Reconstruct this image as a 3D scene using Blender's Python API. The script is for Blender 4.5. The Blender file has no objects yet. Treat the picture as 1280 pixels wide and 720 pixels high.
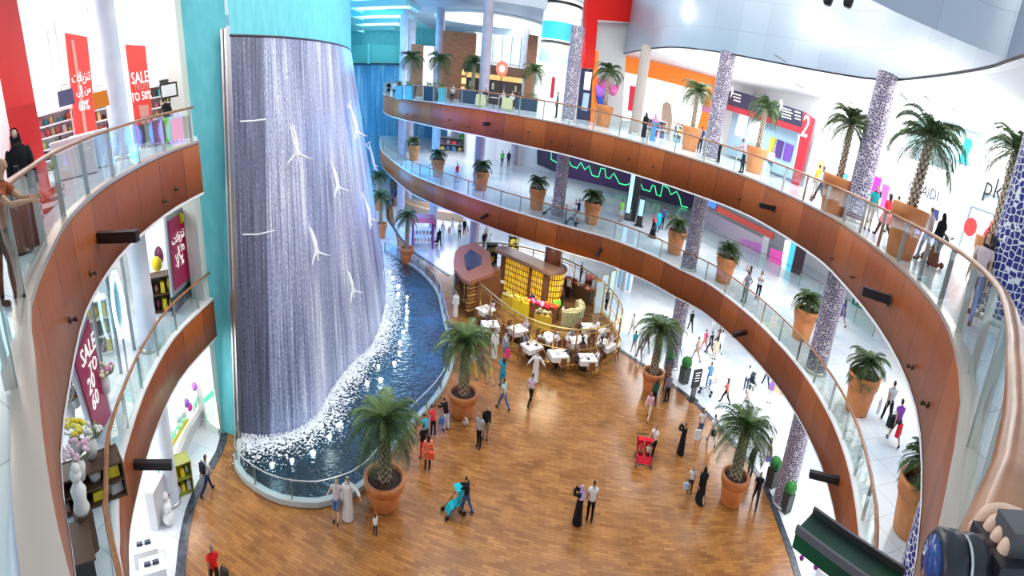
import bpy, bmesh, math, random
from mathutils import Vector, Matrix
from mathutils.geometry import tessellate_polygon
rnd = random.Random(7)
SC = bpy.context.scene
COL = SC.collection
PI = math.pi
# ------------------------------------------------------------------ camera
CAMZ = 14.2; L2 = 12.7; L1 = 6.3; CEIL = 18.4
FX, FY, PITCH, ROLL = 585.5, 720.9, 0.332, 0.109
_cp, _sp = math.cos(PITCH), math.sin(PITCH)
_f = Vector((0, _cp, -_sp)); _r = Vector((1, 0, 0)); _u = _r.cross(_f)
_r2 = _r*math.cos(ROLL) + _u*math.sin(ROLL); _u2 = -_r*math.sin(ROLL) + _u*math.cos(ROLL)
cam = bpy.data.cameras.new('camera'); camo = bpy.data.objects.new('camera', cam); COL.objects.link(camo)
cam.type = 'PANO'; cam.panorama_type = 'CENTRAL_CYLINDRICAL'
cam.central_cylindrical_range_u_min = -640/FX; cam.central_cylindrical_range_u_max = 640/FX
cam.central_cylindrical_range_v_min = -360/FY; cam.central_cylindrical_range_v_max = 360/FY
cam.central_cylindrical_radius = 1.0
cam.clip_start = 0.02; cam.clip_end = 400
M4 = Matrix((_r2, _u2, -_f)).transposed().to_4x4(); M4.translation = (0, 0, CAMZ)
camo.matrix_world = M4
SC.camera = camo

def ray(px, py):
    lon = (px-640)/FX; v = -(py-360)/FY
    c = Vector((math.sin(lon), v, math.cos(lon))).normalized()
    return _r2*c.x + _u2*c.y + _f*c.z
def at(px, py, z):            # where the sight line through a pixel meets the level z
    r = ray(px, py); s = (z-CAMZ)/r.z
    return Vector((r.x*s, r.y*s, z))
def atd(px, py, d):           # at horizontal distance d
    r = ray(px, py); s = d/math.hypot(r.x, r.y)
    return Vector((r.x*s, r.y*s, CAMZ+r.z*s))
def atv(px, py, A, B):        # on the vertical plane through plan points A, B
    r = ray(px, py); n = Vector((-(B[1]-A[1]), B[0]-A[0])).normalized()
    s = (A[0]*n.x+A[1]*n.y)/(r.x*n.x+r.y*n.y)
    return Vector((r.x*s, r.y*s, CAMZ+r.z*s))

# ------------------------------------------------------------------ materials
MATS = {}
def nt(m): return m.node_tree.nodes, m.node_tree.links
def mat(name, col, rough=.5, metal=0, emit=None, es=0, spec=.5, alpha=1, coat=0):
    if name in MATS: return MATS[name]
    m = bpy.data.materials.new(name); m.use_nodes = True
    b = m.node_tree.nodes['Principled BSDF']
    b.inputs['Base Color'].default_value = (*col, 1); b.inputs['Roughness'].default_value = rough
    b.inputs['Metallic'].default_value = metal; b.inputs['Specular IOR Level'].default_value = spec
    b.inputs['Coat Weight'].default_value = coat
    if emit: b.inputs['Emission Color'].default_value = (*emit, 1); b.inputs['Emission Strength'].default_value = es
    if alpha < 1: b.inputs['Alpha'].default_value = alpha
    MATS[name] = m
    return m
def ramp(N, stops):
    r = N.new('ShaderNodeValToRGB'); e = r.color_ramp.elements
    e[0].position, e[0].color = stops[0][0], (*stops[0][1], 1)
    e[1].position, e[1].color = stops[1][0], (*stops[1][1], 1)
    for p, c in stops[2:]:
        k = e.new(p); k.color = (*c, 1)
    return r
def noise_mat(name, c1, c2, scale=5, stretch=(1, 1, 1), rough=.5, lo=.35, hi=.65, coords='Object', bump=0, metal=0, coat=0, detail=3, c3=None):
    if name in MATS: return MATS[name]
    m = mat(name, c1, rough, metal, coat=coat); N, L = nt(m); b = N['Principled BSDF']
    tc = N.new('ShaderNodeTexCoord'); mp = N.new('ShaderNodeMapping'); mp.inputs['Scale'].default_value = stretch
    n = N.new('ShaderNodeTexNoise'); n.inputs['Scale'].default_value = scale; n.inputs['Detail'].default_value = detail
    st = [(lo, c1), (hi, c2)] + ([(min(1, hi+.12), c3)] if c3 else [])
    r = ramp(N, st)
    L.new(tc.outputs[coords], mp.inputs[0]); L.new(mp.outputs[0], n.inputs[0]); L.new(n.outputs[0], r.inputs[0]); L.new(r.outputs[0], b.inputs['Base Color'])
    if bump:
        bp = N.new('ShaderNodeBump'); bp.inputs['Strength'].default_value = bump; L.new(n.outputs[0], bp.inputs['Height']); L.new(bp.outputs[0], b.inputs['Normal'])
    return m

# ------------------------------------------------------------------ mesh builder
class MB:
    def __init__(s): s.v = []; s.f = []; s.uv = None
    def add(s, vs, fs):
        o = len(s.v); s.v += [tuple(p) for p in vs]; s.f += [tuple(i+o for i in f) for f in fs]; return s
    def box(s, c, sz, rz=0, taper=1, M=None):
        x, y, z = sz[0]/2, sz[1]/2, sz[2]/2; vs = []
        for k in (-1, 1):
            t = taper if k > 0 else 1
            for a, b in ((-1, -1), (1, -1), (1, 1), (-1, 1)):
                vs.append(Vector((a*x*t, b*y*t, k*z)))
        R = M if M is not None else Matrix.Rotation(rz, 3, 'Z')
        vs = [R @ p + Vector(c) for p in vs]
        return s.add(vs, [(0, 3, 2, 1), (4, 5, 6, 7), (0, 1, 5, 4), (1, 2, 6, 5), (2, 3, 7, 6), (3, 0, 4, 7)])
    def lathe(s, c, prof, n=20, cap=True, sx=1, sy=1, M=None):
        vs = []
        for r, z in prof:
            for i in range(n):
                a = 2*PI*i/n; p = Vector((r*math.cos(a)*sx, r*math.sin(a)*sy, z))
                if M is not None: p = M @ p
                vs.append(p+Vector(c))
        fs = []
        for k in range(len(prof)-1):
            for i in range(n):
                j = (i+1) % n; fs.append((k*n+i, k*n+j, (k+1)*n+j, (k+1)*n+i))
        if cap: fs.append(tuple(range(n-1, -1, -1))); fs.append(tuple((len(prof)-1)*n+i for i in range(n)))
        return s.add(vs, fs)
    def tube(s, pts, r, n=8, cap=True, rads=None, flat=1.0, closed=False):
        pts = [Vector(p) for p in pts]; vs = []; m = len(pts)
        prev = None
        for i, p in enumerate(pts):
            if closed: d = pts[(i+1) % m]-pts[i-1]
            else: d = pts[min(i+1, m-1)]-pts[max(i-1, 0)]
            d.normalize()
            up = Vector((0, 0, 1)) if abs(d.z) < .95 else (prev if prev else Vector((0, 1, 0)))
            sd = d.cross(up).normalized(); u = sd.cross(d).normalized(); prev = u
            rr = rads[i] if rads else r
            for k in range(n):
                a = 2*PI*k/n; vs.append(p+sd*rr*math.cos(a)+u*rr*flat*math.sin(a))
        fs = []
        for i in range(m if closed else m-1):
            for k in range(n):
                j = (k+1) % n; q = (i+1) % m; fs.append((i*n+k, i*n+j, q*n+j, q*n+k))
        if cap and not closed: fs.append(tuple(range(n-1, -1, -1))); fs.append(tuple((m-1)*n+k for k in range(n)))
        return s.add(vs, fs)
    def strip(s, path, prof, closed=False):   # sweep a profile (offset outward, z) along a plan path
        m = len(path); k = len(prof); vs = []
        for i in range(m):
            a = Vector(path[i-1] if (closed or i > 0) else path[i]); b = Vector(path[(i+1) % m] if (closed or i < m-1) else path[i])
            d = (b-a).normalized(); nn = Vector((d.y, -d.x)); p = Vector(path[i])
            for o, z in prof: vs.append((p.x+nn.x*o, p.y+nn.y*o, z))
        fs = []
        for i in range(m if closed else m-1):
            q = (i+1) % m
            for j in range(k-1): fs.append((i*k+j, q*k+j, q*k+j+1, i*k+j+1))
        return s.add(vs, fs)
    def sphere(s, c, r, n=10, sx=1, sy=1, sz=1):
        prof = [(max(r*math.sin(PI*i/n), 1e-4), -r*math.cos(PI*i/n)*sz) for i in range(n+1)]
        return s.lathe(c, prof, n*2, False, sx, sy)
    def poly(s, pts, th=0, nrm=(0, 0, 1)):
        pts = [Vector(p) for p in pts]; n = len(pts)
        if not th: return s.add(pts, [tuple(range(n))])
        nv = Vector(nrm)*th
        return s.add(pts+[p+nv for p in pts], [tuple(range(n-1, -1, -1)), tuple(range(n, 2*n))]+[(i, (i+1) % n, n+(i+1) % n, n+i) for i in range(n)])
    def plan(s, pts, z, th=0):
        P = [Vector((x, y, 0)) for x, y in pts]
        T = tessellate_polygon([P]); n = len(P)
        s.add([(p.x, p.y, z) for p in P], [t for t in T])
        if th:
            s.add([(p.x, p.y, z-th) for p in P], [t[::-1] for t in T])
            s.add([(p.x, p.y, z) for p in P]+[(p.x, p.y, z-th) for p in P], [(i, (i+1) % n, n+(i+1) % n, n+i) for i in range(n)])
        return s
    def mesh(s, name, smooth=False, fix=True):
        me = bpy.data.meshes.new(name); me.from_pydata(s.v, [], s.f)
        if fix:
            bm = bmesh.new(); bm.from_mesh(me); bmesh.ops.recalc_face_normals(bm, faces=bm.faces); bm.to_mesh(me); bm.free()
        if smooth:
            for p in me.polygons: p.use_smooth = True
        me.update(); return me
    def build(s, name, m, parent=None, smooth=False, fix=True):
        return link(name, s.mesh(name, smooth, fix), m, parent)
def link(name, me, m, parent=None):
    o = bpy.data.objects.new(name, me); COL.objects.link(o)
    if m is not None:
        if len(me.materials) == 0: me.materials.append(m)
        if me.materials[0] is not m:
            o.material_slots[0].link = 'OBJECT'; o.material_slots[0].material = m
    if parent is not None: o.parent = parent
    return o
def tag(o, label, cat, group=None):
    o['label'] = label; o['category'] = cat
    if group: o['group'] = group
    return o
def struct(o): o['kind'] = 'structure'; return o
def thing(name, label, cat, loc=(0, 0, 0), rz=0, group=None):
    o = bpy.data.objects.new(name, None); o.empty_display_size = .1; COL.objects.link(o)
    o.location = loc; o.rotation_euler = (0, 0, rz); return tag(o, label, cat, group)
def copy_tree(o, parent=None):
    c = o.copy(); COL.objects.link(c); c.parent = parent
    for ch in list(o.children): copy_tree(ch, c)
    return c
def smooth_path(P, step=.8, closed=False):
    P = [Vector(p) for p in P]; out = []; n = len(P)
    for i in range(n-1):
        p0 = P[max(i-1, 0)]; p1 = P[i]; p2 = P[i+1]; p3 = P[min(i+2, n-1)]
        k = max(2, int((p2-p1).length/step))
        for j in range(k):
            t = j/k
            out.append(.5*((2*p1)+(p2-p0)*t+(2*p0-5*p1+4*p2-p3)*t*t+(3*p1-p0-3*p2+p3)*t**3))
    out.append(P[-1]); return out
def offset(path, d):
    out = []
    for i, p in enumerate(path):
        a = path[max(i-1, 0)]; b = path[min(i+1, len(path)-1)]; t = (Vector(b)-Vector(a)).normalized()
        out.append(Vector((p[0]+t.y*d, p[1]-t.x*d)))
    return out
def resample(path, step):
    out = [Vector(path[0])]; acc = 0
    for a, b in zip(path[:-1], path[1:]):
        a = Vector(a); b = Vector(b); L = (b-a).length; t = 0
        while acc+(L-t) >= step:
            t += step-acc; acc = 0; out.append(a.lerp(b, t/L))
        acc += L-t
    return out
# text as thin extruded mesh; frame given by origin, right and up vectors
FONTC = {}
def text_mesh(body, size, ext=.01, align='CENTER'):
    k = (body, size, ext, align)
    if k in FONTC: return FONTC[k]
    cu = bpy.data.curves.new('lettering', 'FONT'); cu.body = body; cu.size = size; cu.extrude = ext; cu.align_x = align; cu.align_y = 'CENTER'; cu.resolution_u = 2
    o = bpy.data.objects.new('lettering', cu); COL.objects.link(o)
    dg = bpy.context.evaluated_depsgraph_get(); me = bpy.data.meshes.new_from_object(o.evaluated_get(dg)); me.materials.clear()
    bpy.data.objects.remove(o); FONTC[k] = me; return me
def text(body, size, org, right, up, m, parent=None, sx=1, off=.03, name='lettering'):
    right = Vector(right).normalized(); up = Vector(up); up = (up-right*up.dot(right)).normalized(); n = right.cross(up)
    o = link(name, text_mesh(body, size), m, None)
    R = Matrix((right*sx, up, n)).transposed().to_4x4(); R.translation = Vector(org)+n*off
    if parent is not None:
        o.parent = parent; bpy.context.view_layer.update() if False else None
        R = pmat(parent).inverted() @ R
    o.matrix_local = R
    return o
def pmat(o):
    m = Matrix.LocRotScale(o.location, o.rotation_euler, o.scale)
    return pmat(o.parent) @ m if o.parent else m
def area(name, loc, size, energy, col=(1, 1, 1), rot=(0, 0, 0), shape='RECTANGLE', sy=None):
    l = bpy.data.lights.new(name, 'AREA'); l.shape = shape; l.size = size; l.size_y = sy or size; l.energy = energy; l.color = col
    o = bpy.data.objects.new(name, l); COL.objects.link(o); o.location = loc; o.rotation_euler = rot; return o
def point(name, loc, energy, col=(1, 1, 1), r=.3):
    l = bpy.data.lights.new(name, 'POINT'); l.energy = energy; l.color = col; l.shadow_soft_size = r
    o = bpy.data.objects.new(name, l); COL.objects.link(o); o.location = loc; return o
WHITE = mat('white_paint', (.85, .85, .86), .5)
# ------------------------------------------------------------------ setting materials
def floor_wood():
    m = mat('wood_floor', (.55, .28, .1), .3); N, L = nt(m); b = N['Principled BSDF']
    tc = N.new('ShaderNodeTexCoord'); mp = N.new('ShaderNodeMapping'); mp.inputs['Rotation'].default_value = (0, 0, .12)
    br = N.new('ShaderNodeTexBrick'); br.offset = .5; br.inputs['Color1'].default_value = (.44, .20, .062, 1); br.inputs['Color2'].default_value = (.27, .11, .034, 1); br.inputs['Mortar'].default_value = (.16, .07, .03, 1)
    br.inputs['Scale'].default_value = 1; br.inputs['Brick Width'].default_value = .55; br.inputs['Row Height'].default_value = .14; br.inputs['Mortar Size'].default_value = .006; br.inputs['Bias'].default_value = -.1
    n = N.new('ShaderNodeTexNoise'); n.inputs['Scale'].default_value = .9; n.inputs['Detail'].default_value = 4
    mx = N.new('ShaderNodeMix'); mx.data_type = 'RGBA'; mx.blend_type = 'MULTIPLY'; mx.inputs[0].default_value = .8
    rr = ramp(N, [(.3, (.72, .68, .62)), (.7, (1.3, 1.25, 1.15))])
    L.new(tc.outputs['Object'], mp.inputs[0]); L.new(mp.outputs[0], br.inputs[0]); L.new(mp.outputs[0], n.inputs[0]); L.new(n.outputs[0], rr.inputs[0])
    L.new(br.outputs[0], mx.inputs[6]); L.new(rr.outputs[0], mx.inputs[7]); L.new(mx.outputs[2], b.inputs['Base Color'])
    b.inputs['Roughness'].default_value = .22
    return m
def marble(name, c1, c2, tile=1.2, rough=.18):
    m = mat(name, c1, rough); N, L = nt(m); b = N['Principled BSDF']
    tc = N.new('ShaderNodeTexCoord'); br = N.new('ShaderNodeTexBrick'); br.offset = 0; br.inputs['Scale'].default_value = 1
    br.inputs['Brick Width'].default_value = tile; br.inputs['Row Height'].default_value = tile; br.inputs['Mortar Size'].default_value = .012
    br.inputs['Color1'].default_value = (*c1, 1); br.inputs['Color2'].default_value = (*c2, 1); br.inputs['Mortar'].default_value = (.5, .52, .56, 1)
    n = N.new('ShaderNodeTexNoise'); n.inputs['Scale'].default_value = .35; n.inputs['Detail'].default_value = 5
    rr = ramp(N, [(.35, (.68, .82, .95)), (.62, (1, 1, 1))]); mx = N.new('ShaderNodeMix'); mx.data_type = 'RGBA'; mx.blend_type = 'MULTIPLY'; mx.inputs[0].default_value = .8
    L.new(tc.outputs['Object'], br.inputs[0]); L.new(tc.outputs['Object'], n.inputs[0]); L.new(n.outputs[0], rr.inputs[0]); L.new(br.outputs[0], mx.inputs[6]); L.new(rr.outputs[0], mx.inputs[7]); L.new(mx.outputs[2], b.inputs['Base Color'])
    return m
def panel_wood():
    m = mat('wood_panel', (.4, .15, .05), .42, spec=.25); N, L = nt(m); b = N['Principled BSDF']
    uv = N.new('ShaderNodeUVMap'); uv.uv_map = 'UVMap'
    br = N.new('ShaderNodeTexBrick'); br.offset = 0; br.inputs['Scale'].default_value = 1; br.inputs['Brick Width'].default_value = 1.9; br.inputs['Row Height'].default_value = 50
    br.inputs['Mortar Size'].default_value = .016; br.inputs['Color1'].default_value = (.37, .105, .026, 1); br.inputs['Color2'].default_value = (.25, .062, .016, 1); br.inputs['Mortar'].default_value = (.03, .012, .008, 1)
    mp = N.new('ShaderNodeMapping'); mp.inputs['Scale'].default_value = (14, .9, 1); n = N.new('ShaderNodeTexNoise'); n.inputs['Scale'].default_value = 1.6; n.inputs['Detail'].default_value = 5
    rr = ramp(N, [(.3, (.72, .66, .6)), (.7, (1.25, 1.2, 1.15))]); mx = N.new('ShaderNodeMix'); mx.data_type = 'RGBA'; mx.blend_type = 'MULTIPLY'; mx.inputs[0].default_value = .8
    ad = N.new('ShaderNodeMapping'); ad.inputs['Location'].default_value = (0, 25, 0)
    L.new(uv.outputs[0], ad.inputs[0]); L.new(ad.outputs[0], br.inputs[0]); L.new(uv.outputs[0], mp.inputs[0]); L.new(mp.outputs[0], n.inputs[0]); L.new(n.outputs[0], rr.inputs[0])
    L.new(br.outputs[0], mx.inputs[6]); L.new(rr.outputs[0], mx.inputs[7]); L.new(mx.outputs[2], b.inputs['Base Color'])
    return m
WOODF = floor_wood(); MARB = marble('white_marble', (.86, .88, .9), (.78, .81, .85)); PANEL = panel_wood()
STEEL = mat('brushed_steel', (.62, .62, .6), .3, 1); CREAM = mat('cream_metal', (.60, .53, .46), .32, .6)
RAILW = noise_mat('varnished_wood_rail', (.27, .105, .035), (.40, .17, .06), 3, (2, 2, 2), rough=.32, coat=.15)
RAILW_OLIVE = mat('bronze_rail', (.3, .17, .09), .25, .5)
DARK = mat('dark_metal', (.03, .028, .03), .4, .3)
GOLD = mat('brass_metal', (.75, .53, .2), .25, .9)
POSTM = mat('steel_post', (.42, .45, .42), .3, .8)
def glass_mat(name, tint, refl=.1):
    m = bpy.data.materials.new(name); m.use_nodes = True; N, L = nt(m); N.clear()
    o = N.new('ShaderNodeOutputMaterial'); t = N.new('ShaderNodeBsdfTransparent'); t.inputs[0].default_value = (*tint, 1)
    g = N.new('ShaderNodeBsdfGlossy'); g.inputs['Roughness'].default_value = .03; fr = N.new('ShaderNodeFresnel'); fr.inputs[0].default_value = 1.35
    ma = N.new('ShaderNodeMath'); ma.operation = 'MULTIPLY_ADD'; ma.inputs[1].default_value = .3; ma.inputs[2].default_value = refl; ma.use_clamp = True
    mx = N.new('ShaderNodeMixShader'); L.new(fr.outputs[0], ma.inputs[0]); L.new(ma.outputs[0], mx.inputs[0]); L.new(t.outputs[0], mx.inputs[1]); L.new(g.outputs[0], mx.inputs[2]); L.new(mx.outputs[0], o.inputs[0])
    MATS[name] = m; return m
GLASS = glass_mat('rail_glass', (.86, .95, .93), .025)
GLASSB = glass_mat('blue_rail_glass', (.7, .9, .97), .04)

# ------------------------------------------------------------------ plan curves (void edges)
E2 = smooth_path([(-24, 84), (-20, 66), (-15.3, 53), (-8.5, 43.4), (-3.7, 39), (.25, 35.9), (2.6, 34.7), (4.8, 32.8), (7.6, 30.4), (10.2, 27.8), (11.9, 25.9), (12.8, 24), (13.1, 21.5), (13.1, 19.2), (12.8, 16.4), (11.9, 13.7), (10.9, 11.2), (10, 9.3), (8.9, 7.4), (7.55, 5.55), (6.1, 4.05), (4.5, 2.7), (2.75, 1.53), (2.2, 1.2), (1.4, .72), (.7, .4), (0, .28)])
E2L = smooth_path([(0, .28), (-.75, .38), (-1.5, .68), (-2, .91), (-2.67, 1.27), (-3.5, 1.75), (-4.6, 2.4), (-6.0, 3.6), (-7.8, 5.35), (-9.3, 7.35), (-10.2, 8.9), (-11.1, 10.9), (-11.8, 13), (-12.15, 15.1)])
E1 = smooth_path([(-26, 84), (-21, 68), (-17, 59.2), (-12.5, 51.1), (-10.3, 48.2), (-7.8, 45.5), (-6, 43.9), (-4.3, 42.2), (-2.6, 40.8), (-.7, 39.3), (1.1, 38.2), (2.9, 37.2), (5, 36.1), (6.85, 35.3), (8.57, 33.9), (10.2, 32.2), (11.45, 30.2), (12.74, 28.4), (13.45, 26), (13.9, 23.2), (14, 20.6), (13.9, 18.3), (13.5, 15.8), (12.8, 13.3), (11.9, 11.2), (11, 9.6), (10.1, 8.25), (9.2, 7.1), (7, 5), (4, 3.2), (0, 2.4)])
E1L = smooth_path([(0, 2.4), (-4, 3.1), (-7, 4.6), (-7.85, 5.25), (-8.7, 6), (-9.4, 6.7), (-10.3, 7.95), (-11.5, 9.85), (-12.7, 12.3), (-13.3, 14.2), (-13.75, 17.05)])
def uvstrip(name, path, prof, m, parent=None):
    mb = MB().strip(path, prof); me = mb.mesh(name, True, False); k = len(prof)
    uvl = me.uv_layers.new(name='UVMap'); acc = [0]
    for a, b in zip(path[:-1], path[1:]): acc.append(acc[-1]+(Vector(b)-Vector(a)).length)
    for lp in me.loops:
        i = lp.vertex_index // k; uvl.data[lp.index].uv = (acc[i], me.vertices[lp.vertex_index].co.z)
    return link(name, me, m, parent)
# path direction: void lies on the right-hand side (+offset) going far -> near on the right deck, near -> far on the left
for nm, path, z in (('trim_1', E2, L2), ('trim_2', E2L, L2), ('trim_3', E1, L1), ('trim_4', E1L, L1)):
    struct(uvstrip(nm, path, [(0, z-.06), (0.02, z-.08), (.02, z-1.68), (-.03, z-1.7)], PANEL))
for nm, path, z in (('trim_5', E2, L2), ('trim_6', E2L, L2), ('trim_7', E1, L1), ('trim_8', E1L, L1)):
    w = .16
    struct(MB().strip(path, [(.045, z-.055), (.045, z+.02), (-w, z+.03), (-w, z)]).build(nm, CREAM if z == L2 else WHITE, smooth=False))
for nm, path, z in (('trim_9', E2, L2), ('trim_10', E2L, L2), ('trim_11', E1, L1), ('trim_12', E1L, L1)):
    struct(MB().strip(path, [(.03, z-1.67), (.03, z-1.75), (-.4, z-1.75)]).build(nm, WHITE))
def deck(name, path, outer, z, m):
    return struct(MB().plan([tuple(p) for p in path]+outer, z, 1.3).build(name, m, fix=False))
OUT_R = [(0, -9), (34, -9), (34, 96), (-24, 96)]; OUT_L = [(-13.9, 17.2), (-32, 17.2), (-32, -9), (0, -9)]
deck('floor.001', E2, OUT_R, L2, MARB); deck('floor.002', E2L, OUT_L, L2, MARB)
deck('floor.003', E1, [(0, -9), (34, -9), (34, 96), (-26, 96)], L1, MARB); deck('floor.004', E1L, [(-14, 17.2), (-32, 17.2), (-32, -9), (0, -9)], L1, MARB)
# ground floor: marble everywhere, wooden plaza on it
struct(MB().plan([(-45, -9), (34, -9), (34, 130), (-45, 130)], 0, .3).build('floor', MARB, fix=False))
WR = smooth_path([(8.2, 32.3), (9.9, 30.1), (11.5, 27.8), (12.6, 25.7), (13.25, 23.6), (13.9, 20.5), (13.95, 18.3), (13.5, 15.8), (12.9, 13.3), (11.5, 10), (8, 6.5), (3, 4), (-3, 4), (-7.5, 6), (-9.5, 8), (-10.6, 9.8), (-11.3, 10.8), (-12.1, 12.2), (-12.6, 13.7), (-13, 15.7), (-13.6, 17)])
WL = smooth_path([(-14, 17), (-9, 30), (-12, 45), (-16, 58), (-24, 84), (-21, 84), (-18.3, 62.5), (-15, 54.2), (-11.7, 48.3), (-10.1, 46.2), (-6.2, 42), (-5, 44.5), (0, 46), (6, 42), (9, 35), (8.2, 32.3)])
struct(MB().plan([tuple(p) for p in WR+WL[:-1]], .02, .02).build('floor.005', WOODF, fix=False))
KERB = noise_mat('dark_kerb_stone', (.03, .035, .05), (.08, .09, .12), 4, rough=.25)
k = [p for p in WR if p.y > 6.5 and p.x > 0]; k2 = [p for p in WR if p.x < -9 and p.y > 8]
struct(MB().strip(k, [(0, .02), (0, .05), (-.32, .05), (-.32, .01)]).build('trim_13', KERB))
struct(MB().strip(k2, [(0, .02), (0, .05), (-.38, .05), (-.38, .01)]).build('trim_14', KERB))
pth = smooth_path([(-22, 80), (-18.3, 62.5), (-15, 54.2), (-11.7, 48.3), (-10.1, 46.2), (-6.2, 42)])
struct(MB().strip(pth, [(0, .02), (0, .05), (-.3, .05), (-.3, .01)]).build('trim_15', KERB))

# ------------------------------------------------------------------ railings
def varoff(path, f):
    out = []
    for i, p in enumerate(path):
        a = path[max(i-1, 0)]; b = path[min(i+1, len(path)-1)]; t = (b-a).normalized(); d = -f(p)
        out.append(Vector((p.x+t.y*d, p.y-t.x*d)))
    return out
def railing(path, z, label, inner=.1, post=2.1, wide=.065, group=None, gm=GLASS, pm=POSTM, rail=RAILW, tilt=.0, name='glass_railing', h=1.1):
    t = thing(name, label, 'railing', (path[0][0], path[0][1], z))
    org = Vector(t.location)
    rp = offset(path, -inner) if not callable(inner) else [p+q for p, q in zip(path, [o-p2 for p2, o in zip(path, varoff(path, inner))])]
    loc = lambda p, zz: Vector((p[0], p[1], zz))-org
    MB().tube([loc(p, z+h-wide*.6) for p in rp], wide, 10, flat=.62).build('handrail', rail, t, True)
    ps = resample(rp, post)
    for i, p in enumerate(ps[:99]):
        j = min(range(len(rp)), key=lambda q: (rp[q]-p).length); a = rp[max(j-1, 0)]; b = rp[min(j+1, len(rp)-1)]
        ang = math.atan2((b-a).y, (b-a).x)
        MB().box(loc(p, z+h/2-.03), (.035, .11, h-.1), ang).build('post', pm, t)
    for a, b in zip(ps[:-1], ps[1:]):
        # pane follows the curve between two posts
        ia = min(range(len(rp)), key=lambda q: (rp[q]-a).length); ib = min(range(len(rp)), key=lambda q: (rp[q]-b).length)
        mid = [q for q in rp[ia+1:ib]]
        pp = [a.lerp(b, .02)]+mid+[a.lerp(b, .98)]
        pp = offset(pp, .045)
        MB().strip([(q.x-org.x, q.y-org.y) for q in pp], [(0, .06), (0, h-.1)]).build('glass_panel', gm, t)
    return t
railing([p for p in E2 if p.y < 62], L2, 'long curved glass railing with wooden handrail along the top floor edge, right of the waterfall', wide=.07)
railing([p for p in E2L if p.length > 1.0], L2, 'curved glass railing with wooden handrail on the top floor left of the waterfall', inner=lambda p: .1+.24*max(0, 1-p.length/4.2), wide=.06)
railing([p for p in E1 if p.y < 66], L1, 'long curved glass railing along the middle floor edge, right of the waterfall')
railing(E1L[5:], L1, 'curved glass railing with wooden handrail on the middle floor left of the waterfall')
back = smooth_path([(16.2, 39.2), (18.5, 35.8), (21.2, 31.7), (22.5, 27), (22.8, 22)])
railing(back, L1, 'straight glass railing behind the potted palms on the middle floor', inner=0, wide=.03, rail=DARK)

# small dark brackets and round lamps on the fascia
def bracket(a, b, z, label, w=.16, hgt=.2, m=DARK):
    A = at(a[0], a[1], z); B = at(b[0], b[1], z); d = B-A; L = d.length; t = thing('light_bracket', label, 'bracket', A, math.atan2(d.y, d.x))
    MB().box((L/2, 0, 0), (L, w, hgt)).box((L/2, 0, hgt/2), (L, w+.03, .02)).box((L/2, 0, -hgt/2), (L, w+.03, .02)).build('arm', m, t)
    MB().box((.03, 0, 0), (.06, w+.08, hgt+.08)).build('end_plate', STEEL if w > .3 else DARK, t)
    return t
bracket((118, 297), (172, 295), 11.85, 'dark bracket bar on the wood fascia of the top floor, left of the waterfall')
bracket((147, 580), (215, 581), 5.4, 'dark bracket bar reaching out from the middle floor fascia at the left')
bracket((1112, 375), (1078, 363), 11.85, 'dark bracket bar on the top floor fascia nearest the right edge')
bracket((968, 261), (949, 256), 11.85, 'dark bracket bar on the top floor fascia above the tall marked shop fronts')
bracket((1049, 601), (1012, 592), 5.4, 'dark bracket bar on the lower right curve of the middle floor fascia')
bracket((936, 414), (917, 419), 5.4, 'dark bracket bar on the middle floor fascia, above the walkway crowd')
bracket((752, 311), (745, 319), 5.4, 'small dark bracket bar on the middle floor fascia above the cafe')
bracket((615, 155), (604, 155), 11.85, 'small dark bracket bar on the far stretch of the top floor fascia')
bracket((612, 267), (601, 273), 5.4, 'small dark bracket bar on the far stretch of the middle floor fascia')
bracket((770, 183), (762, 187), 11.85, 'small dark bracket bar on the top floor fascia right of the second column')
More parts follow.
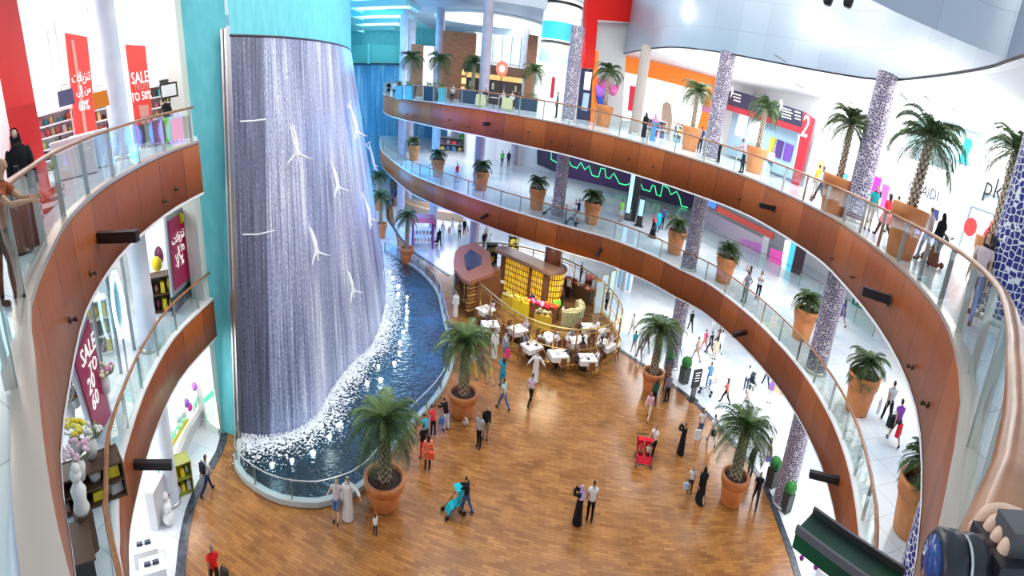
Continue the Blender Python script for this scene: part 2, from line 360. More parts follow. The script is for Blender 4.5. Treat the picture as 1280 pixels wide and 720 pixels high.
# big near bracket (dark metal tray, green light painted into its colour)
GREENM = noise_mat('dark_metal_green_light', (.012, .02, .022), (.0, .10, .03), .9, rough=.3, metal=.5)
A = at(1003, 662, 11.7); B = at(1120, 745, 11.7)
d = (B-A); t = thing('light_bracket', 'large dark metal lamp tray with painted green light jutting out in front, bottom right', 'bracket', A, math.atan2(d.y, d.x))
Ln = d.length
MB().box((Ln/2, 0, 0), (Ln, .30, .14)).build('tray', GREENM, t)
MB().box((Ln/2, .16, .09), (Ln, .03, .06)).box((Ln/2, -.16, .09), (Ln, .03, .06)).build('edge', mat('gunmetal', (.16, .15, .16), .35, .8), t)
KN = mat('knob_metal', (.10, .06, .04), .4, .6)
kn = None
for i, (x, y, z) in enumerate([(228, 235, 12.1), (197, 253, 12.1), (109, 343, 12), (83, 401, 12), (683, 176, 11.3), (708, 181, 11.3), (563, 150, 11.4), (585, 159, 11.4), (622, 164, 11.4), (660, 165, 11.4), (785, 198, 12), (820, 209, 12), (918, 247, 12), (1042, 324, 12), (1070, 348, 12), (1143, 460, 12), (1158, 505, 12), (519, 146, 11.4), (509, 143, 11.4)]):
    # hits the fascia curve nearest that line of sight
    r = ray(x, y); az = math.atan2(r.x, r.y); pth = E2 if az > -.45 else E2L
    j = min(range(1, len(pth)-1), key=lambda q: abs(math.atan2(pth[q].x, pth[q].y)-az)+(0 if pth[q].length > 1 else 9))
    p = pth[j]; dd = p.length; zz = min(max(CAMZ+r.z/math.hypot(r.x, r.y)*dd, L2-1.45), L2-.4); tt = (pth[j+1]-pth[j-1]).normalized()
    o = MB().lathe((0, 0, 0), [(.05, 0), (.06, .03), (.03, .05), (.03, .1), (.045, .12), (.045, .15), (.02, .16)], 10, M=Matrix.Rotation(-PI/2, 3, 'X')).build('fascia_hook', KN, smooth=True)
    o.location = (p.x+tt.y*.03, p.y-tt.x*.03, zz); o.rotation_euler = (0, 0, math.atan2(-tt.x, tt.y)-PI/2)
    tag(o, 'small dark metal hook on a wood panel of the top floor fascia', 'hook', 'hooks on the wood fascia')
# ------------------------------------------------------------------ waterfall wall
base_px = [(303, 549), (318, 551), (338, 551), (369, 543), (393, 527), (404, 510), (420, 483), (443, 455), (459, 442), (467, 430), (478, 400), (482, 370), (480, 337), (477, 310)]
top_px = [(288, 45), (310, 45.2), (330, 46), (352, 47), (370, 48.5), (385, 50), (400, 52), (412, 54), (420, 55.5), (426, 57), (432, 59), (436, 61), (438.5, 64), (439.5, 68)]
WT = 15.9
BP = [at(x, y, 0) for x, y in base_px]; TP = [at(x, y, WT) for x, y in top_px]
def spl3(P, n):
    out = []; m = len(P)
    for i in range(m-1):
        p0, p1, p2, p3 = P[max(i-1, 0)], P[i], P[i+1], P[min(i+2, m-1)]
        for j in range(n):
            t = j/n; out.append(.5*((2*p1)+(p2-p0)*t+(2*p0-5*p1+4*p2-p3)*t*t+(3*p1-p0-3*p2+p3)*t**3))
    out.append(P[-1]); return out
BC = spl3(BP, 4); TC = spl3(TP, 4)
def water_fall_mat(name, dark, light, foam, s=1.0, lo=.36, hi=.6):
    m = mat(name, dark, .35); N, L = nt(m); b = N['Principled BSDF']; b.inputs['Specular IOR Level'].default_value = .6
    uv = N.new('ShaderNodeUVMap'); uv.uv_map = 'UVMap'
    mp = N.new('ShaderNodeMapping'); mp.inputs['Scale'].default_value = (5.5*s, .10*s, 1)
    n1 = N.new('ShaderNodeTexNoise'); n1.inputs['Scale'].default_value = 1.6; n1.inputs['Detail'].default_value = 6; n1.inputs['Roughness'].default_value = .75
    mp2 = N.new('ShaderNodeMapping'); mp2.inputs['Scale'].default_value = (26*s, 7*s, 1)
    n2 = N.new('ShaderNodeTexNoise'); n2.inputs['Scale'].default_value = 1.0; n2.inputs['Detail'].default_value = 3
    mp3 = N.new('ShaderNodeMapping'); mp3.inputs['Scale'].default_value = (.32, .06, 1)
    n3 = N.new('ShaderNodeTexNoise'); n3.inputs['Scale'].default_value = 1.3; n3.inputs['Detail'].default_value = 2
    L.new(uv.outputs[0], mp.inputs[0]); L.new(uv.outputs[0], mp2.inputs[0]); L.new(uv.outputs[0], mp3.inputs[0])
    L.new(mp.outputs[0], n1.inputs[0]); L.new(mp2.outputs[0], n2.inputs[0]); L.new(mp3.outputs[0], n3.inputs[0])
    a = N.new('ShaderNodeMath'); a.operation = 'MULTIPLY_ADD'; a.inputs[1].default_value = .42; L.new(n2.outputs[0], a.inputs[0]); 
    c = N.new('ShaderNodeMath'); c.operation = 'MULTIPLY_ADD'; c.inputs[1].default_value = .5; c.inputs[2].default_value = -.32; L.new(n3.outputs[0], c.inputs[0])
    d = N.new('ShaderNodeMath'); d.operation = 'MULTIPLY_ADD'; d.inputs[1].default_value = .85; L.new(n1.outputs[0], d.inputs[0]); L.new(c.outputs[0], d.inputs[2]); L.new(d.outputs[0], a.inputs[2])
    r = ramp(N, [(lo, dark), (hi, light), (min(1, hi+.13), foam)])
    L.new(a.outputs[0], r.inputs[0]); L.new(r.outputs[0], b.inputs['Base Color'])
    bp = N.new('ShaderNodeBump'); bp.inputs['Strength'].default_value = .5; bp.inputs['Distance'].default_value = .08; L.new(n1.outputs[0], bp.inputs['Height']); L.new(bp.outputs[0], b.inputs['Normal'])
    return m
def sheet(name, B, T, m, parent=None, nz=10, bulge=.0):
    mb = MB(); n = len(B); acc = [0]
    for a, b in zip(B[:-1], B[1:]): acc.append(acc[-1]+(b-a).length)
    for k in range(nz+1):
        t = k/nz
        for i in range(n): mb.v.append(tuple(B[i].lerp(T[i], t)))
    for k in range(nz):
        for i in range(n-1): mb.f.append((k*n+i, k*n+i+1, (k+1)*n+i+1, (k+1)*n+i))
    me = mb.mesh(name, True, False); u = me.uv_layers.new(name='UVMap')
    for lp in me.loops:
        vi = lp.vertex_index; u.data[lp.index].uv = (acc[vi % n], me.vertices[vi].co.z)
    return link(name, me, m, parent)
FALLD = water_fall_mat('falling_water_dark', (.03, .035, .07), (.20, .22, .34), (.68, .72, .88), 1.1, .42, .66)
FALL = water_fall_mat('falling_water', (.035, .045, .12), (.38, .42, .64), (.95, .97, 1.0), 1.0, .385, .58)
wf = thing('waterfall', 'huge curved indoor waterfall wall with white water streaming over dark panels', 'waterfall', (0, 0, 0))
ni = 9
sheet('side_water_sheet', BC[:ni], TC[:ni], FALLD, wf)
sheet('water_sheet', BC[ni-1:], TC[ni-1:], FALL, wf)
# top lip and steel side frame
MB().tube([p+Vector((0, 0, .02)) for p in TC], .045, 6).build('top_lip', DARK, wf)
bl, tl = BP[0], TP[0]
fr = MB()
for dx in (0, 1):
    pass
def slat(b, t, w, th):   # upright bar between base and top points with plan width w to the left
    dirv = Vector((-1, -.05, 0)).normalized()
    v = [b, b+dirv*w, t+dirv*w, t]; q = Vector((0.05, -1, 0))*th
    return MB().add(v+[p+q for p in v], [(0, 1, 2, 3), (4, 7, 6, 5), (0, 4, 5, 1), (1, 5, 6, 2), (2, 6, 7, 3), (3, 7, 4, 0)])
slat(bl+Vector((0, 0, -.1)), tl+Vector((0, 0, .25)), .26, .35).build('steel_side_frame', STEEL, wf)
slat(bl+Vector((-.1, -.36, -.1)), tl+Vector((-.1, -.36, .25)), .05, .06).build('frame_edge', mat('dull_steel', (.3, .3, .34), .35, .9), wf)
# thin glitter ledges across the dark side panel
for pts in (((300, 152), (318, 151), (333, 149)), ((303, 293), (322, 293), (344, 288)), ((304, 412), (330, 411), (350, 407))):
    pp = []
    for x, y in pts:
        p = ray(x, y); A = BC[0]; B_ = BC[ni-1]
        q = atv(x, y, (A.x*.5+TC[0].x*.5, A.y*.5+TC[0].y*.5), (B_.x*.6+TC[ni-1].x*.4, B_.y*.6+TC[ni-1].y*.4)); pp.append(q)
    MB().tube(pp, .035, 5).build('splash_ledge', mat('white_foam', (.85, .88, .95), .6), wf)

# plaster walls round and above the waterfall, the cyan light painted in as teal
TEAL = noise_mat('teal_plaster_cyan_light', (.13, .58, .66), (.17, .66, .73), 3, (1, 1, .4), rough=.55)
PALE = mat('pale_green_plaster', (.72, .80, .74), .5)
top2 = [p.copy() for p in TC]
UP = 26
wl = [Vector((-13.95, 17.05, 0)), Vector((-13.0, 17.0, 0))]
mb = MB()
b0 = BP[0]+Vector((-.22, .03, 0)); t0 = TP[0]+Vector((-.22, .03, 0)); mb.add([(-14.0, 17.0, 0), tuple(b0), tuple(t0), (TC[0].x-.05, TC[0].y+.05, UP), (-14.0, 17.0, UP)], [(0, 1, 2, 4), (2, 3, 4)])
struct(mb.build('wall_left', TEAL))
# wall above the fall
mb = MB(); P = [Vector((p.x-.05, p.y+.05, 0)) for p in TC]+[Vector((-24, 62, 0)), Vector((-34, 84, 0))]
n = len(P)
for i in range(n): mb.v += [(P[i].x, P[i].y, WT-.02), (P[i].x, P[i].y, UP)]
for i in range(n-1): mb.f.append((2*i, 2*i+2, 2*i+3, 2*i+1))
struct(mb.build('wall_left.001', TEAL, smooth=True))
# return wall between shops and waterfall (pale jamb)
struct(MB().box((-14.35, 16.9, 13), (.8, .5, 26)).build('trim_16', PALE))
struct(MB().box((-23.5, 17.4, 13), (18, .3, 26)).build('wall_left.002', WHITE))
# second waterfall far behind, its blue light painted into the water colour
FALL2 = water_fall_mat('far_water_blue_light', (.01, .16, .42), (.06, .42, .85), (.5, .85, 1), .7, .38, .6)
A2 = Vector((-31, 82, 0)); B2 = Vector((-14, 86, 0))
B2s = [A2.lerp(B2, i/12) for i in range(13)]; T2s = [p+Vector((0, 0, 16.0-.0)) for p in B2s]
w2 = thing('waterfall', 'second waterfall wall far behind, blue light painted into its colour, beyond the big one', 'waterfall')
sheet('water_sheet', B2s, T2s, FALL2, w2, 4)
struct(MB().box((-22.5, 84.6, 20.6), (24, .5, 9.2), rz=.232).build('wall_back', TEAL))
CY = mat('turquoise_panel', (.10, .55, .60), .4)
MB().add([Vector((-31, 81.6, 16.1)), Vector((-14, 85.6, 16.1)), Vector((-14, 85.6, 18.6)), Vector((-31, 81.6, 18.6))], [(0, 1, 2, 3)]).build('band', CY, w2)
for x in (-27.3, -22, -16.8): MB().box((x, 84+(x+22.5)*.235-1.6, 17.4), (.35, .3, 2.6)).build('band_post', TEAL, w2)
MB().box((-22.5, 83.0, 16.1), (19, .5, .18), rz=.232).build('lip', DARK, w2)

# ------------------------------------------------------------------ pool
pool_in = [(306, 552), (297, 556), (294, 590), (318, 616), (350, 632), (385, 637), (412, 634), (458, 612), (508, 546), (546, 504), (562, 474), (567, 447), (556, 396), (549, 369), (531, 346), (509, 330), (482, 318)]
po = [at(x, y, 0) for x, y in pool_in]
rim = smooth_path([(p.x, p.y) for p in po[1:]], .6)
inner = [(p.x-.15, p.y-.05) for p in BC[::-1]]
WAT = mat('pool_water', (.008, .045, .07), .08); N, L = nt(WAT); b = N['Principled BSDF']
tc = N.new('ShaderNodeTexCoord'); n1 = N.new('ShaderNodeTexNoise'); n1.inputs['Scale'].default_value = 3.2; n1.inputs['Detail'].default_value = 4
n0 = N.new('ShaderNodeTexNoise'); n0.inputs['Scale'].default_value = .3; n0.inputs['Detail'].default_value = 2
r0 = ramp(N, [(.35, (.003, .012, .018)), (.55, (.006, .035, .055)), (.75, (.012, .08, .2))])
bp = N.new('ShaderNodeBump'); bp.inputs['Strength'].default_value = .9; bp.inputs['Distance'].default_value = .12
L.new(tc.outputs['Object'], n1.inputs[0]); L.new(tc.outputs['Object'], n0.inputs[0]); L.new(n0.outputs[0], r0.inputs[0]); L.new(r0.outputs[0], b.inputs['Base Color']); L.new(n1.outputs[0], bp.inputs['Height']); L.new(bp.outputs[0], b.inputs['Normal'])
pw = MB().plan([tuple(p) for p in rim]+[(p[0], p[1]) for p in [Vector((-14.5, 47.6))]]+inner, .14).build('pool_water', WAT, fix=False)
pw['kind'] = 'stuff'; tag(pw, 'dark rippling water of the pool below the big waterfall', 'water')
struct(MB().strip(rim[::-1], [(0, .06), (0, .3), (.28, .3), (.30, .0)]).build('trim_17', mat('pool_kerb', (.50, .56, .55), .35)))
railing([Vector(p) for p in offset(rim[::-1], .12)], .28, 'low curved glass railing running round the waterfall pool', inner=0, wide=.035, gm=GLASSB, rail=STEEL, post=1.9, h=.85)
# foam along the foot of the fall
FOAM = mat('foam', (.9, .94, 1), .5); N, L = nt(FOAM); b = N['Principled BSDF']
tc = N.new('ShaderNodeTexCoord'); n1 = N.new('ShaderNodeTexNoise'); n1.inputs['Scale'].default_value = 7.5; n1.inputs['Detail'].default_value = 7
uvn = N.new('ShaderNodeUVMap'); uvn.uv_map = 'UVMap'; sx = N.new('ShaderNodeSeparateXYZ')
ma = N.new('ShaderNodeMath'); ma.operation = 'MULTIPLY_ADD'; ma.inputs[1].default_value = -.42; 
r1 = ramp(N, [(.30, (0, 0, 0)), (.40, (1, 1, 1))])
L.new(uvn.outputs[0], sx.inputs[0]); L.new(sx.outputs[1], ma.inputs[0]); L.new(n1.outputs[0], ma.inputs[2]); L.new(tc.outputs['Object'], n1.inputs[0]); L.new(ma.outputs[0], r1.inputs[0]); L.new(r1.outputs[0], b.inputs['Alpha'])
fb = [Vector((p.x, p.y)) for p in BC]; fo = offset(fb, 2.6)
mb = MB(); n = len(fb)
mb.v = [(p.x, p.y, .19) for p in fb]+[(p.x, p.y, .17) for p in fo]; mb.f = [(i, i+1, n+i+1, n+i) for i in range(n-1)]
me = mb.mesh('foam', False, True); u = me.uv_layers.new(name='UVMap')
for lp in me.loops: u.data[lp.index].uv = (0, 0 if lp.vertex_index < n else 1)
fm = link('foam', me, FOAM); fm['kind'] = 'stuff'; tag(fm, 'white churning foam along the foot of the big waterfall', 'foam')
mb = MB(); rr = random.Random(3)
for i in range(1500):
    k = rr.randrange(n-1); t = rr.random(); p = fb[k].lerp(fb[k+1], t); q = fo[k].lerp(fo[k+1], t); s = rr.random()**2.2*.85; c = p.lerp(q, s)
    mb.sphere((c.x, c.y, .2+rr.random()*.12*(1-s)), rr.uniform(.015, .045)*(1.2-s*.6), 3)
sp = mb.build('spray', mat('white_foam', (.85, .88, .95), .6)); sp['kind'] = 'stuff'; tag(sp, 'white spray droplets kicked up where the waterfall meets the pool', 'spray')
GLOW = mat('underwater_lamp_glow', (1, 1, 1), .5, emit=(.85, .97, 1), es=14)
for x, y in [(340, 580), (365, 575), (391, 565), (412, 545), (425, 530), (459, 478), (473, 457), (493, 453), (499, 440), (500, 427), (504, 414), (508, 406), (508, 397), (509, 389), (508, 382), (509, 371), (498, 367), (498, 357), (491, 347), (487, 340), (476, 474)]:
    p = at(x, y, .2); s = rnd.uniform(.09, .14)
    o = MB().lathe((0, 0, 0), [(s*.9, -.03), (s, 0), (s*.8, .03), (s*.2, .045)], 12).build('pool_lamp', GLOW, smooth=True); o.location = p
    tag(o, 'round glowing lamp in the pool water in front of the waterfall', 'pool lamp', 'underwater lamps of the pool')
for x, y in [(345, 578), (412, 542), (480, 462), (506, 400)]:
    p = at(x, y, .75); point('pool_lamp_light', p, 20, (.7, .95, 1), .4)
# ------------------------------------------------------------------ columns
def pattern_mat(name, line, hole, scale=2.2, w=.08):
    m = mat(name, line, .45); N, L = nt(m); b = N['Principled BSDF']
    uv = N.new('ShaderNodeUVMap'); uv.uv_map = 'UVMap'; vo = N.new('ShaderNodeTexVoronoi'); vo.feature = 'DISTANCE_TO_EDGE'; vo.inputs['Scale'].default_value = scale; vo.inputs['Randomness'].default_value = .55
    r = ramp(N, [(w, line), (w+.03, hole)]); r.color_ramp.interpolation = 'LINEAR'
    L.new(uv.outputs[0], vo.inputs[0]); L.new(vo.outputs[0], r.inputs[0]); L.new(r.outputs[0], b.inputs['Base Color'])
    return m
PAT = pattern_mat('lattice_column', (.60, .54, .57), (.07, .055, .15), 9, .085)
PATD = pattern_mat('lattice_column_near', (.80, .78, .78), (.015, .02, .20), 7.5, .06)
def cyl_uv(name, c, r, z0, z1, m, parent=None, n=28, r1=None):
    mb = MB(); r1 = r1 or r
    for i in range(n+1):
        a = 2*PI*i/n; mb.v += [(r*math.cos(a), r*math.sin(a), z0), (r1*math.cos(a), r1*math.sin(a), z1)]
    mb.f = [(2*i, 2*i+2, 2*i+3, 2*i+1) for i in range(n)]
    me = mb.mesh(name, True, False); u = me.uv_layers.new(name='UVMap')
    for lp in me.loops:
        i = lp.vertex_index//2; u.data[lp.index].uv = (2*PI*r*i/n, z1 if lp.vertex_index % 2 else z0)
    o = link(name, me, m, parent); 
    if parent is None: o.location = (c[0], c[1], 0)
    return o
def column(x, y, r, m, label, z0=0, z1=CEIL, group=None):
    t = thing('column', label, 'column', (x, y, 0), group=group)
    o = cyl_uv('shaft', (0, 0), r, z0, z1, m, t)
    for z in (0, L1, L2):
        if z >= z0: MB().lathe((0, 0, z), [(r+.05, 0), (r+.05, .12), (r+.01, .14)], 28).build('base_ring', STEEL, t, True)
    return t
PIPE = noise_mat('mauve_column_paint', (.42, .38, .47), (.50, .46, .55), 2, rough=.4)
cA = (3.25, 38.9); cB = (12.2, 30.4); cC = (14.55, 17.25); cD = (9.7, 5.55)
column(*cA, .52, PAT, 'tall lattice patterned column rising out of the cafe')
column(*cB, .52, PAT, 'tall lattice patterned column next to the black menu stand')
column(*cC, .52, PAT, 'tall lattice patterned column by the ball shaped box shrubs')
column(*cD, .62, PATD, 'thick blue and white lattice column at the right edge')
column(-13.35, 12.1, .40, noise_mat('pale_blue_column_paint', (.62, .70, .85), (.80, .84, .92), 1, rough=.3), 'slim pale blue column beside the left shops')
column(8.9, 39.6, .42, mat('stone_column', (.42, .36, .33), .6), 'brownish column in front of the orange framed shop', z0=L2)
for x, y, d, lab in ((504, 100, 61, 'mauve column nearest the second waterfall'), (514, 100, 68, 'slim mauve column half hidden behind another column'), (548, 100, 58, 'mauve column between two far palms'), (608, 60, 48, 'widest mauve column, in front of the far cafe'), (654, 60, 64, 'mauve column right of the round cafe sign')):
    p = atd(x, y, d); column(p.x, p.y, .5, PIPE, lab, z1=21.5)
cl = column(0, 0, .01, PIPE, '', z0=99) if False else None

# ------------------------------------------------------------------ ceilings
CEILM = noise_mat('white_ceiling', (.86, .86, .88), (.92, .92, .93), .6, rough=.6)
def panel_metal():
    m = mat('metal_bulkhead', (.6, .64, .7), .38, .4); N, L = nt(m); b = N['Principled BSDF']
    uv = N.new('ShaderNodeUVMap'); uv.uv_map = 'UVMap'
    br = N.new('ShaderNodeTexBrick'); br.offset = 0; br.inputs['Scale'].default_value = 1; br.inputs['Brick Width'].default_value = 2.2; br.inputs['Row Height'].default_value = 1.5
    br.inputs['Mortar Size'].default_value = .012; br.inputs['Color1'].default_value = (.46, .52, .60, 1); br.inputs['Color2'].default_value = (.40, .46, .55, 1); br.inputs['Mortar'].default_value = (.35, .37, .42, 1)
    L.new(uv.outputs[0], br.inputs[0]); L.new(br.outputs[0], b.inputs['Base Color']); return m
BULK = panel_metal()
bk = smooth_path([(8.6, 62), (8.5, 54), (8.8, 47.7), (9.6, 37), (11.1, 32.1), (13.2, 27.7), (14.4, 24.3), (15, 21), (15, 18.6), (14.6, 16.5), (13.3, 12.8), (12.1, 10), (11.3, 8.6), (9.8, 6.2), (8, 4)])
struct(uvstrip('wall_right', bk, [(0, CEIL-.05), (0, CEIL+7)], BULK))
bk2 = smooth_path([(6.5, 12.6), (8.7, 12.0), (10, 11.0), (11.1, 9.6), (11.35, 8.5), (11.3, 6.5), (10.5, 4)])
struct(uvstrip('wall_right.001', bk2, [(0, CEIL+.02), (0, CEIL+8)], BULK))
struct(MB().plan([tuple(p) for p in bk]+[(0, -9), (34, -9), (34, 96), (8.6, 96)], CEIL).build('ceiling', CEILM, fix=False))
cb = MB().strip(bk, [(-.05, CEIL-.12), (-.45, CEIL-.02), (-.45, CEIL+.02)]); struct(cb.build('trim_18', WHITE))
# slot vents and downlights in the ceiling
for x, y in [(975, 55), (1010, 125), (1040, 138), (1065, 130), (1085, 140), (1130, 122), (1150, 135), (1222, 150), (1245, 157), (1195, 140), (1000, 108), (1160, 125)]:
    p = at(x, y+18, CEIL-.03) if y < 70 else at(x, y, CEIL-.03)
    if p.length < 80:
        o = MB().box((0, 0, 0), (.9, .12, .04)).box((0, 0, .01), (1.0, .2, .02)).build('ceiling_slot', mat('slot_grey', (.25, .27, .3), .6)); o.location = p; o.rotation_euler = (0, 0, .4)
        tag(o, 'narrow dark slot vent in the white upper ceiling', 'vent', 'slot vents of the white ceiling')
# left upper ceiling
struct(MB().plan([(-12.6, 16.9), (-10.5, 9), (-6, 3.5), (-3, 1), (-3, -9), (-32, -9), (-32, 17.3)], CEIL).build('ceiling.001', CEILM, fix=False))
# far disc ceiling with oval skylight
far = smooth_path([(-16, 66), (-17.5, 60), (-16.5, 54.5), (-13, 51), (-7, 49.5), (0, 49.8), (5, 51), (9, 54)])
struct(MB().plan([tuple(p) for p in far]+[(9, 90), (-16, 90)], 20.4).build('ceiling.002', noise_mat('grey_disc_ceiling', (.26, .31, .40), (.36, .41, .50), .25, rough=.5), fix=False))
struct(MB().strip(far, [(0, 20.38), (0, 21.6)]).build('trim_19', mat('disc_edge', (.7, .75, .8), .5)))
SKYL = mat('skylight_glow', (1, 1, 1), .5, emit=(.80, .97, 1.0), es=2.2)
t = thing('oval_skylight', 'large glowing oval skylight set in the far grey ceiling', 'skylight', (-5.5, 62.5, 20.36))
MB().lathe((0, 0, 0), [(6.6, 0), (6.6, .02)], 40, sy=.85).build('glass', SKYL, t)
MB().tube([(6.75*math.cos(a*PI/20), 5.8*math.sin(a*PI/20), -.03) for a in range(40)], .16, 6, closed=True).build('rim', WHITE, t)
# stepped skylight by the second fall
for i, (y, z) in enumerate(((54, 19.4), (61, 19.4), (69, 19.4), (78, 19.4))):
    t = thing('skylight_bay', ['first', 'second', 'third', 'fourth'][i]+' bright roof light bay counted outward from the teal wall top' if False else ['nearest roof light bay over the blue waterfall', 'second nearest roof light bay over the blue waterfall', 'third roof light bay over the blue waterfall', 'farthest roof light bay over the blue waterfall'][i], 'skylight', (-16.5-(y-54)*.34, y, z+.9))
    MB().box((0, 0, 0), (6.4, 4.6, .06)).build('glass', SKYL, t)
    MB().box((0, -2.6, -.15), (6.8, .35, .5)).box((3.4, 0, -.1), (.4, 5.4, .4)).box((-3.4, 0, -.1), (.4, 5.4, .4)).build('beam', mat('pale_teal_beam', (.35, .75, .8), .5), t)
struct(MB().plan([(-40, 50), (-13, 50), (-13, 92), (-40, 92)], 20.75).build('ceiling.003', mat('pale_teal_beam', (.35, .75, .8), .5), fix=False))
for x, y in ((1035, 0), (1060, 3)):
    p = atd(x, y+1, 15); o = MB().lathe((0, 0, 0), [(.10, 0), (.14, .05), (.16, .3), (.05, .42)], 14).build('spotlight', DARK, smooth=True); o.location = p+Vector((0, 0, -.1)); tag(o, 'small dark spotlight fixed to the metal ceiling drum', 'spotlight', 'spotlights on the drum')
# ------------------------------------------------------------------ potted palms
TERRA = noise_mat('terracotta', (.62, .20, .06), (.74, .29, .10), 2.5, rough=.5)
SOIL = noise_mat('dark_soil', (.02, .013, .01), (.12, .07, .05), 14, rough=.9)
def bark_mat():
    m = mat('palm_bark', (.2, .12, .07), .8); N, L = nt(m); b = N['Principled BSDF']
    g = N.new('ShaderNodeTexCoord'); n = N.new('ShaderNodeTexNoise'); n.inputs['Scale'].default_value = 9; r = ramp(N, [(.4, (.10, .05, .03)), (.6, (.36, .24, .15))]); L.new(g.outputs['Object'], n.inputs[0]); L.new(n.outputs[0], r.inputs[0]); L.new(r.outputs[0], b.inputs['Base Color']); return m
BARK = bark_mat(); STUB = mat('pale_frond_stub', (.72, .60, .46), .7)
LEAF = noise_mat('palm_leaf_dark', (.018, .055, .022), (.09, .16, .055), 1.3, rough=.42, lo=.3, hi=.7)
LEAF2 = noise_mat('palm_leaf_light', (.07, .15, .04), (.22, .31, .11), 1.3, rough=.42, lo=.3, hi=.7)
def frond_mesh(L, up, droop, seed, leaf=.34, n=24):
    r = random.Random(seed); mb = MB(); pts = []; x = 0; z = 0; a = up
    st = L/n
    for i in range(n+1):
        pts.append(Vector((x, 0, z))); x += math.cos(a)*st; z += math.sin(a)*st; a -= droop/n*(.5+1.1*i/n)
    mb.tube(pts[::4]+[pts[-1]], .012, 4, rads=[.022-.018*i/(len(pts[::4])) for i in range(len(pts[::4])+1)])
    for i in range(2, n+1):
        t = i/n; ll = leaf*(.35+1.25*math.sin(PI*min(1, t*.9+.12))**.8)*r.uniform(.85, 1.1)
        d = (pts[i]-pts[i-1]).normalized()
        for s in (-1, 1):
            fw = .75+.5*t; out = Vector((d.x*fw, s*1.0, d.z*fw+.28*(1-t)+r.uniform(-.1, .1))).normalized()
            p = pts[i]; q = p+out*ll*.5+Vector((0, 0, .02)); e = p+out*ll+Vector((0, 0, -ll*.38)); w = d*.0125*(1.3 if L > 1 else 1)+Vector((0, 0, .007))
            mb.add([p-w, p+w, q+w*1.1, q-w*1.1, e], [(0, 1, 2, 3), (3, 2, 4)])
    return mb.mesh('frond', False, False)
FR = {}
def fronds(kind):
    if kind in FR: return FR[kind]
    L = {'big': 1.95, 'mid': 1.55, 'small': 1.15}[kind]; out = []
    for j, (up, dr) in enumerate(((1.2, 1.9), (.95, 1.9), (.6, 1.9), (.2, 1.8), (-.3, 1.2))):
        out.append([frond_mesh(L*r, up, dr, j*10+q, leaf=(.25 if j < 2 else .36)*L/1.6) for q, r in enumerate((1, .9))])
    FR[kind] = out; return out
def crown_layout(n, seed):
    r = random.Random(seed); L = []
    for i in range(n):
        tier = min(4, int(5*(i/n)**.9)); L.append((tier, i*2.39996+r.uniform(-.2, .2), r.randrange(2), r.uniform(.82, 1.08)*(.86 if tier == 0 else 1), r.uniform(-.12, .12)))
    return L
CROWN = {}
def crown_mesh(kind, n, seed):
    k = (kind, seed)
    if k in CROWN: return CROWN[k]
    mb = MB(); F = fronds(kind)
    for tier, az, q, s, tw in crown_layout(n, seed):
        me = F[tier][q]; R = Matrix.Rotation(az, 3, 'Z') @ Matrix.Rotation(tw, 3, 'X'); vs = [R @ (v.co*s) for v in me.vertices]; mb.add(vs, [tuple(p.vertices) for p in me.polygons])
    CROWN[k] = mb.mesh('crown', False, False); return CROWN[k]
POTM = {}
def pot_mesh(h, w):
    k = (h, w)
    if k not in POTM:
        r = w/2
        POTM[k] = (MB().lathe((0, 0, 0), [(r*.66, 0), (r*.70, .04), (r*.88, h*.70), (r*.88, h*.72)], 32).mesh('pot', True),
                   MB().lathe((0, 0, 0), [(r*.90, h*.70), (r*.95, h*.71), (r, h*.95), (r, h*.99), (r*.97, h), (r*.84, h), (r*.82, h*.97), (r*.80, h*.86)], 32, False).mesh('rim', True),
                   MB().lathe((0, 0, 0), [(r*.82, h*.86), (r*.5, h*.9), (.01, h*.91)], 24, False).mesh('soil', True))
    return POTM[k]
TRK = {}
def trunk_mesh(H, r):
    k = (H, r)
    if k in TRK: return TRK[k]
    n = max(6, int(H/.13)); prof = []
    for i in range(n):
        z = H*i/n; rr = r*(1.12-.22*i/n); prof += [(rr*.86, z), (rr*1.1, z+H/n*.75)]
    prof.append((r*.9, H))
    a = MB().lathe((0, 0, 0), prof, 14).mesh('trunk', True)
    mb = MB()
    for i in range(n):
        z = H*(i+.5)/n; rr = r*(1.14-.22*i/n)
        for kk in range(7):
            an = 2*PI*(kk+.5*(i % 2))/7; c = Vector((rr*math.cos(an), rr*math.sin(an), z))
            o = Vector((math.cos(an), math.sin(an), 0)); t = Vector((-math.sin(an), math.cos(an), 0))
            mb.add([c-t*.06-Vector((0, 0, .055)), c+t*.06-Vector((0, 0, .055)), c+t*.045+o*.05+Vector((0, 0, .05)), c-t*.045+o*.05+Vector((0, 0, .05)), c+o*.0+Vector((0, 0, .07))], [(0, 1, 2, 3), (3, 2, 4)])
    b = mb.mesh('frond_stubs', False, False)
    TRK[k] = (a, b); return TRK[k]
pidx = 0
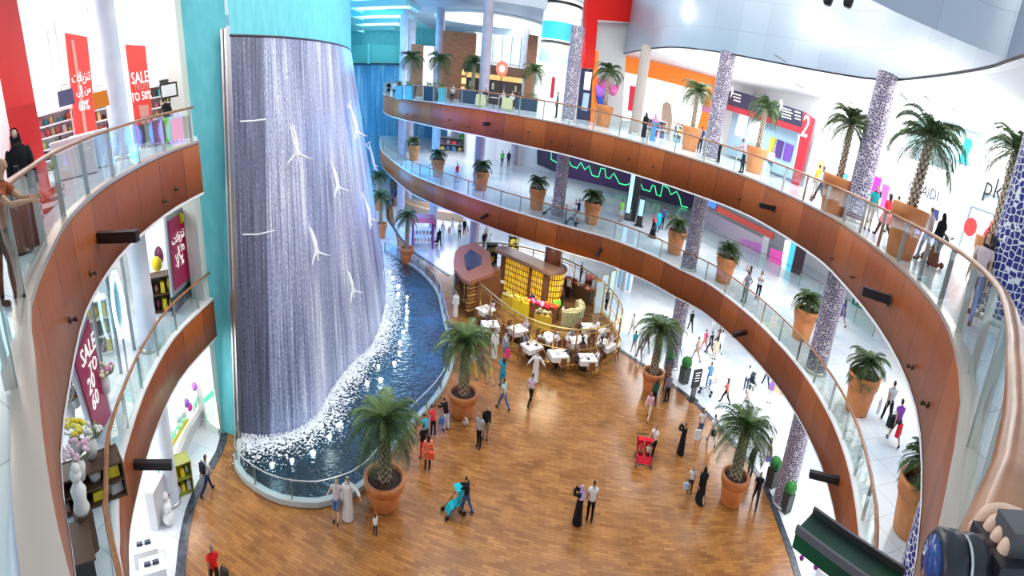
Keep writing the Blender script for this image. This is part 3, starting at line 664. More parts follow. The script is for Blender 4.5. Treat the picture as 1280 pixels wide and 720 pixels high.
def palm(x, y, z, label, kind='small', pot=(1.5, 1.45), trunk=1.0, r=.14, n=34, group=None, sep=False, lean=(0, 0), light=.5, potm=TERRA):
    global pidx; pidx += 1
    t = thing('potted_palm', label, 'palm', (x, y, z), rnd.uniform(0, 6.2), group); h, w = pot
    pm = pot_mesh(h, w); link('pot', pm[0], potm, t); link('pot_rim', pm[1], potm, t); link('soil', pm[2], SOIL, t)
    tk = trunk_mesh(trunk, r); q = link('trunk', tk[0], BARK, t); q.location.z = h*.88; s = link('frond_stubs', tk[1], STUB, q)
    q.rotation_euler = (lean[0], lean[1], 0)
    top = Vector((0, 0, h*.88))+Matrix.Rotation(lean[1], 3, 'Y') @ Matrix.Rotation(lean[0], 3, 'X') @ Vector((0, 0, trunk))
    if sep:
        F = fronds(kind)
        for i, (tier, az, qn, sc, tw) in enumerate(crown_layout(n, pidx)):
            f = link('frond', F[tier][qn], LEAF2 if rnd.random() < light*(.4 if tier > 2 else 1) else LEAF, t); f.location = top; f.rotation_euler = (tw, 0, az); f.scale = (sc, sc, sc)
    else:
        for j, (nn, mm) in enumerate(((int(n*.6), LEAF), (int(n*.4), LEAF2))):
            f = link('foliage', crown_mesh(kind, nn, (pidx % 3)*2+j), mm, t); f.location = top; f.rotation_euler = (0, 0, j*.7)
    return t
for (bx, by), lab, w, tr, hh in (((480, 641), 'large potted palm by the pool rail beside the man in the long white robe', 1.8, 2.25, 1.15), ((577, 528), 'large potted palm at the pool edge with a crouching white-clad child at its pot', 1.62, 2.45, 1.22), ((812, 498), 'large potted palm on the wooden floor right of the cafe', 1.45, 2.4, 1.3), ((911, 637), 'large potted palm at the right edge of the wooden floor near the black-robed woman', 1.45, 2.2, 1.3)):
    p = at(bx, by-4, 0); d = Vector((p.x, p.y, 0)).normalized()
    palm(p.x+d.x*.3, p.y+d.y*.3, 0.03, lab, 'big', (hh, w), tr, .24, 58, sep=True)
for (bx, by), lab, tr in (((508, 330), 'potted palm beside the purple kiosk on the far path', 2.6), ((476, 297), 'potted palm at the far end of the pool, next to the waterfall edge', 2.6), ((474, 262), 'farthest potted palm on the ground floor path, behind the waterfall edge', 2.5)):
    p = at(bx, by, 0); palm(p.x, p.y, .03, lab, 'mid', (1.4, 1.5), tr, .18, 40)
L1P = [((517, 201), 'leftmost small potted palm, middle floor, by the mauve column'), ((547, 222), 'small potted palm on the middle floor, left of the boy in red'), ((601, 239), 'small potted palm on the middle floor right of the boy in red'), ((670, 263), 'small potted palm on the middle floor just left of the lattice column'), ((738, 281), 'small potted palm on the middle floor beside the man in the navy shirt'), ((842, 318), 'small potted palm on the middle floor below the glowing skyline wall'), ((903, 354), 'small potted palm on the middle floor left of the couple at the railing'), ((1000, 425), 'small potted palm on the middle floor near the woman in navy'), ((1069, 517), 'palm on the middle floor near the man in the purple shirt'), ((1134, 668), 'half hidden palm, middle floor lower right, by the thick column')]
for (bx, by), lab in L1P:
    p = at(bx, by, L1); palm(p.x*1.01, p.y*1.01, L1, lab, 'small', (1.5, 1.48), .55, .12, 40)
L2P = [((753, 158), 2.3, 'potted palm on the top floor in front of the red and orange framed shop'), ((861, 188), 2.3, 'potted palm on the top floor right of the blue-robed shopper'), ((941, 216), 2.3, 'potted palm on the top floor below the dark direction sign'), ((1039, 266), 2.2, 'potted palm on the top floor left of the tall lattice column near the shops'), ((1123, 321), 2.0, 'biggest potted palm on the top floor, in front of the turquoise wall poster'), ((1210, 398), 2.1, 'potted palm on the top floor nearest the right edge, behind the thick column')]
for i, ((bx, by), tr, lab) in enumerate(L2P):
    p = at(bx, by, L2)
    if p.length > 45: p = Vector((p.x*.86, p.y*.86, L2))
    if i == 5: p = atd(1226, 350, 18.0); p.z = L2; tr = 3.0
    palm(p.x, p.y, L2, lab, 'mid' if i < 4 else 'mid', (1.45, 1.55 if i < 4 else 1.3), tr, .15, 44, lean=(rnd.uniform(-.04, .04), rnd.uniform(-.04, .04)))
for (x, y), lab in (((514, 110), 'leftmost far palm on the top floor, before the mauve columns'), ((549, 110), 'second far palm from the left on the top floor'), ((591, 110), 'far palm on the top floor before the brown cafe wall'), ((666, 112), 'far palm on the top floor right of the round cafe sign')):
    p = atd(x, y, 50); palm(p.x, p.y, L2, lab, 'mid', (1.0, 1.2), 2.1, .17, 40, potm=DARK)
# clipped box balls in dark planters
BOXG = noise_mat('clipped_box_leaves', (.01, .10, .02), (.05, .30, .05), 12, rough=.7, bump=.6)
for (x, y), s, lab in (((835, 463), .8, 'clipped box shrub in a dark planter left of the lattice column by the menu stand'), ((854, 478), 1, 'round clipped box shrub in a dark planter between lattice column and menu stand'), ((963, 607), .9, 'round clipped box shrub in a dark planter left of the lower lattice column'), ((981, 638), .9, 'round clipped box shrub in a dark planter right of the lower lattice column')):
    p = at(x, y, 0); t = thing('box_shrub', lab, 'shrub', p)
    MB().box((0, 0, .5*s), (.52*s, .52*s, 1.0*s), .3, 1.12).build('planter', mat('charcoal_planter', (.05, .055, .05), .5), t)
    MB().sphere((0, 0, 1.28*s), .38*s, 8).build('shrub_ball', BOXG, t, True)
for (x, y), lab in (((578, 189), 'small green shrub in a black tub on the far middle floor'),):
    p = at(x, y, L1); t = thing('box_shrub', lab, 'shrub', p); MB().lathe((0, 0, 0), [(.3, 0), (.45, 1)], 16).build('planter', DARK, t); MB().sphere((0, 0, 1.5), .65, 7).build('shrub_ball', BOXG, t, True)
# ------------------------------------------------------------------ people
SKINA = mat('skin_tan', (.55, .32, .20), .55); SKINB = mat('skin_brown', (.34, .18, .10), .55); SKINC = mat('skin_light', (.72, .47, .34), .55)
HAIR = mat('black_hair', (.012, .010, .010), .45); HAIRB = mat('grey_brown_hair', (.20, .15, .12), .6)
_cl = {}
def cloth(c, pat=None):
    k = (c, pat)
    if k not in _cl:
        nm = 'fabric_%02d' % len(_cl)
        _cl[k] = mat(nm, c, .8, spec=.2) if not pat else noise_mat(nm, c, pat, 14, rough=.8, lo=.46, hi=.54)
    return _cl[k]
def rx(a): return Matrix.Rotation(a, 3, 'X')
def ry(a): return Matrix.Rotation(a, 3, 'Y')
def rz(a): return Matrix.Rotation(a, 3, 'Z')
# pose: lean, arms (L,R) = (forward, outward, elbow, elbow twist), legs (L,R) = (forward, knee), head pitch/yaw
POSE = {
 'stand': dict(lean=0, arms=((.05, .12, .25, 0), (.1, .12, .3, 0)), legs=((.04, .04), (-.05, .04)), head=(0, 0)),
 'walk': dict(lean=-.06, arms=((-.45, .1, .3, 0), (.45, .1, .5, 0)), legs=((.45, .15), (-.35, .35)), head=(0, 0)),
 'photo': dict(lean=.03, arms=((1.25, .1, 1.7, .35), (1.25, .1, 1.7, .35)), legs=((.06, .05), (-.06, .05)), head=(0, 0)),
 'raise': dict(lean=0, arms=((.1, .15, .3, 0), (2.3, .25, .9, .2)), legs=((.1, .1), (-.05, .05)), head=(.1, 0)),
 'push': dict(lean=-.12, arms=((.75, .1, .7, 0), (.75, .1, .7, 0)), legs=((.3, .15), (-.25, .25)), head=(-.1, 0)),
 'rail': dict(lean=-.38, arms=((1.2, .25, .8, .3), (1.2, .25, .8, .3)), legs=((.15, .2), (-.1, .05)), head=(.15, 0)),
 'hips': dict(lean=0, arms=((-.25, .75, 1.3, 1.0), (-.25, .75, 1.3, 1.0)), legs=((.06, .05), (-.08, .05)), head=(0, 0)),
 'fold': dict(lean=0, arms=((.45, .15, 1.9, 1.0), (.45, .15, 1.8, 1.0)), legs=((.06, .04), (-.06, .04)), head=(0, 0)),
 'wide': dict(lean=0, arms=((.1, .75, .1, 0), (.15, .75, .1, 0)), legs=((.2, .1), (-.15, .15)), head=(0, 0)),
 'hug': dict(lean=0, arms=((.5, 1.1, .5, .3), (.1, .15, .2, 0)), legs=((.06, .04), (-.06, .04)), head=(0, 0)),
 'leanback': dict(lean=.15, arms=((-.5, .5, .7, 0), (-.5, .5, .7, 0)), legs=((.3, .1), (.15, .1)), head=(-.1, 0)),
 'sit': dict(lean=-.06, arms=((.6, .12, 1.0, .3), (.65, .12, 1.1, .3)), legs=((1.5, 1.5), (1.5, 1.5)), head=(-.15, 0), sit=True),
 'crouch': dict(lean=-.5, arms=((1.0, .1, .6, .3), (1.0, .1, .6, .3)), legs=((1.9, 2.3), (1.7, 2.3)), head=(.2, 0), sit=True),
 'dive': dict(lean=0, arms=((.25, 2.1, .1, 0), (.25, 2.1, .1, 0)), legs=((.05, .1), (-.12, .35)), head=(.35, 0)),
}
def skeleton(p, child=False):
    V = []; E = []; R = []; B = []
    def add(co, r, par=None, bone=None):
        V.append(Vector(co)); R.append(r if isinstance(r, tuple) else (r, r)); i = len(V)-1
        if par is not None: E.append((par, i)); B.append((par, i, bone))
        return i
    hs = 1.25 if child else 1.0
    P = POSE[p]; LM = rx(P['lean'])
    pel = add((0, 0, .96), (.15, .11)); o = V[pel]
    def up(x, y, z): return o+LM @ Vector((x, y, z))
    sp = add(up(0, 0, .14), (.135, .10), pel, 'torso'); ch = add(up(0, 0, .33), (.165, .115), sp, 'torso'); nb = add(up(0, -.01, .47), (.085, .075), ch, 'torso')
    nk = add(up(0, 0, .545), (.052, .055), nb, 'neck'); HM = LM @ rx(P['head'][0])
    h0 = add(V[nk]+HM @ Vector((0, .015, .07*hs)), (.062*hs, .075*hs), nk, 'head'); h1 = add(V[nk]+HM @ Vector((0, .015, .135*hs)), (.078*hs, .095*hs), h0, 'head'); h2 = add(V[nk]+HM @ Vector((0, .0, .20*hs)), (.062*hs, .078*hs), h1, 'head')
    ns = add(V[nk]+HM @ Vector((0, .118*hs, .105*hs)), .012, h1, 'nose')
    hands = []
    for s, (fw, ou, el, tw) in ((-1, P['arms'][0]), (1, P['arms'][1])):
        sh = add(V[ch]+LM @ Vector((s*.165, 0, .085)), .062, ch, 'sleeve')
        A = LM @ ry(-s*ou) @ rx(fw); dn = A @ Vector((0, 0, -1))
        ml = add(V[sh]+dn*.14, .050, sh, 'sleeve'); eb = add(V[sh]+dn*.28, .040, ml, 'upperarm')
        A2 = A @ rz(s*tw) @ rx(el); d2 = A2 @ Vector((0, 0, -1))
        fm = add(V[eb]+d2*.11, .040, eb, 'forearm'); wr = add(V[eb]+d2*.24, .026, fm, 'forearm')
        pl = add(V[wr]+d2*.055, (.038, .018), wr, 'hand'); fwd = A2 @ Vector((0, 1, 0)); sd = A2 @ Vector((1, 0, 0)); hands.append(V[pl].copy())
        for k, ln in enumerate((.075, .085, .08, .062)):
            off = (k-1.5)*.019; a = add(V[pl]+d2*.03+fwd*off, .0095, pl, 'hand'); b_ = add(V[a]+d2*ln*.55-sd*s*.012, .0085, a, 'hand'); add(V[b_]+d2*ln*.4-sd*s*.022, .0075, b_, 'hand')
        th = add(V[pl]-d2*.015+fwd*.042, .011, pl, 'hand'); add(V[th]+d2*.035+fwd*.018-sd*s*.015, .009, th, 'hand')
    feet = []
    for s, (fw, kn) in ((-1, P['legs'][0]), (1, P['legs'][1])):
        hp = add(o+Vector((s*.085, 0, -.06)), .098, pel, 'hip'); A = rx(fw); dn = A @ Vector((0, 0, -1)); dn = (dn+Vector((s*.03, 0, 0))).normalized()
        th = add(V[hp]+dn*.2, .082, hp, 'thigh'); k = add(V[hp]+dn*.42, .058, th, 'thigh')
        A2 = A @ rx(-kn); d2 = A2 @ Vector((0, 0, -1)); cf = add(V[k]+d2*.14+A2 @ Vector((0, -.015, 0)), .056, k, 'shin'); an = add(V[k]+d2*.40, .038, cf, 'shin')
        fy = Vector((0, 1, 0)) if P.get('sit') or abs(fw) < .3 else A2 @ Vector((0, 1, 0))
        he = add(V[an]+d2*.04-fy*.03, .036, an, 'foot'); to = add(V[he]+fy*.17-Vector((0, 0, .012)), (.042, .026), he, 'foot'); feet.append(V[to].copy())
    return V, E, R, B
BODY = {}
def body(p, child=False):
    k = (p, child)
    if k in BODY: return BODY[k]
    V, E, R, B = skeleton(p, child)
    me = bpy.data.meshes.new('person'); me.from_pydata(V, E, [])
    o = bpy.data.objects.new('person', me); COL.objects.link(o)
    m = o.modifiers.new('s', 'SKIN'); m.use_smooth_shade = True; m.branch_smoothing = .3
    for i, r in enumerate(R): me.skin_vertices[0].data[i].radius = r
    me.skin_vertices[0].data[0].use_root = True
    q = o.modifiers.new('u', 'SUBSURF'); q.levels = 1; q.render_levels = 1
    dg = bpy.context.evaluated_depsgraph_get(); ev = bpy.data.meshes.new_from_object(o.evaluated_get(dg)); bpy.data.objects.remove(o)
    # sole at z = 0
    mz = min(v.co.z for v in ev.vertices)
    sc = 1.72/(1.74 if not child else 1.78)
    for v in ev.vertices: v.co.z -= mz
    for pp in ev.polygons: pp.use_smooth = True
    Vz = [v-Vector((0, 0, mz)) for v in V]
    cls = []
    for f in ev.polygons:
        c = f.center; best = 9; bn = None; bt = 0
        for a, b_, nm in B:
            A_, B_ = Vz[a], Vz[b_]; ab = B_-A_; t = max(0, min(1, (c-A_).dot(ab)/max(ab.length_squared, 1e-9))); q_ = A_+ab*t
            d = (c-q_).length-((R[a][0]+R[a][1])*.5*(1-t)+(R[b_][0]+R[b_][1])*.5*t)*.8
            if d < best: best = d; bn = nm; bt = t
        cls.append((bn, c.copy(), bt))
    hc = Vz[6]; pel = Vz[0]
    BODY[k] = (ev, cls, Vz, hc); return BODY[k]
PART = {}
def shell(p, child, key, test, off, name, flare=None):
    k = (p, child, key)
    if k in PART: return PART[k]
    ev, cls, Vz, hc = body(p, child); mp = {}; vs = []; fs = []
    for f, (bn, c, t) in zip(ev.polygons, cls):
        if not test(bn, c, hc): continue
        idx = []
        for vi in f.vertices:
            if vi not in mp:
                v = ev.vertices[vi]; mp[vi] = len(vs); co = v.co+v.normal*off
                vs.append(flare(co) if flare else co)
            idx.append(mp[vi])
        fs.append(tuple(idx))
    me = bpy.data.meshes.new(name); me.from_pydata(vs, [], fs)
    for q in me.polygons: q.use_smooth = True
    PART[k] = me; return me
TOP_S = {'torso', 'sleeve'}; TOP_L = {'torso', 'sleeve', 'upperarm', 'forearm'}
def robe_mesh(p, child, hood):
    k = (p, child, 'robe')
    if k in PART: return PART[k]
    ev, cls, Vz, hc = body(p, child); mb = MB(); n = 22; pel = Vz[0]; chest = Vz[2]; nb = Vz[3]; vs = []
    ank = [Vz[i] for i in range(len(Vz)) if False]
    P = POSE[p]; st = max(abs(P['legs'][0][0]-P['legs'][1][0]), .1)
    rings = [(.03, 0, 0, .23, .20+st*.22), (.35, 0, 0, .21, .18+st*.14), (.7, 0, 0, .19, .16+st*.04), (pel.z, pel.x, pel.y, .185, .15)]
    up = (chest-pel)
    rings += [(pel.z+up.z*.5, pel.x+up.x*.5, pel.y+up.y*.5, .168, .135), (chest.z, chest.x, chest.y, .195, .145), (chest.z+up.z*.28, chest.x+up.x*.28, chest.y+up.y*.28, .19, .12), (nb.z+.015, nb.x, nb.y, .075, .075)]
    for z, cx, cy_, a, b_ in rings:
        for i in range(n):
            an = 2*PI*i/n; w = 1+(.04*math.sin(an*7) if z < .8 else 0)
            vs.append((cx+a*math.cos(an)*w, cy_+b_*math.sin(an)*w, z))
    fs = [(r*n+i, r*n+(i+1) % n, (r+1)*n+(i+1) % n, (r+1)*n+i) for r in range(len(rings)-1) for i in range(n)]
    mb.add(vs, fs)
    ar = shell(p, child, 'robe_sleeve', lambda b, c, h: b in ('sleeve', 'upperarm', 'forearm'), .028, 'sleeve')
    mb.add([v.co for v in ar.vertices], [tuple(f.vertices) for f in ar.polygons])
    me = mb.mesh('robe', True, False); PART[k] = me; return me
def person(px, py, lvl, facing, h, pose, outfit, c1, c2, label, skin=SKINA, hair=HAIR, scarf=None, child=None, dist=None, pos=None, group=None, long_hair=False, sink=0):
    z = {0: .0, 1: L1, 2: L2}[lvl]
    if pos is not None: p = Vector(pos)
    elif dist: p = atd(px, py, dist); p.z = z
    else: p = at(px, py, z)
    if lvl == 0 and pos is None: p.z = .02
    child = h < 1.35 if child is None else child
    ev, cls, Vz, hc = body(pose, child)
    o = link('person', ev, skin); o.location = (p.x, p.y, p.z-sink); s = h/1.74; o.scale = (s, s, s); o.rotation_euler = (0, 0, math.radians(facing))
    tag(o, label, 'person', group)
    def part(nm, me, m): return link(nm, me, m, o)
    if outfit in ('tee', 'long', 'shorts', 'tunic', 'dress'):
        ts = TOP_S if outfit in ('tee', 'shorts', 'dress') else TOP_L
        if outfit in ('dress', 'tunic'):
            hem = .62 if outfit == 'dress' else .55
            part('dress' if outfit == 'dress' else 'tunic', shell(pose, child, outfit, lambda b, c, hh: b in ts or b == 'hip' or (b == 'thigh' and c.z > hem), .03, 'dress', lambda co: Vector((co.x*(1.18 if co.z < .95 else 1), co.y*(1.2 if co.z < .95 else 1), co.z))), cloth(c1) if not isinstance(c1, tuple) or len(c1) == 3 else cloth(*c1))
        else:
            part('shirt', shell(pose, child, 'tee' if outfit != 'long' else 'long', lambda b, c, hh: b in ts or (b == 'hip' and c.z > .93), .014, 'shirt'), cloth(c1))
        if outfit != 'dress':
            part('shorts' if outfit == 'shorts' else 'trousers', shell(pose, child, 'shorts' if outfit == 'shorts' else 'trousers', (lambda b, c, hh: b in ('hip', 'thigh')) if outfit == 'shorts' else (lambda b, c, hh: b in ('hip', 'thigh', 'shin')), .010, 'trousers'), cloth(c2))
    elif outfit == 'robe':
        part('robe', robe_mesh(pose, child, False), cloth(c1))
    for sgn, nm in ((-1, 'l'), (1, 'r')):
        part('shoe', shell(pose, child, 'shoe'+nm, lambda b, c, hh: b == 'foot' and c.x*sgn > 0, .008, 'shoe'), cloth((.03, .03, .035)) if outfit != 'robe' else cloth((.1, .07, .05)))
    hz = hc.z
    if scarf:
        me = shell(pose, child, 'scarf', lambda b, c, hh: b in ('head', 'neck') and not (c.y > hh.y+.045 and hh.z-.075 < c.z < hh.z+.055), .022, 'scarf')
        sc_ = part('head_scarf', me, cloth(scarf))
        k = (pose, child, 'drape')
        if k not in PART:
            mb = MB(); nb = Vz[3]; n = 18; vs = []
            for zz, a, b_, yo in ((hc.z-.03, .095, .095, -.03), (nb.z+.03, .10, .10, -.02), (nb.z-.06, .19, .14, -.02), (nb.z-.22, .215, .16, -.03)):
                for i in range(n):
                    an = 2*PI*i/n; vs.append((a*math.cos(an), nb.y+yo+b_*math.sin(an) if zz < hc.z-.05 else hc.y-.015+b_*math.sin(an)*.95, zz))
            fs = [(r*n+i, r*n+(i+1) % n, (r+1)*n+(i+1) % n, (r+1)*n+i) for r in range(3) for i in range(n) if not (r == 0 and 2 < i < 7)]
            PART[k] = mb.add(vs, fs).mesh('drape', True, False)
        part('scarf_drape', PART[k], cloth(scarf))
        if outfit == 'robe' and scarf[0] > .6:
            part('head_cord', MB().tube([(hc.x+.088*math.cos(a*PI/8), hc.y-.008+.108*math.sin(a*PI/8), hc.z+.045) for a in range(16)], .012, 6, closed=True).mesh('cord', True) if ('cord', pose, child) not in PART else PART[('cord', pose, child)], HAIR)
    elif hair is not None:
        part('hair', shell(pose, child, 'hair', lambda b, c, hh: b == 'head' and (c.z > hh.z+.045 or (c.y < hh.y-.02 and c.z > hh.z-.07)), .014, 'hair'), hair)
        if long_hair:
            k = (pose, child, 'lh')
            if k not in PART: PART[k] = MB().lathe((hc.x, hc.y-.07, 0), [(.04, hc.z-.32), (.085, hc.z-.22), (.095, hc.z-.05), (.07, hc.z+.06)], 12, sy=.6).mesh('long_hair', True)
            part('long_hair', PART[k], hair)
    return o
def bag(pos, size, col, label, cat='bag', nm='shopping_bag', rzv=0):
    t = thing(nm, label, cat, pos, rzv); w, d, h = size
    MB().box((0, 0, h/2), (w, d, h), taper=.94).build('body', cloth(col), t)
    MB().tube([(-w*.25, 0, h), (-w*.2, 0, h+.14), (w*.2, 0, h+.14), (w*.25, 0, h)], .012, 6).build('handle', HAIR, t)
    return t
def stroller(pos, rzv, col, label, double=False):
    t = thing('stroller', label, 'stroller', pos, rzv); W = .8 if double else .5; C = cloth(col)
    seats = (-.2, .2) if double else (0,)
    for sx_ in seats:
        sw = .36 if double else .42
        MB().add([(sx_-sw/2, -.22, .45), (sx_+sw/2, -.22, .45), (sx_+sw/2, .16, .38), (sx_-sw/2, .16, .38), (sx_-sw/2, -.38, .92), (sx_+sw/2, -.38, .92), (sx_-sw/2, .30, .12), (sx_+sw/2, .30, .12)], [(0, 1, 2, 3), (0, 4, 5, 1), (3, 2, 7, 6)]).build('seat', C, t)
        cn = MB(); n = 8; vs = []
        for i in range(n+1):
            a = PI*.98-PI*.62*i/n; vs += [(sx_-sw/2-.01, -.18+.34*math.cos(a), .74+.34*math.sin(a)), (sx_+sw/2+.01, -.18+.34*math.cos(a), .74+.34*math.sin(a))]
        cn.add(vs, [(2*i, 2*i+1, 2*i+3, 2*i+2) for i in range(n)]).build('canopy', C, t, True)
    for s in (-1, 1):
        MB().tube([(s*W/2, -.62, 1.02), (s*W/2, -.4, .9), (s*W/2, .38, .1)], .016, 6).tube([(s*W/2, -.42, .1), (s*W/2, .05, .5)], .014, 6).build('frame', DARK, t)
        for y in (-.42, .38): MB().lathe((s*W/2, y, .1), [(.10, -.02), (.10, .02)], 14, M=Matrix.Rotation(PI/2, 3, 'Y')).build('wheel', DARK, t)
    MB().tube([(-W/2, -.62, 1.02), (W/2, -.62, 1.02)], .02, 6).build('handlebar', DARK, t)
    return t
W_ = (.82, .82, .82); K_ = (.012, .012, .014); NV = (.02, .03, .09); JN = (.06, .13, .32); RD = (.72, .03, .03)
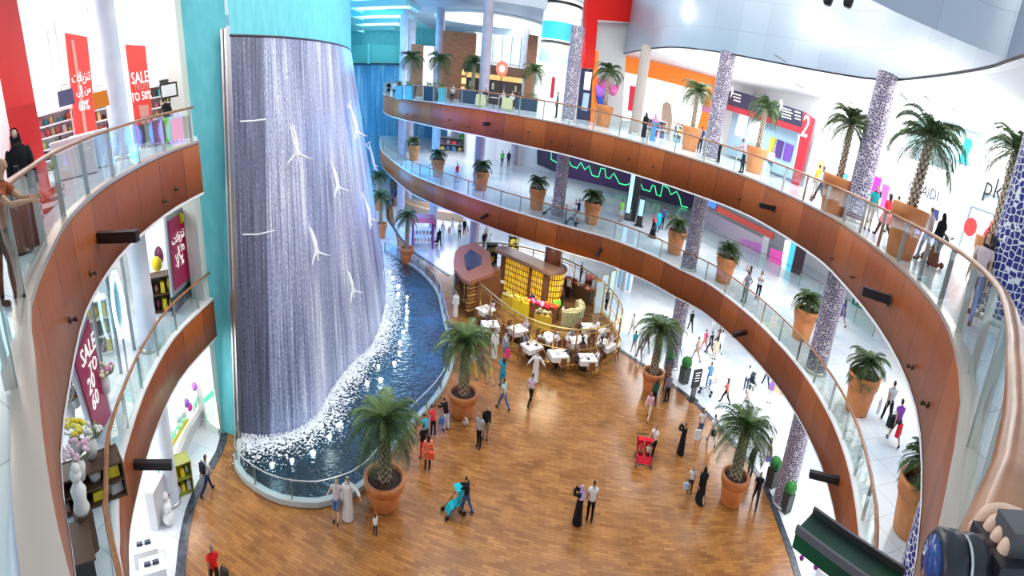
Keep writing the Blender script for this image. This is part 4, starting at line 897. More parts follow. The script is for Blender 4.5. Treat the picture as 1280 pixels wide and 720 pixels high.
# facing: degrees, 0 = away from the camera along +Y, 90 = towards -X
PP = [
 # ground floor, wooden plaza
 (270, 738, 0, 50, 1.75, 'walk', 'tee', (.75, .02, .02), K_, 'man in a bright red shirt and dark trousers at the bottom left', dict(skin=SKINB, hair=HAIRB)),
 (260, 617, 0, -20, 1.76, 'walk', 'tee', (.72, .76, .82), NV, 'man with a dark backpack walking away over the pale floor at the left', {}),
 (421, 651, 0, 190, 1.75, 'leanback', 'shorts', (.60, .52, .52), (.10, .20, .38), 'man in a pale shirt and blue shorts leaning back on the pool rail', dict(skin=SKINC, hair=HAIRB)),
 (435, 649, 0, 200, 1.78, 'hug', 'robe', W_, W_, 'man in a long white robe with an outstretched arm by the pool rail', dict(scarf=(.85, .85, .85))),
 (469, 670, 0, 25, .86, 'raise', 'tee', W_, (.05, .05, .07), 'toddler in a white top raising an arm, alone below the front palm', {}),
 (582, 642, 0, 75, 1.62, 'push', 'long', K_, JN, 'woman in a black top and blue jeans pushing the turquoise stroller', dict(long_hair=False)),
 (534, 587, 0, 20, 1.6, 'stand', 'tunic', ((.85, .10, .03), (.9, .35, .25)), K_, 'woman in an orange red patterned tunic with black leggings', dict(long_hair=True)),
 (528, 574, 0, 40, 1.62, 'stand', 'tee', K_, (.75, .05, .04), 'person in a black top and red trousers next to the orange patterned tunic', {}),
 (532, 554, 0, 60, 1.35, 'rail', 'tee', (.02, .42, .62), K_, 'child in a turquoise top leaning on the pool rail', dict(child=True)),
 (541, 544, 0, 50, 1.4, 'rail', 'tee', (.75, .04, .05), K_, 'child in a red top leaning on the pool rail', dict(child=True)),
 (557, 538, 0, 60, 1.6, 'rail', 'long', K_, (.8, .82, .85), 'woman in a black top and white skirt leaning over the pool rail beside the palm', {}),
 (584, 533, 0, 120, .95, 'crouch', 'tee', W_, W_, 'small child in white crouching at the foot of the second palm pot', dict(child=True)),
 (598, 560, 0, 150, 1.72, 'stand', 'tee', (.42, .44, .48), K_, 'man in a grey top with a strap bag, left of the standing pair', {}),
 (606, 550, 0, 200, 1.70, 'stand', 'long', K_, (.30, .22, .16), 'person in a black jacket standing behind the man in grey', {}),
 (628, 512, 0, 60, 1.72, 'walk', 'tee', (.42, .74, .76), (.08, .16, .36), 'man in a pale aqua shirt and blue jeans on the plaza', {}),
 (627, 483, 0, 30, 1.6, 'photo', 'tunic', (.03, .38, .60), (.04, .3, .5), 'woman in a blue dress with long black hair holding up her hands', dict(long_hair=True)),
 (612, 482, 0, 60, 1.2, 'walk', 'tee', (.85, .72, .05), (.75, .6, .35), 'child in a yellow shirt behind the second palm', {}),
 (591, 472, 0, 30, 1.65, 'walk', 'tee', W_, (.85, .58, .03), 'person in yellow trousers half hidden by the second palm', {}),
 (603, 463, 0, 10, 1.6, 'walk', 'tunic', (.70, .10, .35), (.6, .35, .3), 'woman in a pink top next to the person in yellow trousers', {}),
 (617, 448, 0, 185, 1.78, 'stand', 'robe', W_, W_, 'man in a white robe standing at the cafe railing', dict(scarf=(.85, .85, .85))),
 (630, 450, 0, 200, 1.65, 'stand', 'tunic', ((.14, .16, .24), (.4, .42, .5)), (.5, .45, .45), 'woman in a grey blue patterned tunic and white headscarf by the cafe', dict(scarf=(.8, .8, .82))),
 (668, 477, 0, 180, 1.78, 'wide', 'robe', W_, W_, 'man in a white robe holding both arms out, walking off from the cafe', dict(scarf=(.85, .85, .85))),
 (662, 506, 0, -30, 1.75, 'walk', 'tee', (.66, .55, .74), K_, 'man in a lilac shirt and black trousers crossing the open plaza', {}),
 (569, 396, 0, 180, 1.75, 'stand', 'robe', W_, W_, 'man in a white robe between pool and cafe wall', dict(scarf=(.85, .85, .85))),
 (736, 652, 0, 0, 1.76, 'stand', 'tee', W_, K_, 'man in a white shirt and black trousers at the middle of the plaza', {}),
 (721, 655, 0, 60, 1.66, 'photo', 'robe', K_, K_, 'woman in a black robe with a lilac headscarf at the middle of the plaza', dict(scarf=(.52, .40, .66))),
 (815, 570, 0, 130, 1.65, 'push', 'tee', (.85, .78, .74), K_, 'woman in a white top behind the red double stroller', {}),
 (809, 525, 0, 150, 1.68, 'walk', 'long', (.82, .50, .56), (.78, .66, .50), 'woman in a pink top and beige trousers in front of the third palm', {}),
 (816, 508, 0, 10, 1.62, 'stand', 'long', (.03, .10, .06), K_, 'person in dark clothes right behind the woman in pink', dict(long_hair=True)),
 (832, 503, 0, 20, 1.75, 'stand', 'tee', (.20, .19, .28), K_, 'man in a grey violet shirt beside the third palm pot', {}),
 (831, 488, 0, 170, 1.7, 'stand', 'tee', (.30, .20, .17), (.2, .15, .14), 'man in a brown top behind the man in grey violet', {}),
 (850, 568, 0, 40, 1.64, 'photo', 'robe', K_, K_, 'slim woman in a black robe taking a photo, right of the red stroller', dict(hair=HAIR)),
 (873, 548, 0, 180, 1.66, 'stand', 'tee', (.80, .78, .76), JN, 'person in a white top and blue jeans with a white shopping bag', dict(long_hair=True)),
 (888, 555, 0, 0, 1.66, 'walk', 'tee', (.75, .75, .75), (.7, .68, .68), 'person in white with a black shoulder bag at the kerb stone', {}),
 (861, 617, 0, 165, 1.32, 'stand', 'tee', W_, (.02, .02, .04), 'boy in a white shirt holding a bag beside the black-robed woman', dict(child=False)),
 (874, 627, 0, -10, 1.66, 'walk', 'robe', K_, K_, 'woman in a loose black robe and black headscarf left of the right hand palm', dict(scarf=(.012, .012, .014))),
 (942, 633, 0, 150, 1.76, 'walk', 'tee', K_, (.02, .025, .04), 'man all in black beside the right hand palm', {}),
 (936, 595, 0, 10, 1.7, 'stand', 'long', K_, K_, 'person in black hidden behind the right hand palm', {}),
 (958, 583, 0, 60, 1.6, 'walk', 'tee', (.75, .62, .56), (.7, .6, .6), 'woman in beige with a purple bag right of the right hand palm', {}),
 # ground floor, pale walkway
 (905, 505, 0, 40, 1.66, 'walk', 'long', (.85, .16, .10), K_, 'woman in a coral red top and black trousers on the pale walkway', dict(long_hair=True)),
 (884, 486, 0, -20, 1.75, 'push', 'tee', (.20, .45, .80), (.12, .25, .5), 'man in a sky blue shirt bent over a pushchair', {}),
 (869, 451, 0, 30, 1.75, 'walk', 'long', (.52, .40, .27), (.45, .36, .26), 'man in beige brown clothes on the walkway right of the lattice column', {}),
 (879, 439, 0, 20, 1.66, 'walk', 'tee', (.80, .08, .20), (.7, .2, .2), 'woman in a crimson top just beyond the man in beige brown', {}),
 (892, 450, 0, 10, 1.66, 'stand', 'tunic', (.78, .62, .42), (.6, .5, .4), 'woman in a cream tunic at the near end of the walking group', dict(long_hair=True)),
 (886, 443, 0, 30, 1.75, 'walk', 'tee', K_, NV, 'person in black on the left of the walking group', {}),
 (896, 434, 0, 10, 1.7, 'walk', 'tee', (.16, .11, .10), K_, 'person in dark brown inside the walking group', {}),
 (899, 441, 0, -10, 1.8, 'walk', 'long', (.80, .82, .86), (.75, .78, .85), 'tall man all in white on the right of the walking group', {}),
 (889, 424, 0, 20, 1.7, 'walk', 'tee', (.75, .80, .85), (.5, .6, .72), 'person in pale blue at the far end of the walking group', {}),
 (931, 489, 0, -30, 1.76, 'push', 'tee', (.72, .78, .85), (.06, .08, .13), 'man in a white shirt and dark trousers pushing a dark buggy', {}),
 (960, 504, 0, 170, 1.64, 'stand', 'tee', (.36, .17, .62), (.78, .72, .68), 'woman in a purple top and pale trousers under the middle floor edge', dict(long_hair=True)),
 (956, 483, 0, 0, 1.75, 'walk', 'tee', NV, NV, 'person in navy jeans partly hidden under the middle floor edge', {}),
 (931, 512, 0, 10, 1.64, 'walk', 'tee', (.74, .68, .64), (.6, .5, .5), 'dark haired woman behind the tips of the right hand palm', dict(long_hair=True)),
 (791, 443, 0, 0, 1.66, 'walk', 'tee', (.02, .48, .66), (.75, .72, .74), 'woman in a turquoise top right of the cafe', {}),
 (789, 421, 0, 10, 1.7, 'walk', 'tee', (.7, .7, .72), (.6, .5, .5), 'person in white ahead of the turquoise top, right of the cafe', {}),
 (798, 449, 0, 0, 1.74, 'walk', 'tee', (.62, .62, .64), (.22, .18, .18), 'man in a white shirt and brown trousers left of the third palm crown', {}),
 (807, 440, 0, 10, 1.7, 'walk', 'long', (.22, .12, .12), (.2, .12, .12), 'person in dark red brown behind the third palm crown', {}),
 (862, 414, 0, 0, 1.7, 'walk', 'long', K_, K_, 'person in black just right of the lattice column on the ground floor', {}),
 # far ground floor
 (565, 293, 0, 40, 1.75, 'walk', 'long', (.78, .80, .84), (.6, .62, .68), 'tall person in white walking on the far pale floor', {}),
 (561, 296, 0, 20, 1.1, 'walk', 'tee', (.85, .35, .40), (.8, .4, .4), 'child in pink beside the tall person in white on the far floor', {}),
 (574, 299, 0, 0, 1.75, 'stand', 'tee', (.45, .45, .48), K_, 'man in a grey shirt on the far pale floor', {}),
 (580, 295, 0, 0, 1.75, 'stand', 'long', K_, K_, 'person in black on the far pale floor next to the man in grey', {}),
 (584, 297, 0, 20, 1.15, 'stand', 'tee', (.85, .40, .50), (.8, .5, .5), 'child in pink beside the person in black on the far floor', {}),
 (549, 307, 0, 30, 1.65, 'push', 'long', K_, K_, 'person in black with a pushchair near the purple kiosk', {}),
 (553, 298, 0, 10, 1.7, 'stand', 'tee', (.80, .80, .82), W_, 'person in white near the purple kiosk', {}),
 (543, 291, 0, 180, 1.68, 'stand', 'long', (.75, .76, .80), (.1, .1, .12), 'person in black and white behind the purple kiosk', {}),
 (484, 266, 0, 10, 1.75, 'stand', 'long', (.02, .03, .12), K_, 'person in dark blue at the far end of the pool path', {}),
 (491, 259, 0, 20, 1.75, 'stand', 'tee', (.12, .08, .30), NV, 'person in violet at the far end of the pool path', {}),
 (494, 252, 0, -20, 1.75, 'walk', 'long', (.05, .10, .35), K_, 'person in deep blue farthest down the pool path', {}),
 (607, 303, 0, 0, 1.7, 'walk', 'long', (.4, .4, .42), K_, 'person in black trousers just beyond the cafe roof', {}),
 # middle floor
 (522, 186, 1, 0, 1.75, 'walk', 'tee', (.02, .12, .5), (.02, .08, .3), 'person in blue between the two leftmost middle floor palms', {}),
 (571, 228, 1, 40, 1.6, 'raise', 'tee', (.80, .05, .07), (.7, .72, .78), 'boy in a red shirt with a raised arm on the middle floor', {}),
 (627, 209, 1, 0, 1.75, 'stand', 'tee', (.08, .55, .10), (.02, .1, .16), 'man in a green shirt far back on the middle floor', {}),
 (635, 209, 1, 0, 1.78, 'stand', 'long', (.03, .04, .10), (.02, .03, .08), 'man in a dark suit far back on the middle floor', {}),
 (721, 280, 1, 60, 1.72, 'photo', 'shorts', NV, (.8, .8, .82), 'man in a navy shirt and white shorts on the middle floor', {}),
 (706, 279, 1, 80, 1.25, 'stand', 'long', (.03, .03, .08), K_, 'child in dark clothes by the base of the lattice column on the middle floor', dict(child=True)),
 (775, 277, 1, 20, 1.70, 'stand', 'shorts', (.25, .65, .08), (.55, .6, .55), 'person in a lime green shirt by the blue lit pillar', {}),
 (815, 297, 1, 30, 1.66, 'walk', 'robe', K_, K_, 'woman in a black robe and red scarf on the middle floor', dict(scarf=(.75, .1, .12))),
 (821, 290, 1, 0, 1.66, 'stand', 'tunic', (.02, .50, .62), (.05, .15, .3), 'woman in a turquoise tunic beside the red scarf', {}),
 (826, 287, 1, 0, 1.76, 'stand', 'long', (.05, .06, .22), K_, 'man in dark blue behind the turquoise tunic', {}),
 (929, 378, 1, 10, 1.75, 'hips', 'tee', (.22, .25, .32), (.20, .27, .24), 'man in a grey shirt and green grey trousers with a hand on his hip', {}),
 (932, 366, 1, 30, 1.62, 'photo', 'tee', (.25, .2, .2), K_, 'dark haired woman half behind the man in grey on the middle floor', dict(long_hair=True)),
 (946, 374, 1, 150, 1.66, 'fold', 'tee', (.76, .80, .88), (.02, .02, .03), 'woman in a white blouse and black trousers on the middle floor', dict(long_hair=True)),
 (1050, 407, 1, 20, 1.64, 'walk', 'dress', (.09, .09, .28), NV, 'woman in a navy dress right of the big lattice column', dict(long_hair=True)),
 (1106, 529, 1, -30, 1.76, 'walk', 'tee', (.55, .56, .60), K_, 'man in a light grey shirt with a shoulder strap, middle floor right', {}),
 (1115, 554, 1, -20, 1.72, 'walk', 'shorts', (.36, .10, .55), (.03, .05, .06), 'man in a purple shirt and dark shorts, middle floor right', {}),
 # top floor
 (804, 172, 2, 10, 1.64, 'stand', 'robe', K_, K_, 'woman in a black robe left of the blue-robed shopper on the top floor', dict(scarf=(.012, .012, .014))),
 (815, 176, 2, 10, 1.64, 'stand', 'robe', (.10, .30, .62), K_, 'woman in a blue robe and pink headscarf on the top floor', dict(scarf=(.70, .22, .38))),
 (873, 191, 2, -20, 1.76, 'rail', 'long', (.02, .06, .20), (.02, .04, .1), 'man in dark blue leaning on the top floor rail left of the column', {}),
 (897, 203, 2, 80, 1.76, 'rail', 'tee', (.62, .80, .84), K_, 'man in a pale cyan shirt leaning on the top floor rail', {}),
 (926, 216, 2, 60, 1.74, 'rail', 'tee', (.85, .42, .52), K_, 'man in a pink shirt at the top floor rail', {}),
 (959, 221, 2, 150, 1.76, 'stand', 'long', (.72, .78, .82), K_, 'man in a white shirt and black trousers below the direction sign', {}),
 (1016, 248, 2, 10, 1.7, 'stand', 'tee', (.85, .72, .05), (.6, .5, .5), 'person in a yellow shirt on the top floor', {}),
 (1021, 254, 2, 60, 1.76, 'walk', 'long', (.75, .76, .80), K_, 'man in white walking left of a top floor palm', {}),
 (1083, 288, 2, 160, 1.70, 'stand', 'shorts', (.02, .42, .46), (.55, .42, .28), 'person in a teal shirt and khaki shorts right of the lattice column, top floor', {}),
 (1091, 281, 2, 20, 1.6, 'walk', 'tee', (.72, .70, .74), (.45, .5, .62), 'person in white behind the teal shirt on the top floor', dict(long_hair=True)),
 (1101, 297, 2, 10, 1.66, 'walk', 'tunic', (.80, .04, .06), K_, 'woman in a red top with long black hair on the top floor', dict(long_hair=True)),
 (1113, 294, 2, 10, 1.72, 'walk', 'tee', (.10, .35, .52), (.15, .25, .4), 'person in blue next to the red top on the top floor', {}),
 (1151, 327, 2, 0, 1.74, 'push', 'long', (.82, .72, .72), (.22, .34, .58), 'man in a white top and blue jeans behind the biggest top floor pot', dict(hair=HAIRB)),
 (1164, 333, 2, 0, 1.66, 'stand', 'robe', K_, K_, 'woman in a black robe by the white shop window, top floor right', dict(scarf=(.012, .012, .014))),
 (1206, 404, 2, 120, 1.6, 'stand', 'tee', (.65, .5, .5), (.10, .22, .5), 'person in blue jeans beside the pot nearest the right edge', dict(long_hair=True)),
 (1214, 392, 2, 60, 1.6, 'stand', 'long', K_, K_, 'dark haired person behind the pot nearest the right edge', dict(long_hair=True)),
 (213, 190, 2, 20, 1.6, 'push', 'long', K_, K_, 'person in black standing over the lime green suitcase on the top floor left', dict(dist=21.3)),
]
for r in PP:
    person(*r[:10], **r[10])
# bags, strollers and what people carry
bk1 = at(260, 617, 0); t = bag((bk1.x+.02, bk1.y-.22, 1.08), (.30, .17, .40), (.02, .02, .04), 'dark backpack on the man walking away at the left', 'backpack', 'backpack', -.35)
bag(at(281, 722, 0), (.35, .12, .36), (.06, .05, .05), 'dark shopping bag carried by the man in the red shirt'); 
bag(tuple(at(871, 549, .45)), (.42, .12, .50), (.85, .86, .88), 'white shopping bag of the person in white top and blue jeans')
bag(tuple(at(857, 611, .45)), (.26, .1, .28), (.45, .60, .85), 'pale blue shopping bag held by the boy in white')
bag(tuple(at(960, 577, .5)), (.24, .1, .26), (.16, .10, .45), 'small purple bag held by the woman in beige')
bag(tuple(at(539, 573, .75)), (.3, .16, .28), (.85, .12, .05), 'red orange handbag on the woman in the patterned tunic')
bag(tuple(at(552, 530, .4)), (.3, .14, .3), (.10, .25, .62), 'blue shopping bag at the pool rail beside the second palm')
bag(tuple(at(634, 447, .25)), (.34, .14, .5), (.90, .05, .30), 'bright pink bag held beside the white headscarf at the cafe')
bag(tuple(at(1122, 545, L1+.35)), (.42, .14, .42), (.85, .02, .04), 'bright red bag held by the man in the purple shirt', rzv=.4)
bag(tuple(at(1113, 533, L1+.55)), (.40, .2, .40), (.02, .03, .03), 'black bag between the two men on the middle floor, right')
bag(tuple(at(1097, 517, L1+.3)), (.14, .08, .5), (.80, .82, .84), 'long white bag carried by the man in light grey, middle floor')
bag(tuple(at(891, 545, .7)), (.24, .1, .3), (.02, .02, .02), 'black shoulder bag on the person in white at the kerb stone')
p = at(566, 642, .02); stroller((p.x, p.y, .02), 2.1, (.02, .50, .60), 'turquoise stroller on the open wooden plaza')
p = at(803, 578, .02); t = stroller((p.x, p.y, .02), 2.6+.4, (.80, .02, .05), 'red double stroller with two small children in it', True)
for dx, c, lab in ((-.2, (.8, .8, .8), 'small child in white sitting in the left seat of the red stroller'), (.2, (.75, .1, .12), 'small child in red sitting in the right seat of the red stroller')):
    R = Matrix.Rotation(3.0, 3, 'Z') @ Vector((dx, -.12, 0)); person(0, 0, 0, math.degrees(3.0), .92, 'sit', 'tee', c, K_, lab, pos=(p.x+R.x, p.y+R.y, .22), child=True)
p = at(881, 492, .0); stroller(p, 1.0, (.55, .65, .78), 'pale blue pushchair in front of the man in the sky blue shirt')
p = at(939, 484, .0); stroller(p, -.8, (.03, .04, .05), 'dark buggy pushed along the pale walkway')
p = at(546, 306, .0); stroller(p, .6, (.03, .03, .04), 'black pushchair beside the purple kiosk')
p = at(713, 281, L1); stroller(p, 1.5, (.03, .04, .05), 'dark pushchair beside the man in the navy shirt, middle floor')
p = at(686, 269, L1); stroller(p, 1.2, (.05, .03, .05), 'dark pushchair left of the lattice column, middle floor')
p = at(1160, 330, L2); stroller(p, .3, (.02, .02, .03), 'black pushchair before the white shop window, top floor right')
# diving figures on the waterfall
SILV = mat('white_fibreglass', (.92, .93, .97), .35)
def on_fall(px, py):
    best = None
    r = ray(px, py)
    for i in range(ni-1, len(BC)-1):
        A, B = BC[i], BC[i+1]; n = Vector((B.y-A.y, -(B.x-A.x), 0))
        T = TC[i]; n2 = (B-A).cross(T-A).normalized()
        s = (A-Vector((0, 0, CAMZ))).dot(n2)/r.dot(n2); P_ = Vector((0, 0, CAMZ))+r*s
        d = (P_-A).dot(B-A)/(B-A).length_squared; zt = max(0, min(1, P_.z/WT)); base = P_-(T-A)*zt; u = (base-A).dot(B-A)/(B-A).length_squared
        if -.05 <= u <= 1.05 and (best is None or s < best[0]): best = (s, P_, n2)
    return best
dv = body('dive'); dmesh = dv[0]
for i, (x, y, a, sc) in enumerate([(363, 178, .15, 1.0), (435, 152, .1, 1.15), (411, 222, .2, 1.05), (384, 302, .15, 1.0), (431, 352, .12, 1.0), (452, 262, .1, 1.15), (453, 150, .05, 1.2), (458, 118, .05, 1.3), (391, 40+62, .1, 1.0), (459, 196, .05, 1.2)]):
    if i in (6, 8): continue
    b = on_fall(x, y)
    if not b: continue
    nn = b[2]; nn = nn if nn.y < 0 or nn.x > 0 else -nn
    o = link('diver_sculpture', dmesh, SILV); h = Vector((nn.x, nn.y, 0)).normalized()
    R = Matrix((Vector((-h.y, h.x, 0)), -h, Vector((0, 0, 1)))).transposed()   # local y (front) towards wall
    R = R @ Matrix.Rotation(PI-.28, 3, 'X') @ Matrix.Rotation(a, 3, 'Z')
    s = 1.05*sc
    o.matrix_world = Matrix.Translation(b[1]+h*.45-(R @ Vector((0, 0, .9*s)))) @ (R.to_4x4()) @ Matrix.Diagonal((s, s, s, 1))
    tag(o, 'white sculpture of a diving man head down on the waterfall', 'sculpture', 'diving figures on the waterfall')
# ------------------------------------------------------------------ outer walls (set well back behind the walkways)
LITW = mat('shop_glow_white', (.9, .9, .9), .5, emit=(1, .97, .94), es=.55)  # emission stands in for the lit shop interiors behind these white surfaces
def wall_run(nm, pts, z0, z1, m=WHITE):
    mb = MB(); n = len(pts)
    for x, y in pts: mb.v += [(x, y, z0), (x, y, z1)]
    mb.f = [(2*i, 2*i+2, 2*i+3, 2*i+1) for i in range(n-1)]; return struct(mb.build(nm, m))
wall_run('wall_back.001', [(-13, 84), (2, 60), (5, 52), (9, 51), (18, 47.3), (20.95, 44), (20.95, -8)], L2, CEIL+2.6)
wall_run('wall_back.002', [(-14, 90), (-8, 67), (-3.8, 66.6), (6.1, 60.8), (23.5, 53.3), (26, 47), (29, 30), (29, -8)], L1, L2-1.3)
wall_run('wall_back.003', [(-14, 95), (-4, 70), (8, 66), (22, 56), (31, 40), (31, -8)], 0, L1-1.3)
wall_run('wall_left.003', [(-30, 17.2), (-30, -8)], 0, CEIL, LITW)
NOFS = (0, 0, 0)
def slab(pts, A, B, m, name, parent=None, th=.06, off=0):      # polygon on a vertical wall plane, traced through pixels
    n = Vector((-(B[1]-A[1]), B[0]-A[0], 0)).normalized()
    if n.dot(Vector((-A[0], -A[1], 0))) < 0: n = -n
    P = [atv(x, y, A, B)+n*off for x, y in pts]
    if parent is not None: P = [p-Vector(parent.location) for p in P]
    return MB().poly(P, th, n).build(name, m, parent)
def wtext(body, size, px, py, A, B, m, parent=None, flip=False, tilt=0, off=.1, nm='lettering'):
    d = Vector((B[0]-A[0], B[1]-A[1], 0)).normalized(); n = Vector((-d.y, d.x, 0))
    if n.dot(Vector((-A[0], -A[1], 0))) < 0: n = -n
    right = Vector((0, 0, 1)).cross(n)      # reads left to right when seen from the void
    up = Vector((0, 0, 1)).cross(Vector((0, 0, 0))) if False else Vector((0, 0, 1))
    p = atv(px, py, A, B)
    if parent is not None and parent.type == 'EMPTY': pass
    return text(body, size, p, right, up, m, parent, off=off, name=nm)
def anchored(name, label, cat, px, py, A, B, group=None): return thing(name, label, cat, atv(px, py, A, B), 0, group)
TXW = mat('white_lettering', (.95, .95, .95), .5, emit=(1, 1, 1), es=.4); TXD = mat('dark_blue_lettering', (.02, .03, .18), .5); TXK = mat('black_lettering', (.02, .02, .02), .5)
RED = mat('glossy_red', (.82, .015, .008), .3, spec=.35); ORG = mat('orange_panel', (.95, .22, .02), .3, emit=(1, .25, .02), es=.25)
GREYB = mat('grey_blue_wall', (.50, .62, .66), .5)
# ---- top floor right: grey blue shop wall
RA, RB = (20.9, 8), (20.9, 40)
struct(slab([(1150, 147), (1262, 177), (1330, 200), (1330, 420), (1150, 345), (1128, 300)], RA, RB, GREYB, 'wall_right.002', None, .05))
t = anchored('poster', 'pale mint wall poster with a turquoise figure on the top floor right', 'poster', 1190, 180, RA, RB)
slab([(1148, 150), (1225, 170), (1214, 207), (1136, 182)], RA, RB, mat('mint_poster', (.52, .82, .76), .5), 'sheet', t, .04, .08)
slab([(1208, 176), (1213, 174), (1217, 177), (1217, 185), (1213, 190), (1211, 200), (1212, 207), (1199, 203), (1203, 195), (1204, 186)], RA, RB, mat('turquoise_print', (.02, .55, .55), .5), 'figure', t, .02, .13)
t = anchored('shop_sign', 'white shop front panel with dark thin letters pk, top floor far right', 'sign', 1260, 220, RA, RB)
slab([(1238, 178), (1330, 208), (1330, 275), (1222, 237)], RA, RB, LITW, 'panel', t, .05, .08)
wtext('pk a', 1.25, 1252, 240, RA, RB, TXK, t, off=.16)
t = anchored('shop_window', 'bright white shop window with dark lettering left of the red dotted doorway, top floor right', 'window', 1160, 260, RA, RB)
slab([(1104, 188), (1207, 221), (1186, 318), (1182, 345), (1085, 300)], RA, RB, LITW, 'glass', t, .05, .07)
wtext('OKAIDI', .75, 1156, 240, RA, RB, TXD, t, off=.14)
slab([(1170, 262), (1176, 264), (1174, 277), (1169, 276)], RA, RB, TXD, 'window_figure', t, .03, .13)
t = anchored('shop_doorway', 'lit doorway with round red sale discs at the top floor right', 'doorway', 1235, 300, RA, RB)
slab([(1215, 258), (1330, 300), (1330, 420), (1187, 345)], RA, RB, STEEL, 'frame', t, .03, .07)
slab([(1217, 261), (1330, 303), (1330, 418), (1190, 344)], RA, RB, mat('pinkish_lit_interior', (.9, .85, .84), .5, emit=(1, .93, .9), es=.55), 'interior', t, .03, .1)
dsc = mat('red_disc', (.80, .03, .03), .5)
for x, y, r in ((1216, 285, .42), (1241, 299, .5), (1247, 286, .4)):
    q = atv(x, y, RA, RB)-t.location; MB().lathe(q+Vector((-.22, 0, 0)), [(r, 0), (r, .04)], 20, M=Matrix.Rotation(-PI/2, 3, 'Y')).build('sale_disc', dsc, t)
cols6 = [(.75, .1, .12), (.15, .12, .2), (.8, .6, .2), (.2, .45, .5), (.7, .7, .7), (.35, .2, .15), (.85, .4, .5), (.1, .25, .5)]
PAL = [cloth(c) for c in cols6]
def goods_shelf(name, label, p, rzv, w, d, h, rows=3, n=6, m=None, pal=None, group=None):
    t = thing(name, label, 'shelf', p, rzv, group); m = m or WHITE; r = random.Random(int(w*100+p[0]*10)); pal = pal or PAL
    b = MB().box((0, d/2-.02, h/2), (w, .04, h)).box((-w/2, 0, h/2), (.04, d, h)).box((w/2, 0, h/2), (.04, d, h))
    for k in range(rows+1): b.box((0, 0, .04+k*(h-.08)/rows), (w, d, .05))
    b.build('shelf_frame', m, t)
    for k in range(rows):
        for j in range(n):
            hh = (h/rows)*r.uniform(.4, .75); x = -w/2+w*(j+.5)/n
            z = .07+k*(h-.08)/rows
            if r.random() < .5: MB().box((x, -.02, z+hh/2), (w/n*.7, d*.6, hh), r.uniform(-.2, .2), .85).build('goods', r.choice(pal), t)
            else: MB().lathe((x, -.02, z), [(w/n*.3, 0), (w/n*.36, hh*.5), (w/n*.2, hh*.8), (w/n*.08, hh)], 10).build('goods', r.choice(pal), t, True)
    return t
def mannequin(p, rzv, c, label, group=None):
    o = link('mannequin', body('stand')[0], mat('mannequin_white', (.8, .78, .76), .4)); o.location = p; o.rotation_euler = (0, 0, rzv); tag(o, label, 'mannequin', group)
    link('dress', shell('stand', False, 'dress', lambda b, cc, hh: False, .03, 'dress'), cloth(c), o) if ('stand', False, 'dress') in PART else link('shirt', PART[('stand', False, 'tee')], cloth(c), o)
    return o
PURP = mat('magenta_display', (.45, .02, .45), .4, emit=(.6, .05, .7), es=.4); PNK = mat('pink_display', (.80, .10, .45), .4, emit=(.9, .1, .5), es=.3); CYD = mat('cyan_display', (.05, .6, .75), .4, emit=(.1, .7, .9), es=.4)
for pts, m, lab in (([(1098, 222), (1108, 225), (1103, 250), (1094, 247)], PURP, 'tall purple display panel between the lattice column and the grey blue wall'), ([(1110, 232), (1118, 235), (1112, 262), (1104, 259)], PNK, 'pink purple display panel next to the purple one, top floor right'), ([(1060, 218), (1066, 220), (1060, 250), (1054, 248)], CYD, 'narrow cyan display panel left of the lattice column, top floor')):
    t = anchored('lit_display', lab, 'display', *pts[0], RA, RB); slab(pts, RA, RB, m, 'panel', t, .06, .4)
# ---- direction portal with the 2
DA, DB = (18.6, 44.2), (20.6, 25)
t = anchored('direction_sign', 'dark navy overhead direction sign with white lines and a red post marked 2', 'sign', 970, 130, DA, DB)
NAVY = mat('navy_sign', (.012, .02, .07), .4); SRED = mat('dark_red_sign', (.50, .02, .04), .4)
slab([(914, 112), (1008, 141), (1004, 160), (911, 131)], DA, DB, NAVY, 'navy_board', t, .12, .1)
slab([(911, 131), (1004, 160), (1003, 168), (910, 138)], DA, DB, SRED, 'red_band', t, .1, .1)
slab([(1008, 141), (1021, 150), (1000, 234), (992, 232), (1005, 165)], DA, DB, SRED, 'red_post', t, .2, .1)
wtext('2', 1.9, 1011, 161, DA, DB, TXW, t, off=.34)
for i, (x, y, w) in enumerate([(924, 119, 10), (924, 123, 9), (924, 127, 8), (986, 137.5, 12), (987, 141, 13), (986, 144.5, 11), (986, 148, 12), (1000, 141.5, 7), (1000, 146, 7), (1000, 150, 7)]):
    slab([(x-w*.5, y-w*.14-.7), (x+w*.5, y+w*.17-.7), (x+w*.5, y+w*.17+.7), (x-w*.5, y-w*.14+.7)], DA, DB, TXW, 'text_line', t, .02, .24)
for x, y in ((917, 116), (978, 134)): wtext('↑', 1.2, x, y+1, DA, DB, TXW, t, off=.25, nm='arrow')
t = anchored('boutique', 'pale blue framed shop front with yellow and purple goods below the direction sign', 'shop', 970, 180, DA, DB)
slab([(908, 134), (1002, 167), (990, 225), (900, 190)], DA, DB, mat('pale_blue_frame', (.45, .68, .85), .4), 'frame', t, .05, -.8)
for pts, m in (([(917, 140), (928, 143), (922, 170), (911, 166)], LITW), ([(931, 146), (944, 150), (938, 178), (925, 173)], LITW), ([(956, 168), (962, 170), (958, 190), (952, 188)], mat('yellow_goods', (.9, .65, .05), .5)), ([(964, 171), (972, 174), (967, 196), (960, 193)], mat('purple_goods', (.10, .04, .25), .5)), ([(974, 175), (984, 179), (979, 200), (970, 197)], mat('violet_goods', (.2, .08, .5), .5)), ([(990, 165), (1001, 169), (995, 205), (986, 200)], LITW), ([(997, 176), (1001, 178), (998, 190), (994, 188)], mat('green_frame_print', (.1, .6, .5), .5))): slab(pts, DA, DB, m, 'window_bay', t, .05, -.7)
